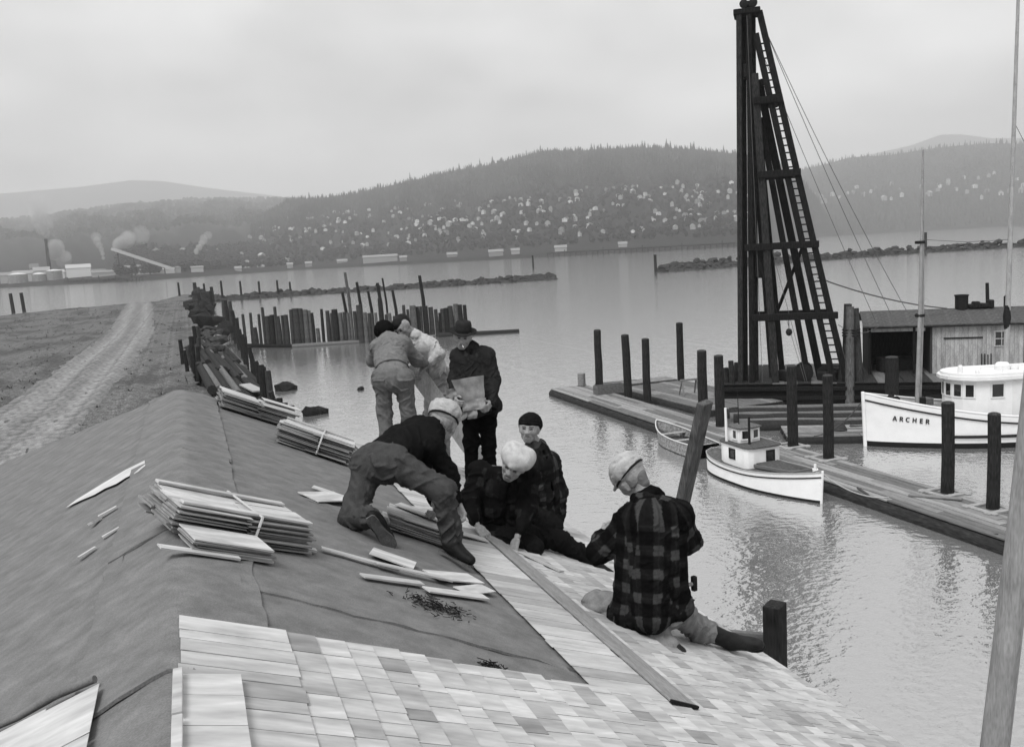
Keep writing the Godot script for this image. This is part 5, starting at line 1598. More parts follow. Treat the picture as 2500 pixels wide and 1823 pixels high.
func hull_band(h: Hull, y0: Callable, y1: Callable, out := 0.0, n := 30) -> Geo:
	var g := Geo.new()
	for side in [-1.0, 1.0]:
		var pts := []
		for k in n + 1:
			var t := k / float(n)
			t = t * t * 0.35 + t * 0.65
			for j in 6:
				var y: float = lerpf(y0.call(t), y1.call(t), j / 5.0)
				var p := h.at(t, y, side)
				p.z += side * out
				pts.append(p)
		if side < 0:
			g.grid(pts, 6)
		else:
			var rev := []
			for k in n + 1:
				for j in 6:
					rev.append(pts[k * 6 + 5 - j])
			g.grid(rev, 6)
	# transom or stern closing
	var a := []
	for j in 6:
		a.append(h.at(1.0, lerpf(y0.call(1.0), y1.call(1.0), j / 5.0), 1.0))
	for j in 6:
		a.append(h.at(1.0, lerpf(y1.call(1.0), y0.call(1.0), j / 5.0), -1.0))
	if h.stern > 0.02:
		g.face(a)
	return g

func hull_deck(h: Hull, drop: float, t0 := 0.0, t1 := 1.0, inset := 0.02) -> Geo:
	var g := Geo.new()
	var pts := []
	for k in 25:
		var t := lerpf(t0, t1, k / 24.0)
		for j in 5:
			var p := h.at(t, h.sheer(t) - drop, 1.0)
			pts.append(Vector3(p.x, p.y + 0.05 * (1.0 - pow(j / 2.0 - 1.0, 2.0)), maxf(p.z - inset, 0.0) * (j / 2.0 - 1.0)))
	g.grid(pts, 5)
	return g

func rail_along(h: Hull, yf: Callable, r: float, out: float, t0 := 0.0, t1 := 1.0, side := 0.0) -> Geo:
	var g := Geo.new()
	for sd in ([-1.0, 1.0] if side == 0.0 else [side]):
		var p := []
		for k in 25:
			var t := lerpf(t0, t1, k / 24.0)
			var q := h.at(t, yf.call(t), sd)
			q.z += sd * out
			p.append(q)
		g.tube(p, [r], 7)
	return g

func prism(foot: Array, y0: float, y1: float) -> Geo:   # vertical walls over a closed footprint of Vector2(x, z)
	var g := Geo.new()
	for i in foot.size():
		var a: Vector2 = foot[i]
		var b: Vector2 = foot[(i + 1) % foot.size()]
		g.face([Vector3(a.x, y0, a.y), Vector3(b.x, y0, b.y), Vector3(b.x, y1, b.y), Vector3(a.x, y1, a.y)])
	var top := []
	for q in foot:
		top.append(Vector3(q.x, y1, q.y))
	g.face(top)
	return g

func grow(foot: Array, d: float) -> Array:
	var c := Vector2.ZERO
	for q in foot:
		c += q
	c /= foot.size()
	var out := []
	for q in foot:
		out.append(q + (q - c).normalized() * d)
	return out

func window_on(root: Node3D, p: Vector3, nrm: Vector3, w: float, h: float, m: Material) -> void:
	var z := nrm.normalized()
	var x := Vector3.UP.cross(z).normalized()
	var b := Basis(x, Vector3.UP, z)
	var g := Geo.new()
	for q in [[0, h * 0.5 + 0.03, w + 0.12, 0.06], [0, -h * 0.5 - 0.03, w + 0.12, 0.06], [w * 0.5 + 0.03, 0, 0.06, h], [-w * 0.5 - 0.03, 0, 0.06, h]]:
		g.hexa(Transform3D(b, p + x * q[0] + Vector3(0, q[1], 0) + z * 0.012), Vector3(q[2], q[3], 0.035), 0.004)
	var f := add(g, "window", m, root)
	g = Geo.new()
	g.hexa(Transform3D(b, p + z * 0.004), Vector3(w, h, 0.012), 0.0)
	add(g, "pane", M.glass, f)

func build_boats() -> void:
	# ---- the lettered white fishing boat
	var near := Vector3(-0.5646, 0, 0.8254)
	var along := Vector3(0.8254, 0, 0.5646)
	var ang := deg_to_rad(15.0)
	var cx := (along * cos(ang) - near * sin(ang)).normalized()
	var o := thing("fishing_boat", "large white fishing boat lettered ARCHER on its bow", "boat", Vector3(26.48, 0, -31.12))
	o.basis = Basis(cx, Vector3.UP, cx.cross(Vector3.UP))
	var h := Hull.new()
	h.length = 12.5
	h.beam = 3.7
	h.bow_h = 2.25
	h.mid_h = 1.15
	h.stern_h = 1.3
	h.full = 0.42
	h.rake = 0.1
	add(hull_band(h, func(_t): return 0.22, func(t): return h.sheer(t)), "hull", M.whiteboat, o)
	add(hull_band(h, func(_t): return -0.68, func(_t): return 0.22, 0.004), "boot_top", M.black, o)
	add(hull_deck(h, 0.16), "deck", mat(0.5, 0.8, T.mottle, Vector3(1, 1, 1)), o)
	add(rail_along(h, func(t): return h.sheer(t) - 0.28, 0.035, 0.02), "guard_rail", M.iron, o)
	add(rail_along(h, func(t): return h.sheer(t) + 0.01, 0.045, -0.02), "cap_rail", M.white, o)
	add(rail_along(h, func(_t): return 0.5, 0.06, 0.04, 0.22, 0.95), "rub_rail", M.iron, o)
	var g := Geo.new()
	g.beam(Vector3(-0.03, -0.6, 0), Vector3(-0.14, 2.32, 0), 0.12, 0.14, 0.02)
	add(g, "stem", M.whiteboat, o)
	# name
	var p0 := h.at(0.075, 1.24, 1.0)
	var p1 := h.at(0.172, 1.13, 1.0)
	var tm := TextMesh.new()
	var sf := SystemFont.new()
	sf.font_names = PackedStringArray(["Droid Sans"])
	sf.font_weight = 700
	tm.font = sf
	tm.text = "A R C H E R"
	tm.font_size = 32
	tm.pixel_size = 0.0086
	tm.depth = 0.012
	var tx := (p1 - p0).normalized()
	var up := (h.at(0.13, 1.4, 1.0) - h.at(0.13, 0.9, 1.0)).normalized()
	var tz := tx.cross(up).normalized()
	up = tz.cross(tx)
	put(tm, "name_lettering", M.iron, o, Transform3D(Basis(tx, up, tz), (p0 + p1) * 0.5 + tz * 0.035))
	# wheelhouse
	var foot := []
	for k in 9:
		var a := PI * 0.5 + PI * k / 8.0
		foot.append(Vector2(4.55 + cos(a) * 1.25, sin(a) * 1.18))
	foot.append(Vector2(8.6, -1.15))
	foot.append(Vector2(8.6, 1.15))
	foot.reverse()
	add(prism(foot, 0.95, 2.78), "wheelhouse", M.whiteboat, o)
	add(prism(grow(foot, 0.22), 2.72, 2.86), "roof", M.white, o)
	add(prism(grow(foot, 0.1), 2.86, 2.97), "roof_crown", M.white, o)
	for k in [1, 2, 3, 4, 5, 6]:
		var a: float = PI * 0.5 + PI * (k + 0.5) / 8.0
		var rr := cos(PI / 16.0)
		window_on(o, Vector3(4.55 + cos(a) * 1.25 * rr, 2.27, sin(a) * 1.18 * rr), Vector3(cos(a) * 1.18, 0, sin(a) * 1.25), 0.3, 0.5, M.white)
	window_on(o, Vector3(4.9, 2.27, 1.18), Vector3(0, 0, 1), 0.46, 0.52, M.white)
	window_on(o, Vector3(6.75, 2.22, 1.16), Vector3(0, 0, 1), 0.42, 0.5, M.white)
	window_on(o, Vector3(5.0, 2.27, -1.18), Vector3(0, 0, -1), 0.46, 0.52, M.white)
	g = Geo.new()
	g.hexa(Transform3D(Basis(), Vector3(5.85, 1.85, 1.165)), Vector3(0.7, 1.6, 0.03), 0.006)
	add(g, "door", M.white, o)
	# gear on the roof
	for q in [[3.7, 0.5, 0.1, 0.32], [4.2, 0.9, 0.08, 0.16], [5.6, 0.2, 0.3, 0.3], [6.0, 0.4, 0.16, 0.2]]:
		g = Geo.new()
		g.lathe(Transform3D(Basis(), Vector3(q[0], 2.97, q[1])), [Vector2(q[2], 0), Vector2(q[2] * 1.05, q[3] * 0.6), Vector2(q[2] * 0.7, q[3]), Vector2(0.01, q[3])], 10)
		add(g, "roof_fitting", M.white, o)
	# poles and mast
	for q in [[2.05, 0.18], [2.22, 0.0]]:
		g = Geo.new()
		g.tube([Vector3(q[0], 1.5, q[1]), Vector3(q[0] + 0.12, 6.0, q[1] + 0.03), Vector3(2.32, 12.1, 0.1)], [0.09, 0.075, 0.035], 10)
		add(g, "trolling_pole", mat(0.42, 0.7, T.grain2, Vector3(3, 0.5, 3)), o)
	for yy in [5.4, 8.4]:
		g = Geo.new()
		g.lathe(Transform3D(Basis(), Vector3(2.2, yy, 0.1)), [Vector2(0.19, -0.06), Vector2(0.21, 0.0), Vector2(0.19, 0.06)], 10)
		add(g, "pole_band", M.iron, o)
	g = Geo.new()
	g.hexa(Transform3D(Basis(), Vector3(2.26, 1.66, 0.05)), Vector3(0.34, 0.62, 0.34), 0.03)
	add(g, "pole_step", M.black, o)
	g = Geo.new()
	g.tube([Vector3(5.9, 2.9, -0.1), Vector3(5.98, 7.0, -0.1), Vector3(6.2, 18.5, -0.1)], [0.12, 0.1, 0.06], 10)
	add(g, "mast", mat(0.5, 0.7, T.grain2, Vector3(3, 0.5, 3)), o)
	g = Geo.new()
	g.lathe(Transform3D(Basis(), Vector3(5.92, 5.1, -0.1)), [Vector2(0.1, -0.5), Vector2(0.16, 0), Vector2(0.1, 0.5)], 10)
	add(g, "mast_block", M.iron, o)
	for q in [[Vector3(2.32, 8.5, 0.1), Vector3(6.0, 8.3, -0.1)], [Vector3(6.1, 13.0, -0.1), Vector3(11.5, 1.4, 1.2)]]:
		g = Geo.new()
		g.tube([q[0], ((q[0] + q[1]) as Vector3) * 0.5 - Vector3(0, 0.1, 0), q[1]], [0.012], 5)
		add(g, "stay", M.wire, o)
	# foredeck hatch
	g = Geo.new()
	g.hexa(Transform3D(Basis(), Vector3(2.9, 1.42, -0.2)), Vector3(0.9, 0.16, 0.9), 0.02)
	add(g, "hatch", mat(0.4, 0.8, T.mottle, Vector3(2, 2, 2)), o)

	# foredeck gear
	g = Geo.new()
	g.lathe(Transform3D(Basis(Vector3.RIGHT, PI / 2), Vector3(1.15, 1.95, 0)), [Vector2(0.02, -0.3), Vector2(0.16, -0.3), Vector2(0.16, -0.26), Vector2(0.09, -0.24), Vector2(0.09, 0.24), Vector2(0.16, 0.26), Vector2(0.16, 0.3), Vector2(0.02, 0.3)], 12)
	add(g, "anchor_winch", M.iron, o)
	g = Geo.new()
	var cl := []
	for k in 46:
		var a := k * 0.6
		cl.append(Vector3(3.1 + cos(a) * (0.26 - k * 0.002), 1.36 + k * 0.004, 0.75 + sin(a) * (0.26 - k * 0.002)))
	g.tube(cl, [0.02], 6)
	add(g, "rope_coil", M.rope, o)
	g = Geo.new()
	g.hexa(Transform3D(Basis(Vector3.UP, 0.3), Vector3(2.75, 1.66, -0.55)), Vector3(0.5, 0.3, 0.4), 0.02)
	add(g, "deck_box", mat(0.3, 0.9, T.weather, Vector3(2, 2, 2)), o)
	for k in 5:
		g = Geo.new()
		g.tube([Vector3(4.3 + k * 0.9, 2.97, 0.98), Vector3(4.3 + k * 0.9, 3.22, 0.98)], [0.015], 6)
		add(g, "rail_stanchion", M.white, o)
	g = Geo.new()
	g.tube([Vector3(4.3, 3.22, 0.98), Vector3(7.9, 3.22, 0.98)], [0.016], 6)
	add(g, "roof_rail", M.white, o)

	# ---- small white boat, bow towards us
	var sb := thing("small_boat", "small white cabin boat with a dark stripe moored beside the float", "boat", Vector3(19.45, 0, -25.1))
	var bx := Vector3(0.0, 0, -1.0).rotated(Vector3.UP, deg_to_rad(1.5))
	sb.basis = Basis(bx, Vector3.UP, bx.cross(Vector3.UP))
	var s := Hull.new()
	s.length = 6.3
	s.beam = 2.05
	s.bow_h = 1.08
	s.mid_h = 0.66
	s.stern_h = 0.8
	s.draft = 0.4
	s.full = 0.5
	s.stern = 0.12
	s.rake = 0.12
	add(hull_band(s, func(_t): return 0.09, func(t): return s.sheer(t)), "hull", M.whiteboat, sb)
	add(hull_band(s, func(_t): return -0.38, func(_t): return 0.09, 0.004), "boot_top", M.black, sb)
	add(hull_deck(s, 0.06), "deck", mat(0.2, 0.9, T.mottle, Vector3(1, 1, 1)), sb)
	add(rail_along(s, func(t): return s.sheer(t) - 0.17, 0.026, 0.008), "stripe_rail", M.iron, sb)
	add(rail_along(s, func(t): return s.sheer(t) + 0.0, 0.022, 0.004), "cap_rail", mat(0.3, 0.8), sb)
	g = Geo.new()
	g.beam(Vector3(-0.01, -0.36, 0), Vector3(-0.12, 1.14, 0), 0.06, 0.07, 0.01)
	add(g, "stem", M.whiteboat, sb)
	foot = []
	for k in 7:
		var a := PI * 0.5 - PI * k / 6.0
		foot.append(Vector2(4.6 + cos(a) * 0.55, sin(a) * 0.72))
	for k in 3:
		var a := -PI * 0.5 - PI * 0.5 * k / 2.0
		foot.append(Vector2(3.25 + cos(a) * 0.25, -0.50 + sin(a) * 0.25))
	for k in 3:
		var a := PI - PI * 0.5 * k / 2.0
		foot.append(Vector2(3.25 + cos(a) * 0.25, 0.50 + sin(a) * 0.25))
	foot.reverse()
	add(prism(foot, 0.55, 1.38), "cabin", M.whiteboat, sb)
	add(prism(grow(foot, 0.07), 1.38, 1.43), "cabin_roof", mat(0.16, 0.9, T.mottle, Vector3(2, 2, 2)), sb)
	window_on(sb, Vector3(2.995, 1.06, 0.22), Vector3(-1, 0, 0), 0.26, 0.3, M.iron)
	window_on(sb, Vector3(4.0, 1.06, -0.735), Vector3(0, 0, -1), 0.28, 0.28, M.iron)
	var f2 := [Vector2(3.95, -0.46), Vector2(3.85, 0.0), Vector2(3.95, 0.46), Vector2(4.75, 0.46), Vector2(4.75, -0.46)]
	f2.reverse()
	add(prism(f2, 1.43, 1.95), "wheelhouse", M.whiteboat, sb)
	add(prism(grow(f2, 0.09), 1.95, 2.0), "wheelhouse_roof", mat(0.22, 0.9, T.mottle, Vector3(2, 2, 2)), sb)
	window_on(sb, Vector3(3.895, 1.72, 0.23), Vector3(-1, 0, 0.2), 0.24, 0.3, M.white)
	window_on(sb, Vector3(3.895, 1.72, -0.23), Vector3(-1, 0, -0.2), 0.24, 0.3, M.white)
	window_on(sb, Vector3(4.2, 1.72, 0.465), Vector3(0, 0, 1), 0.2, 0.3, M.white)
	window_on(sb, Vector3(4.2, 1.72, -0.465), Vector3(0, 0, -1), 0.2, 0.3, M.white)
	g = Geo.new()
	g.tube([Vector3(3.6, 1.4, -0.25), Vector3(3.6, 2.45, -0.25)], [0.05, 0.045], 8)
	add(g, "exhaust_pipe", M.iron, sb)
	g = Geo.new()
	g.tube([Vector3(4.5, 1.0, -0.62), Vector3(4.55, 2.7, -0.62)], [0.06, 0.045], 8)
	add(g, "mast_post", M.white, sb)
	g = Geo.new()
	g.tube([Vector3(4.6, 1.95, 0.0), Vector3(4.65, 3.3, 0.0)], [0.02, 0.012], 6)
	add(g, "whip_aerial", M.iron, sb)
	for q in [[Vector3(1.0, 0.9, -0.4), Vector3(2.9, 0.78, -0.55)], [Vector3(1.0, 0.9, 0.4), Vector3(2.9, 0.78, 0.55)], [Vector3(0.95, 0.9, -0.42), Vector3(0.95, 0.9, 0.42)], [Vector3(2.92, 0.78, -0.56), Vector3(2.92, 0.78, 0.56)]]:
		g = Geo.new()
		g.beam(q[0], q[1], 0.05, 0.12, 0.008)
		add(g, "hatch_coaming", mat(0.13, 0.9), sb)
	g = Geo.new()
	g.hexa(Transform3D(Basis(Vector3.BACK, 0.065), Vector3(1.95, 0.8, 0)), Vector3(1.9, 0.04, 0.95), 0.01)
	add(g, "hatch_cover", mat(0.15, 0.9, T.mottle, Vector3(2, 2, 2)), sb)
	g = Geo.new()
	g.tube([Vector3(0.25, 0.9, 0), Vector3(0.25, 1.3, 0)], [0.05, 0.045], 8)
	add(g, "bow_bitt", M.white, sb)
	g = Geo.new()
	var lp := []
	for k in 30:
		var a := k * 0.62
		lp.append(Vector3(0.25 + cos(a) * 0.08, 1.08 + 0.006 * k * sin(a * 0.3), sin(a) * 0.08))
	for k in 10:
		lp.append(Vector3(0.25 - k * 0.035, 1.1 - k * 0.045, -0.02 + 0.02 * sin(k * 1.3)))
	g.tube(lp, [0.022], 6)
	add(g, "bow_line", mat(0.7, 0.9), sb)
	# ---- skiff
	var sk := thing("skiff", "pale grey open skiff behind the leaning timber", "skiff", Vector3(20.05, 0, -37.4))
	var kx := Vector3(-0.06, 0, 1).normalized()
	sk.basis = Basis(kx, Vector3.UP, kx.cross(Vector3.UP))
	var e := Hull.new()
	e.length = 4.6
	e.beam = 1.45
	e.bow_h = 0.85
	e.mid_h = 0.55
	e.stern_h = 0.58
	e.draft = 0.2
	e.full = 0.45
	e.stern = 0.8
	var km := mat(0.62, 0.8, T.weather, Vector3(1, 1, 1))
	add(hull_band(e, func(_t): return 0.03, func(t): return e.sheer(t)), "hull", km, sk)
	add(hull_band(e, func(_t): return -0.19, func(_t): return 0.03, 0.003), "bottom", M.tar, sk)
	add(hull_deck(e, 0.42, 0.03, 0.995, 0.04), "floor", mat(0.16, 0.9, T.weather, Vector3(1, 1, 1)), sk)
	add(rail_along(e, func(t): return e.sheer(t), 0.03, 0.0), "gunwale", mat(0.5, 0.8), sk)
	for t in [0.3, 0.55, 0.85]:
		g = Geo.new()
		var q := e.at(t, e.sheer(t) - 0.16, 1.0)
		g.hexa(Transform3D(Basis(), Vector3(q.x, q.y, 0)), Vector3(0.24, 0.03, q.z * 2.0 - 0.02), 0.005)
		add(g, "thwart", mat(0.45, 0.8, T.grain2, Vector3(3, 3, 3)), sk)
	for t in [0.15, 0.25, 0.4, 0.5, 0.65, 0.75]:
		g = Geo.new()
		for sd in [-1.0, 1.0]:
			var a := e.at(t, e.sheer(t) - 0.02, sd)
			var b := e.at(t, 0.1, sd)
			g.beam(a - Vector3(0, 0, sd * 0.03), b - Vector3(0, 0, sd * 0.03), 0.04, 0.03)
		add(g, "rib", km, sk)
	# ---- mooring lines
	var ropes := [[Vector3(19.6, 1.0, -25.2), Vector3(20.7, 0.45, -23.3), 0.25, "short bow line from the small white boat to the float", 0.022, M.rope], [Vector3(20.55, 0.5, -24.6), Vector3(20.62, 0.42, -19.0), 0.35, "long slack rope hanging along the edge of the near float", 0.04, M.ropedark], [Vector3(26.5, 2.2, -31.1), Vector3(24.8, 0.4, -32.4), 0.4, "slack bow line of the lettered boat", 0.025, M.ropedark]]
	for q in ropes:
		g = Geo.new()
		var p := []
		var mid: Vector3 = (q[0] + q[1]) * 0.5
		for k in 17:
			var t := k / 16.0
			p.append((q[0] as Vector3).lerp(q[1], t) - Vector3(0, q[2] * 4.0 * t * (1.0 - t), 0) - mid)
		g.tube(p, [q[4]], 6)
		tag(add(g, "mooring_line", q[5], null, Transform3D(Basis(), mid)), q[3], "rope")

# ---------------------------------------------------------------- people: skinned fields meshed as surface nets
var foldn := FastNoiseLite.new()

func nets(g: Geo, bones: Array, cell: float, k: float, amp := 0.0, ns := 9.0, paint = null, xf := Transform3D()) -> void:
	var lo := Vector3(1e9, 1e9, 1e9)
	var hi := -lo
	for b in bones:
		if b.size() > 4:
			continue
		var rr: float = maxf(b[2], b[3]) + cell * 3.0 + k * 0.5
		lo = lo.min((b[0] as Vector3).min(b[1]) - Vector3.ONE * rr)
		hi = hi.max((b[0] as Vector3).max(b[1]) + Vector3.ONE * rr)
	var nx := int((hi.x - lo.x) / cell) + 2
	var ny := int((hi.y - lo.y) / cell) + 2
	var nz := int((hi.z - lo.z) / cell) + 2
	var sy := nx
	var sz := nx * ny
	var F := PackedFloat32Array()
	F.resize(nx * ny * nz)
	F.fill(9.0)
	for b in bones:
		var a: Vector3 = b[0]
		var c: Vector3 = b[1]
		var ba := c - a
		var ra: float = b[2]
		var dr: float = b[3] - b[2]
		var il := 1.0 / maxf(ba.length_squared(), 1e-9)
		var sub: bool = b.size() > 4
		var pad: float = maxf(b[2], b[3]) + k + 2.0 * cell
		var p0 := (a.min(c) - Vector3.ONE * pad - lo) / cell
		var p1 := (a.max(c) + Vector3.ONE * pad - lo) / cell
		for z in range(maxi(0, int(p0.z)), mini(nz - 1, int(p1.z) + 1)):
			for y in range(maxi(0, int(p0.y)), mini(ny - 1, int(p1.y) + 1)):
				var i := z * sz + y * sy + maxi(0, int(p0.x))
				for x in range(maxi(0, int(p0.x)), mini(nx - 1, int(p1.x) + 1)):
					var p := Vector3(lo.x + x * cell, lo.y + y * cell, lo.z + z * cell) - a
					var t := clampf(p.dot(ba) * il, 0.0, 1.0)
					var d := (p - ba * t).length() - ra - dr * t
					var e := F[i]
					if sub:
						if e < 8.0:
							var h := maxf(k * 0.5 - absf(-d - e), 0.0) / (k * 0.5)
							F[i] = maxf(-d, e) + h * h * k * 0.125
					elif e > 8.0:
						F[i] = d
					else:
						var h := maxf(k - absf(d - e), 0.0) / k
						F[i] = minf(d, e) - h * h * k * 0.25
					i += 1
	if amp > 0.0:
		for z in nz:
			for y in ny:
				var i := z * sz + y * sy
				for x in nx:
					var e := F[i]
					if absf(e) < cell * 3.0:
						var q := Vector3(lo.x + x * cell, lo.y + y * cell, lo.z + z * cell) * ns
						var w := foldn.get_noise_3d(q.x, q.y * 1.6, q.z)
						F[i] = e + amp * (1.0 - 3.4 * absf(w)) - amp * 0.3
					i += 1
	var cells := PackedInt32Array()
	cells.resize(nx * ny * nz)
	cells.fill(-1)
	var nb := xf.basis.inverse().transposed()
	var lim := cell * 1.9 + amp
	for z in nz - 1:
		for y in ny - 1:
			var i := z * sz + y * sy - 1
			for x in nx - 1:
				i += 1
				var f0 := F[i]
				if absf(f0) > lim:
					continue
				var f1 := F[i + 1]
				var f2 := F[i + sy]
				var f3 := F[i + sy + 1]
				var f4 := F[i + sz]
				var f5 := F[i + sz + 1]
				var f6 := F[i + sz + sy]
				var f7 := F[i + sz + sy + 1]
				var inside := int(f0 < 0.0) + int(f1 < 0.0) + int(f2 < 0.0) + int(f3 < 0.0) + int(f4 < 0.0) + int(f5 < 0.0) + int(f6 < 0.0) + int(f7 < 0.0)
				if inside == 0 or inside == 8:
					continue
				var s := Vector3.ZERO
				var m := 0
				if (f0 < 0.0) != (f1 < 0.0):
					s += Vector3(f0 / (f0 - f1), 0, 0)
					m += 1
				if (f2 < 0.0) != (f3 < 0.0):
					s += Vector3(f2 / (f2 - f3), 1, 0)
					m += 1
				if (f4 < 0.0) != (f5 < 0.0):
					s += Vector3(f4 / (f4 - f5), 0, 1)
					m += 1
				if (f6 < 0.0) != (f7 < 0.0):
					s += Vector3(f6 / (f6 - f7), 1, 1)
					m += 1
				if (f0 < 0.0) != (f2 < 0.0):
					s += Vector3(0, f0 / (f0 - f2), 0)
					m += 1
				if (f1 < 0.0) != (f3 < 0.0):
					s += Vector3(1, f1 / (f1 - f3), 0)
					m += 1
				if (f4 < 0.0) != (f6 < 0.0):
					s += Vector3(0, f4 / (f4 - f6), 1)
					m += 1
				if (f5 < 0.0) != (f7 < 0.0):
					s += Vector3(1, f5 / (f5 - f7), 1)
					m += 1
				if (f0 < 0.0) != (f4 < 0.0):
					s += Vector3(0, 0, f0 / (f0 - f4))
					m += 1
				if (f1 < 0.0) != (f5 < 0.0):
					s += Vector3(1, 0, f1 / (f1 - f5))
					m += 1
				if (f2 < 0.0) != (f6 < 0.0):
					s += Vector3(0, 1, f2 / (f2 - f6))
					m += 1
				if (f3 < 0.0) != (f7 < 0.0):
					s += Vector3(1, 1, f3 / (f3 - f7))
					m += 1
				var p := lo + (Vector3(x, y, z) + s / m) * cell
				var nr := Vector3(f1 - f0 + f3 - f2 + f5 - f4 + f7 - f6, f2 - f0 + f3 - f1 + f6 - f4 + f7 - f5, f4 - f0 + f5 - f1 + f6 - f2 + f7 - f3)
				cells[i] = g.v.size()
				g.v.append(xf * p)
				g.n.append((nb * nr).normalized())
				g.c.append(g.col if paint == null else paint.call(p))
	for z in range(1, nz - 1):
		for y in range(1, ny - 1):
			var i := z * sz + y * sy
			for x in range(1, nx - 1):
				i += 1
				if cells[i] < 0:
					continue
				var inn := F[i] < 0.0
				for ax in 3:
					var st: int = [1, sy, sz][ax]
					if (F[i + st] < 0.0) == inn:
						continue
					var u: int = [sy, sz, 1][ax]
					var w: int = [sz, 1, sy][ax]
					var a := cells[i]
					var b := cells[i - u]
					var c := cells[i - u - w]
					var d := cells[i - w]
					if b < 0 or c < 0 or d < 0:
						continue
					if inn:
						for q in [a, c, b, a, d, c]:
							g.ix.append(q)
					else:
						for q in [a, b, c, a, c, d]:
							g.ix.append(q)

func drape(g: Geo, bones: Array, amp: float) -> void:
	# creases that run round the limbs and slant across the trunk
	var bs := bones.filter(func(b): return b.size() < 5)
	for i in g.v.size():
		var u := near_bone(g.v[i], bs)
		var a := foldn.get_noise_2d((u.x + 0.55 * u.y) * 8.0, u.y * 2.4 + 5.0)
		var b := foldn.get_noise_2d((u.x - 0.8 * u.y) * 5.0 + 40.0, u.y * 1.8)
		var mask := smoothstep(-0.25, 0.35, foldn.get_noise_3d(g.v[i].x * 3.0, g.v[i].y * 3.0, g.v[i].z * 3.0 + 9.0))
		var ra := pow(maxf(0.0, 1.0 - 3.2 * absf(a)), 1.5)
		var rb := pow(maxf(0.0, 1.0 - 2.6 * absf(b)), 1.5)
		g.v[i] += g.n[i] * amp * (mask * (ra - 0.35) + 0.6 * (1.0 - mask) * (rb - 0.3))
	var nn := PackedVector3Array()
	nn.resize(g.v.size())
	for i in range(0, g.ix.size(), 3):
		var a := g.ix[i]
		var b := g.ix[i + 1]
		var c := g.ix[i + 2]
		var f := (g.v[c] - g.v[a]).cross(g.v[b] - g.v[a])
		nn[a] += f
		nn[b] += f
		nn[c] += f
	for i in nn.size():
		var q := nn[i].normalized()
		g.n[i] = q if q.dot(g.n[i]) > 0.0 else -q

func hand_bones(wr: Vector3, kn: Vector3, palm: Vector3, left: bool, curl: float) -> Array:
	# wr: wrist, kn: where the knuckles point, palm: which way the palm faces
	var f := (kn - wr).normalized()
	palm = (palm - f * palm.dot(f)).normalized()
	var x := f.cross(palm) * (1.0 if left else -1.0)   # towards the little finger
	var out := []
	var lens := [1.0, 1.08, 1.0, 0.8]
	for i in 4:
		var off := (i - 1.5) * 0.021
		var base := wr + f * 0.092 + x * off
		out.append([wr + f * 0.012 + x * off * 0.6, base, 0.016, 0.0125])
		var ang := 0.0
		var p := base
		for s in 3:
			ang += curl * [0.75, 1.15, 0.8][s]
			var d := (f * cos(ang) + palm * sin(ang))
			var q: Vector3 = p + d * [0.044, 0.028, 0.022][s] * lens[i]
			out.append([p, q, 0.0112 - 0.001 * s, 0.0105 - 0.001 * s])
			p = q
	var tb := wr + f * 0.03 - x * 0.03 + palm * 0.006
	var td := (f * 0.75 - x * 0.55 + palm * (0.35 + 0.4 * curl)).normalized()
	var t1 := tb + td * 0.042
	out.append([wr + f * 0.015 - x * 0.012, tb, 0.016, 0.015])
	out.append([tb, t1, 0.0135, 0.012])
	out.append([t1, t1 + (td + f * 0.5 + x * 0.45 * curl).normalized() * 0.034, 0.0115, 0.0095])
	for b in out:   # grown a little about the wrist
		b[0] = wr + (b[0] - wr) * 1.1
		b[1] = wr + (b[1] - wr) * 1.1
		b[2] *= 1.1
		b[3] *= 1.1
	return out

func head_frame(j: Dictionary) -> Transform3D:
	var f: Vector3 = (j.face as Vector3).normalized()
	var u: Vector3 = j.up
	u = (u - f * u.dot(f)).normalized()
	return Transform3D(Basis(u.cross(f), u, f) * Basis.from_scale(Vector3.ONE * 1.08), j.head)   # x to the person's left, y up, z forward

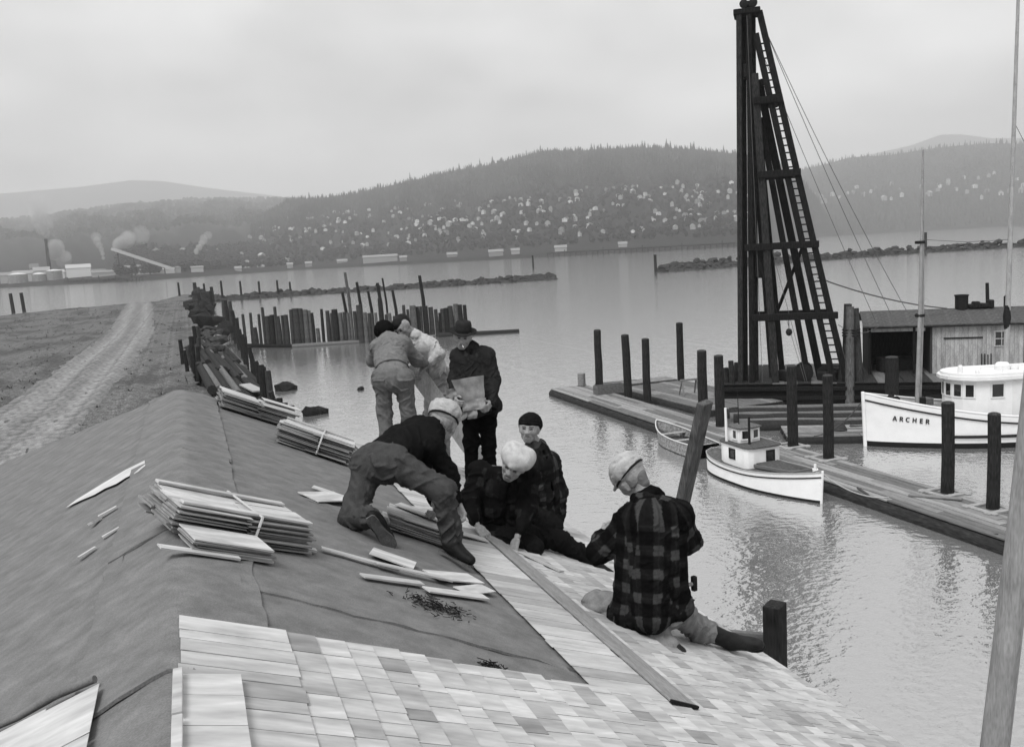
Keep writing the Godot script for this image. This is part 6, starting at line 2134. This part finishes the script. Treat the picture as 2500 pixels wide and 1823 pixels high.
func head_bones(neck: Vector3) -> Array:
	return [[Vector3(0, 0.035, -0.03), Vector3(0, 0.038, 0.025), 0.084, 0.08], [Vector3(-0.012, 0.03, 0.02), Vector3(0.012, 0.03, 0.02), 0.078, 0.078],
		[Vector3(0, -0.01, 0.03), Vector3(0, -0.062, 0.05), 0.066, 0.045], [Vector3(-0.03, -0.055, 0.035), Vector3(0.03, -0.055, 0.035), 0.036, 0.036], [Vector3(-0.012, -0.088, 0.07), Vector3(0.012, -0.088, 0.07), 0.023, 0.023],
		[Vector3(-0.036, 0.034, 0.088), Vector3(0.036, 0.034, 0.088), 0.014, 0.014], [Vector3(0, 0.02, 0.098), Vector3(0, -0.022, 0.117), 0.011, 0.0145], [Vector3(-0.012, -0.024, 0.104), Vector3(0.012, -0.024, 0.104), 0.010, 0.010],
		[Vector3(-0.045, -0.012, 0.07), Vector3(0.045, -0.012, 0.07), 0.026, 0.026],
		[Vector3(-0.017, -0.052, 0.094), Vector3(0.017, -0.052, 0.094), 0.0095, 0.0095], [Vector3(-0.014, -0.064, 0.091), Vector3(0.014, -0.064, 0.091), 0.010, 0.010],
		[Vector3(0.083, 0.018, -0.005), Vector3(0.081, -0.022, 0.002), 0.015, 0.010], [Vector3(-0.083, 0.018, -0.005), Vector3(-0.081, -0.022, 0.002), 0.015, 0.010],
		[Vector3(0.031, 0.014, 0.108), Vector3(0.034, 0.014, 0.106), 0.013, 0.013, 1], [Vector3(-0.031, 0.014, 0.108), Vector3(-0.034, 0.014, 0.106), 0.013, 0.013, 1],
		[Vector3(-0.022, -0.058, 0.108), Vector3(0.022, -0.058, 0.108), 0.0045, 0.0045, 1],
		[Vector3(0.031, 0.013, 0.086), Vector3(0.033, 0.013, 0.0855), 0.0125, 0.0125], [Vector3(-0.031, 0.013, 0.086), Vector3(-0.033, 0.013, 0.0855), 0.0125, 0.0125],
		[Vector3(0, -0.045, -0.02), neck, 0.054, 0.058]]

func skin_at(p: Vector3) -> Color:   # head-local: lips, brows and stubble are skin of another tone
	var v := 0.42
	if absf(p.x) < 0.026 and absf(p.y + 0.058) < 0.011 and p.z > 0.085:
		v = 0.24
	if absf(absf(p.x) - 0.033) < 0.02 and absf(p.y - 0.035) < 0.006 and p.z > 0.08:
		v = 0.15
	if absf(absf(p.x) - 0.032) < 0.014 and absf(p.y - 0.013) < 0.008 and p.z > 0.08:
		v = 0.09
	if p.y < -0.05 and p.z > 0.02 and v > 0.4:
		v = 0.35
	return Color(v, v, v)

func near_bone(p: Vector3, bones: Array) -> Vector2:   # along and around the nearest bone, in metres
	var best := 1e9
	var out := Vector2.ZERO
	for b in bones:
		var a: Vector3 = b[0]
		var ba: Vector3 = b[1] - a
		var t := clampf((p - a).dot(ba) / maxf(ba.length_squared(), 1e-9), 0.0, 1.0)
		var q := p - a - ba * t
		var d := q.length() - lerpf(b[2], b[3], t)
		if d < best:
			best = d
			var z := ba.normalized()
			var e := z.cross(Vector3(0.3, 0.2, 1.0)).normalized()
			out = Vector2(t * ba.length() + float(b[0].x) * 2.0, atan2(q.dot(e), q.dot(z.cross(e))) * maxf(b[2], b[3]))
	return out

func plaid(u: Vector2, period: float, dark: float, mid: float, light: float) -> Color:
	var a := fposmod(u.x / period, 1.0)
	var b := fposmod(u.y / period, 1.0)
	var sa := smoothstep(0.30, 0.36, a) - smoothstep(0.72, 0.78, a)
	var sb := smoothstep(0.30, 0.36, b) - smoothstep(0.72, 0.78, b)
	var v := lerpf(dark, mid, 0.5 * (sa + sb))
	if sa * sb > 0.5:
		v = light
	if absf(a - 0.54) < 0.03 or absf(b - 0.54) < 0.03:
		v = lerpf(v, mid * 1.3, 0.35)
	return Color(v, v, v)

func foot_bones(an: Vector3, to: Vector3, up: Vector3, tall := 0.0, knee := Vector3.ZERO) -> Array:
	var f := (to - an)
	f = (f - up * f.dot(up)).normalized()
	var heel := an - f * 0.035 - up * 0.03
	var side := f.cross(up).normalized()
	var b := [[an, an - up * 0.01, 0.05, 0.05], [heel, an + f * 0.06 - up * 0.03, 0.04, 0.045], [an + f * 0.04 - up * 0.02, an + f * 0.14 - up * 0.045, 0.05, 0.036], [an + f * 0.12 - up * 0.045 + side * 0.012, an + f * 0.19 - up * 0.048 + side * 0.008, 0.034, 0.028], [an + f * 0.12 - up * 0.045 - side * 0.014, an + f * 0.185 - up * 0.048 - side * 0.01, 0.034, 0.028]]
	if tall > 0.0:
		b.append([an, an.lerp(knee, tall), 0.056, 0.068])
	return b

func sole_geo(an: Vector3, to: Vector3, up: Vector3) -> Geo:
	var g := Geo.new()
	var f := (to - an)
	f = (f - up * f.dot(up)).normalized()
	var side := f.cross(up).normalized()
	var c := an - up * 0.077
	var prof := [[-0.075, 0.022], [-0.06, 0.034], [-0.02, 0.036], [0.03, 0.03], [0.08, 0.034], [0.13, 0.046], [0.17, 0.046], [0.205, 0.036], [0.222, 0.016]]
	var ring := []
	for q in prof:
		ring.append(c + f * q[0] + side * q[1])
	for i in prof.size():
		var q: Array = prof[prof.size() - 1 - i]
		ring.append(c + f * q[0] - side * q[1])
	for i in ring.size():
		var a: Vector3 = ring[i]
		var b: Vector3 = ring[(i + 1) % ring.size()]
		g.face([a, b, b - up * 0.014, a - up * 0.014])
	g.face(ring)
	var lowr := []
	for i in ring.size():
		lowr.append(ring[ring.size() - 1 - i] - up * 0.014)
	g.face(lowr)
	return g

func cloth(lin: float, nscale := 0.5) -> StandardMaterial3D:
	var m := mat(lin, 0.95, T.cloth, Vector3(2.2, 2.2, 2.2), T.n_cloth, nscale)
	m.metallic_specular = 0.08
	return m

func vcloth() -> StandardMaterial3D:
	var m := cloth(1.0)
	m.vertex_color_use_as_albedo = true
	return m

func cap_mesh(root: Node3D, hf: Transform3D, style: String, m: Material, visor: Material = null) -> void:
	var g := Geo.new()
	if style == "flat":   # soft pale cap with a short visor
		nets(g, [[Vector3(0, 0.088, -0.05), Vector3(0, 0.075, 0.045), 0.085, 0.084], [Vector3(-0.045, 0.105, -0.03), Vector3(0.045, 0.105, -0.03), 0.066, 0.066], [Vector3(0, 0.09, 0.04), Vector3(0, 0.075, 0.09), 0.055, 0.034], [Vector3(-0.2, -0.05, -0.2), Vector3(0.2, -0.05, -0.2), 0.1, 0.1, 1]], 0.008, 0.05, 0.004, 9.0, null, hf)
		var v := add(g, "cap", m, root)
		g = Geo.new()
		nets(g, [[Vector3(-0.05, 0.062, 0.085), Vector3(-0.035, 0.046, 0.165), 0.008, 0.007], [Vector3(0.05, 0.062, 0.085), Vector3(0.035, 0.046, 0.165), 0.008, 0.007], [Vector3(0, 0.066, 0.09), Vector3(0, 0.048, 0.178), 0.009, 0.008], [Vector3(-0.05, 0.062, 0.09), Vector3(0.05, 0.062, 0.09), 0.008, 0.008], [Vector3(-0.036, 0.047, 0.162), Vector3(0.036, 0.047, 0.162), 0.007, 0.007], [Vector3(-0.04, 0.052, 0.138), Vector3(0.04, 0.052, 0.138), 0.008, 0.008], [Vector3(-0.045, 0.058, 0.112), Vector3(0.045, 0.058, 0.112), 0.008, 0.008]], 0.006, 0.014, 0.0, 9.0, null, hf)
		add(g, "visor", visor if visor != null else m, v)
		g = Geo.new()
		var ring := []
		for k in 25:
			var a := TAU * k / 24.0
			ring.append(hf * Vector3(sin(a) * 0.099, 0.052 - 0.012 * cos(a), cos(a) * 0.126 - 0.012))
		g.tube(ring, [0.008], 6, false)
		add(g, "band", M.black, v)
	elif style == "beret":   # full floppy white cap
		nets(g, [[Vector3(-0.055, 0.085, -0.045), Vector3(0.06, 0.085, -0.045), 0.074, 0.072], [Vector3(-0.055, 0.08, 0.035), Vector3(0.06, 0.08, 0.035), 0.068, 0.068], [Vector3(-0.03, 0.07, 0.08), Vector3(0.03, 0.07, 0.08), 0.03, 0.03], [Vector3(0, 0.07, 0.08), Vector3(0, 0.055, 0.13), 0.028, 0.016]], 0.007, 0.06, 0.0, 7.0, null, hf)
		add(g, "cap", m, root)
	elif style == "knit":
		nets(g, [[Vector3(0, 0.07, -0.045), Vector3(0, 0.072, 0.03), 0.09, 0.084], [Vector3(-0.02, 0.05, -0.03), Vector3(0.02, 0.05, -0.03), 0.088, 0.088], [Vector3(0, 0.02, -0.07), Vector3(0, -0.01, -0.065), 0.06, 0.045]], 0.009, 0.04, 0.002, 10.0, null, hf)
		var v := add(g, "cap", m, root)
		g = Geo.new()
		var ring := []
		for k in 25:
			var a := TAU * k / 24.0
			ring.append(hf * Vector3(sin(a) * 0.09, 0.066 - 0.015 * (1.0 - cos(a)), cos(a) * 0.112 - 0.004))
		g.tube(ring, [0.017], 8, false)
		add(g, "turned_band", m, v)
	elif style == "fedora":
		var t := hf * Transform3D(Basis.from_scale(Vector3(0.86, 1.0, 1.08)), Vector3(0, 0.062, -0.002))
		g.lathe(t, [Vector2(0.103, 0.0), Vector2(0.102, 0.035), Vector2(0.097, 0.085), Vector2(0.085, 0.112), Vector2(0.055, 0.118), Vector2(0.02, 0.108), Vector2(0.001, 0.105)], 28)
		var v := add(g, "hat", m, root)
		g = Geo.new()
		var pts := []
		for ring in [[0.095, 0.004], [0.125, 0.0], [0.15, 0.0], [0.166, 0.006], [0.165, 0.0], [0.15, -0.006], [0.1, -0.003]]:
			for k in 33:
				var a := TAU * k / 32.0
				var dip := -0.018 * cos(a) * smoothstep(0.1, 0.16, ring[0]) + 0.012 * absf(sin(a)) * smoothstep(0.11, 0.16, ring[0])
				pts.append(t * Vector3(sin(a) * ring[0], ring[1] + dip, cos(a) * ring[0]))
		g.grid(pts, 33)
		add(g, "brim", m, v)
		g = Geo.new()
		g.lathe(t, [Vector2(0.1045, 0.004), Vector2(0.1042, 0.032), Vector2(0.1, 0.033)], 28)
		add(g, "hat_band", M.black, v)

func hair_mesh(root: Node3D, hf: Transform3D, tone: float, capped: bool) -> void:
	var g := Geo.new()
	var b := [[Vector3(0, 0.0, -0.06), Vector3(0, -0.05, -0.055), 0.052, 0.036], [Vector3(0.05, 0.02, -0.035), Vector3(0.055, -0.015, -0.03), 0.036, 0.023], [Vector3(-0.05, 0.02, -0.035), Vector3(-0.055, -0.015, -0.03), 0.036, 0.023]]
	if not capped:
		b += [[Vector3(0, 0.052, -0.045), Vector3(0, 0.062, 0.03), 0.084, 0.076], [Vector3(0, 0.1, 0.03), Vector3(0, 0.085, 0.08), 0.035, 0.018]]
	nets(g, b, 0.008, 0.03, 0.002, 30.0, null, hf)
	add(g, "hair", mat(tone, 0.7), root)

func person(key: String, label: String, o: Dictionary) -> void:
	var j: Dictionary = (PEOPLE[key] as Dictionary).duplicate()
	for s in ["L", "R"]:   # natural wrist-to-knuckle direction
		if (j["hd" + s] as Vector3).distance_to(j["wr" + s]) < 0.02:
			j["hd" + s] = (j["wr" + s] as Vector3) + ((j["wr" + s] as Vector3) - (j["el" + s] as Vector3)).normalized() * 0.08
	var root := thing("person", label, "person", j.base)
	var up := Vector3(sin(DIP), cos(DIP), 0)
	var lat: Vector3 = (j.shR - j.shL).normalized()
	var spine: Vector3 = (j.neck - j.pel).normalized()
	var belly: Vector3 = (j.pel as Vector3).lerp(j.chest, 0.5)
	var hf := head_frame(j)
	# ---- the body: one mesh
	var g := Geo.new()
	var sk := 0.42
	g.col = Color(sk, sk, sk)
	var body := [[j.hipL, j.hipR, 0.09, 0.09], [j.pel, belly, 0.1, 0.1], [belly - lat * 0.05, (j.chest as Vector3) - lat * 0.07, 0.09, 0.09], [belly + lat * 0.05, (j.chest as Vector3) + lat * 0.07, 0.09, 0.09], [j.shL, j.shR, 0.045, 0.045], [j.neck, (j.head as Vector3) - hf.basis.y * 0.06 - hf.basis.z * 0.02, 0.055, 0.05], [(j.chest as Vector3), j.neck, 0.08, 0.055]]
	for s in ["L", "R"]:
		body.append([j["sh" + s], j["el" + s], 0.045, 0.038])
		body.append([j["el" + s], j["wr" + s], 0.038, 0.026])
		body.append([j["hip" + s], j["kn" + s], 0.07, 0.05])
		body.append([j["kn" + s], j["an" + s], 0.05, 0.036])
	nets(g, body, 0.02, 0.05)
	nets(g, head_bones((hf.affine_inverse() * (j.neck as Vector3)).limit_length(0.16)), 0.0055, 0.022, 0.0, 9.0, skin_at, hf)
	for s in ["L", "R"]:
		var palm: Vector3 = o.get("palm" + s, -spine)
		var curl: float = o.get("curl" + s, 0.75)
		nets(g, hand_bones(j["wr" + s], j["hd" + s], palm, s == "L", curl), 0.005, 0.012)
	var m := mat(1.0, 0.65, T.cloth, Vector3(5, 5, 5))
	m.vertex_color_use_as_albedo = true
	add(g, "body", m, root)
	# ---- jacket or shirt
	var ea: float = o.get("bulk", 1.0)
	var jb := [[belly - lat * 0.06 * ea, (j.chest as Vector3) - lat * 0.085 * ea, 0.118 * ea, 0.112 * ea], [belly + lat * 0.06 * ea, (j.chest as Vector3) + lat * 0.085 * ea, 0.118 * ea, 0.112 * ea], [belly, j.chest, 0.13 * ea, 0.13 * ea], [(j.neck as Vector3) - spine * 0.03, (j.shL as Vector3) - spine * 0.02, 0.078, 0.074 * ea], [(j.neck as Vector3) - spine * 0.03, (j.shR as Vector3) - spine * 0.02, 0.078, 0.074 * ea], [j.chest, (j.neck as Vector3) - spine * 0.02, 0.115 * ea, 0.08]]
	var waist: Vector3 = (j.pel as Vector3).lerp(j.chest, o.get("waist", 0.12))
	jb.append([belly, waist, 0.14 * ea, 0.135 * ea])
	jb.append([belly - lat * 0.06, waist - lat * 0.06, 0.115 * ea, 0.115 * ea])
	jb.append([belly + lat * 0.06, waist + lat * 0.06, 0.115 * ea, 0.115 * ea])
	if j.has("hemL"):
		jb.append([waist - lat * 0.05, (j.hemL as Vector3) + lat * 0.03, 0.12, 0.085])
		jb.append([waist + lat * 0.05, (j.hemR as Vector3) - lat * 0.03, 0.12, 0.085])
		jb.append([(j.chest as Vector3) - lat * 0.12, (j.hemL as Vector3) + lat * 0.05, 0.10, 0.10])
		jb.append([(j.chest as Vector3) + lat * 0.12, (j.hemR as Vector3) - lat * 0.05, 0.10, 0.10])
		jb.append([j.chest, j.hemC, 0.14, 0.11])
		jb.append([j.hemL, j.hemC, 0.075, 0.08])
		jb.append([j.hemC, j.hemR, 0.08, 0.075])
	for s in ["L", "R"]:
		var ro: float = o.get("sleeve", 1.0)
		jb.append([(j["sh" + s] as Vector3) - spine * 0.02, j["el" + s], 0.077 * ro, 0.066 * ro])
		jb.append([j["el" + s], (j["el" + s] as Vector3).lerp(j["wr" + s], o.get("cuff" + s, 0.95)), 0.066 * ro, 0.05 * ro])
	var nk: Vector3 = (j.neck as Vector3).lerp(hf * Vector3(0, -0.12, -0.03), 0.5)
	var coll := [[(j.neck as Vector3) - lat * 0.06, (j.neck as Vector3) + lat * 0.06, 0.06, 0.06], [(j.neck as Vector3), nk, 0.082, 0.076]]
	var front := spine.cross(lat).normalized()
	if not o.get("plain_front", false):
		jb.append([(j.neck as Vector3) + front * 0.10 - spine * 0.04, waist + front * 0.155 * ea, 0.016, 0.016, 1])
	g = Geo.new()
	if o.has("plaid"):
		var q: Array = o.plaid
		var fb := jb.filter(func(b): return b.size() < 5)
		nets(g, jb, o.get("cell", 0.0095), 0.06, 0.0, 5.0, func(p): return plaid(near_bone(p, fb), q[0], q[1], q[2], q[3]))
		drape(g, jb, 1.45 * float(o.get("fold", 0.012)))
		var top := add(g, o.get("top_name", "jacket"), vcloth(), root)
		g = Geo.new()
		nets(g, coll, 0.01, 0.03, 0.004)
		add(g, "collar", cloth(o.get("collar", q[1])), top)
	else:
		nets(g, jb, o.get("cell", 0.0095), 0.06)
		drape(g, jb, 1.45 * float(o.get("fold", 0.012)))
		var top := add(g, o.get("top_name", "jacket"), cloth(o.top), root)
		g = Geo.new()
		nets(g, coll, 0.01, 0.03, 0.004)
		add(g, "collar", cloth(o.get("collar", o.top)), top)
	# ---- trousers
	var tb := [[j.hipL, j.hipR, 0.118, 0.118], [j.pel, (j.pel as Vector3).lerp(j.chest, 0.22), 0.135, 0.122], [(j.hipL as Vector3).lerp(j.pel, 0.2) - spine * 0.03, (j.hipR as Vector3).lerp(j.pel, 0.2) - spine * 0.03, 0.12, 0.12]]
	for s in ["L", "R"]:
		tb.append([j["hip" + s], j["kn" + s], 0.108, 0.083])
		tb.append([j["kn" + s], (j["kn" + s] as Vector3).lerp(j["an" + s], o.get("leg" + s, 0.93)), 0.082, 0.075])
	if j.has("cuff"):
		tb.append([(j.knL as Vector3).lerp(j.anL, 0.7), j.cuff, 0.07, 0.075])
	g = Geo.new()
	nets(g, tb, 0.0095, 0.05)
	drape(g, tb, 1.4 * float(o.get("fold2", 0.016)))
	add(g, "trousers", cloth(o.trousers), root)
	if o.has("belt"):
		g = Geo.new()
		var bc: Vector3 = (j.pel as Vector3).lerp(j.chest, o.belt)
		var br := []
		for k in 25:
			var an := TAU * k / 24.0
			br.append(bc + lat * sin(an) * 0.185 + front * cos(an) * 0.148)
		g.tube(br, [0.011], 6, false)
		add(g, "belt", cloth(o.get("belt_tone", 0.02)), root)
	# ---- shoes
	for s in ["L", "R"]:
		g = Geo.new()
		var fu := up
		if o.has("footup" + s):
			fu = (o["footup" + s] as Vector3).normalized()
		nets(g, foot_bones(j["an" + s], j["to" + s], fu, o.get("boot" + s, 0.0), j["kn" + s]), 0.009, 0.03)
		var sh := add(g, "boot", mat(o.get("shoe", 0.02), 0.55, T.mottle, Vector3(4, 4, 4)), root)
		add(sole_geo(j["an" + s], j["to" + s], fu), "sole", mat(o.get("sole", 0.05), 0.8, T.mottle, Vector3(3, 3, 3)), sh)
	# ---- head cover
	if o.has("hair"):
		hair_mesh(root, hf, o.hair, o.has("cap"))
	if o.has("cap"):
		cap_mesh(root, hf, o.cap, cloth(o.cap_tone, 0.3), cloth(o.visor) if o.has("visor") else null)
	if o.has("extra"):
		(o.extra as Callable).call(root, j, hf)

func build_people() -> void:
	foldn.seed = 8
	foldn.frequency = 1.0
	foldn.fractal_octaves = 2
	foldn.fractal_gain = 0.35
	person("A", "kneeling man in a dark plaid coat and pale cap with his back turned", {"plaid": [0.15, 0.010, 0.026, 0.075], "top_name": "coat", "collar": 0.010, "trousers": 0.30, "shoe": 0.035, "bootR": 0.8, "legR": 0.35, "cap": "flat", "cap_tone": 0.6, "hair": 0.12, "bulk": 1.05, "sleeve": 1.1, "fold": 0.010, "plain_front": true, "waist": 0.25, "palmL": Vector3(1, 0, 0), "cell": 0.009, "footupR": Vector3(-0.55, 0.6, 0.45)})
	person("B", "man in a dark jacket and jeans bending over with one knee down", {"top": 0.016, "trousers": 0.085, "shoe": 0.02, "sole": 0.17, "cap": "flat", "cap_tone": 0.55, "visor": 0.02, "hair": 0.14, "fold": 0.014, "fold2": 0.017, "waist": 0.2, "footupL": Vector3(0.15, 0.28, -1.0), "legL": 0.8, "legR": 0.9})
	person("C", "seated man in a dark coat and full white cap reaching down to the shingles", {"plaid": [0.17, 0.012, 0.018, 0.034], "top_name": "coat", "collar": 0.012, "trousers": 0.016, "shoe": 0.03, "cap": "beret", "cap_tone": 0.66, "hair": 0.05, "bulk": 1.05, "sleeve": 1.1, "palmL": Vector3(0, -1, 0.2), "palmR": Vector3(0.2, -1, 0.1), "curlL": 0.7, "curlR": 0.65, "cuffL": 0.72, "cuffR": 0.72, "fold": 0.014})
	person("E", "man in a dark knit cap and plaid jacket sitting and looking at the camera", {"plaid": [0.13, 0.018, 0.035, 0.085], "collar": 0.10, "trousers": 0.02, "cap": "knit", "cap_tone": 0.016, "hair": 0.03, "palmL": Vector3(-1, -0.3, 0), "sleeve": 1.1, "fold": 0.012})
	person("F", "man in pale grey coveralls bent over at the roof end, back turned", {"top": 0.24, "trousers": 0.20, "top_name": "coverall_top", "shoe": 0.03, "hair": 0.015, "cap": "knit", "cap_tone": 0.012, "fold": 0.011, "fold2": 0.015, "plain_front": true, "waist": 0.05, "belt": 0.24, "belt_tone": 0.13, "sleeve": 1.05})
	person("G", "dark haired man in a white shirt and pale trousers leaning over the plank", {"top": 0.62, "trousers": 0.40, "top_name": "shirt", "hair": 0.012, "shoe": 0.04, "cuffL": 0.55, "cuffR": 0.6, "fold": 0.013, "waist": 0.2})
	person("D", "standing man in a felt hat and dark coat holding papers", {"top": 0.035, "top_name": "coat", "trousers": 0.008, "shoe": 0.012, "cap": "fedora", "cap_tone": 0.04, "hair": 0.04, "fold": 0.011, "bulk": 1.05, "sleeve": 1.08, "waist": 0.2, "palmL": Vector3(-1, 0, -0.4), "palmR": Vector3(1, 0, -0.4), "collar": 0.02,
		"extra": func(root: Node3D, _j: Dictionary, hf: Transform3D):
			var g := Geo.new()
			g.tube([hf * Vector3(0.008, -0.058, 0.1), hf * Vector3(0.02, -0.066, 0.165)], [0.0045], 6)
			add(g, "cigarette", mat(0.8, 0.9), root)
			var lt: Vector3 = (_j.shR - _j.shL).normalized()
			var sp: Vector3 = (_j.neck - _j.pel).normalized()
			var fr := sp.cross(lt).normalized()
			for sg in [-1.0, 1.0]:
				g = Geo.new()
				var n0: Vector3 = _j.neck
				nets(g, [[n0 + fr * 0.06 + lt * sg * 0.06, n0 + fr * 0.125 + lt * sg * 0.055 - sp * 0.10, 0.02, 0.022], [n0 + fr * 0.125 + lt * sg * 0.055 - sp * 0.10, n0 + fr * 0.15 + lt * sg * 0.02 - sp * 0.27, 0.022, 0.008]], 0.009, 0.02)
				add(g, "lapel", cloth(0.055), root)})
	# sheets the hatted man carries
	var quads := [[[2.66, 7.63, -9.69], [3.01, 7.66, -9.62], [2.99, 7.40, -9.57], [2.74, 7.38, -9.63], "large folded paper sheet held against the hatted man's coat", 0.30], [[2.74, 7.40, -9.60], [3.0, 7.42, -9.55], [2.98, 7.30, -9.54], [2.74, 7.29, -9.60], "lower pale paper fold held by the hatted man", 0.42], [[2.59, 7.53, -9.70], [2.74, 7.55, -9.67], [2.74, 7.43, -9.66], [2.63, 7.41, -9.69], "small paper flap at the hatted man's right hand", 0.34], [[2.60, 7.20, -9.66], [2.80, 7.31, -9.60], [2.78, 7.22, -9.58], [2.61, 7.12, -9.64], "grey paper corner hanging below the hatted man's papers", 0.22], [[2.80, 7.30, -9.60], [2.90, 7.31, -9.57], [2.89, 7.20, -9.56], [2.79, 7.19, -9.60], "short pale paper end under the hatted man's left hand", 0.36]]
	for q in quads:
		var g := Geo.new()
		var c := Vector3.ZERO
		for k in 4:
			c += Vector3(q[k][0], q[k][1], q[k][2]) * 0.25
		var pts := []
		for y in 7:
			for x in 9:
				var u := x / 8.0
				var v := y / 6.0
				var p0 := Vector3(q[0][0], q[0][1], q[0][2]).lerp(Vector3(q[1][0], q[1][1], q[1][2]), u)
				var p1 := Vector3(q[3][0], q[3][1], q[3][2]).lerp(Vector3(q[2][0], q[2][1], q[2][2]), u)
				pts.append(p0.lerp(p1, v) - c + Vector3(0, 0, fnl.get_noise_2d(u * 1.5 + q[5] * 30.0, v * 1.5) * 0.03))
		g.grid(pts, 9)
		var back := []
		for y in 7:
			for x in 9:
				back.append(pts[y * 9 + 8 - x] - Vector3(0, 0, 0.006))
		g.grid(back, 9)
		tag(add(g, "paper_sheet", mat(q[5], 0.95, T.cloth, Vector3(1.5, 1.5, 1.5)), null, Transform3D(Basis(), c)), q[4], "paper")
	# hammer hanging from the plaid coat
	var hm := thing("hammer", "hammer sticking out beside the kneeling man's coat", "hammer", Vector3(2.93, 6.78, -5.10))
	var g2 := Geo.new()
	g2.tube([Vector3(-0.2, 0.0, 0.02), Vector3(0.02, 0.0, 0)], [0.012, 0.014], 8)
	add(g2, "handle", M.dock1, hm)
	g2 = Geo.new()
	g2.hexa(Transform3D(Basis(Vector3.UP, 0.2), Vector3(0.02, 0.0, 0)), Vector3(0.035, 0.1, 0.035), 0.006)
	add(g2, "hammer_head", M.iron, hm)
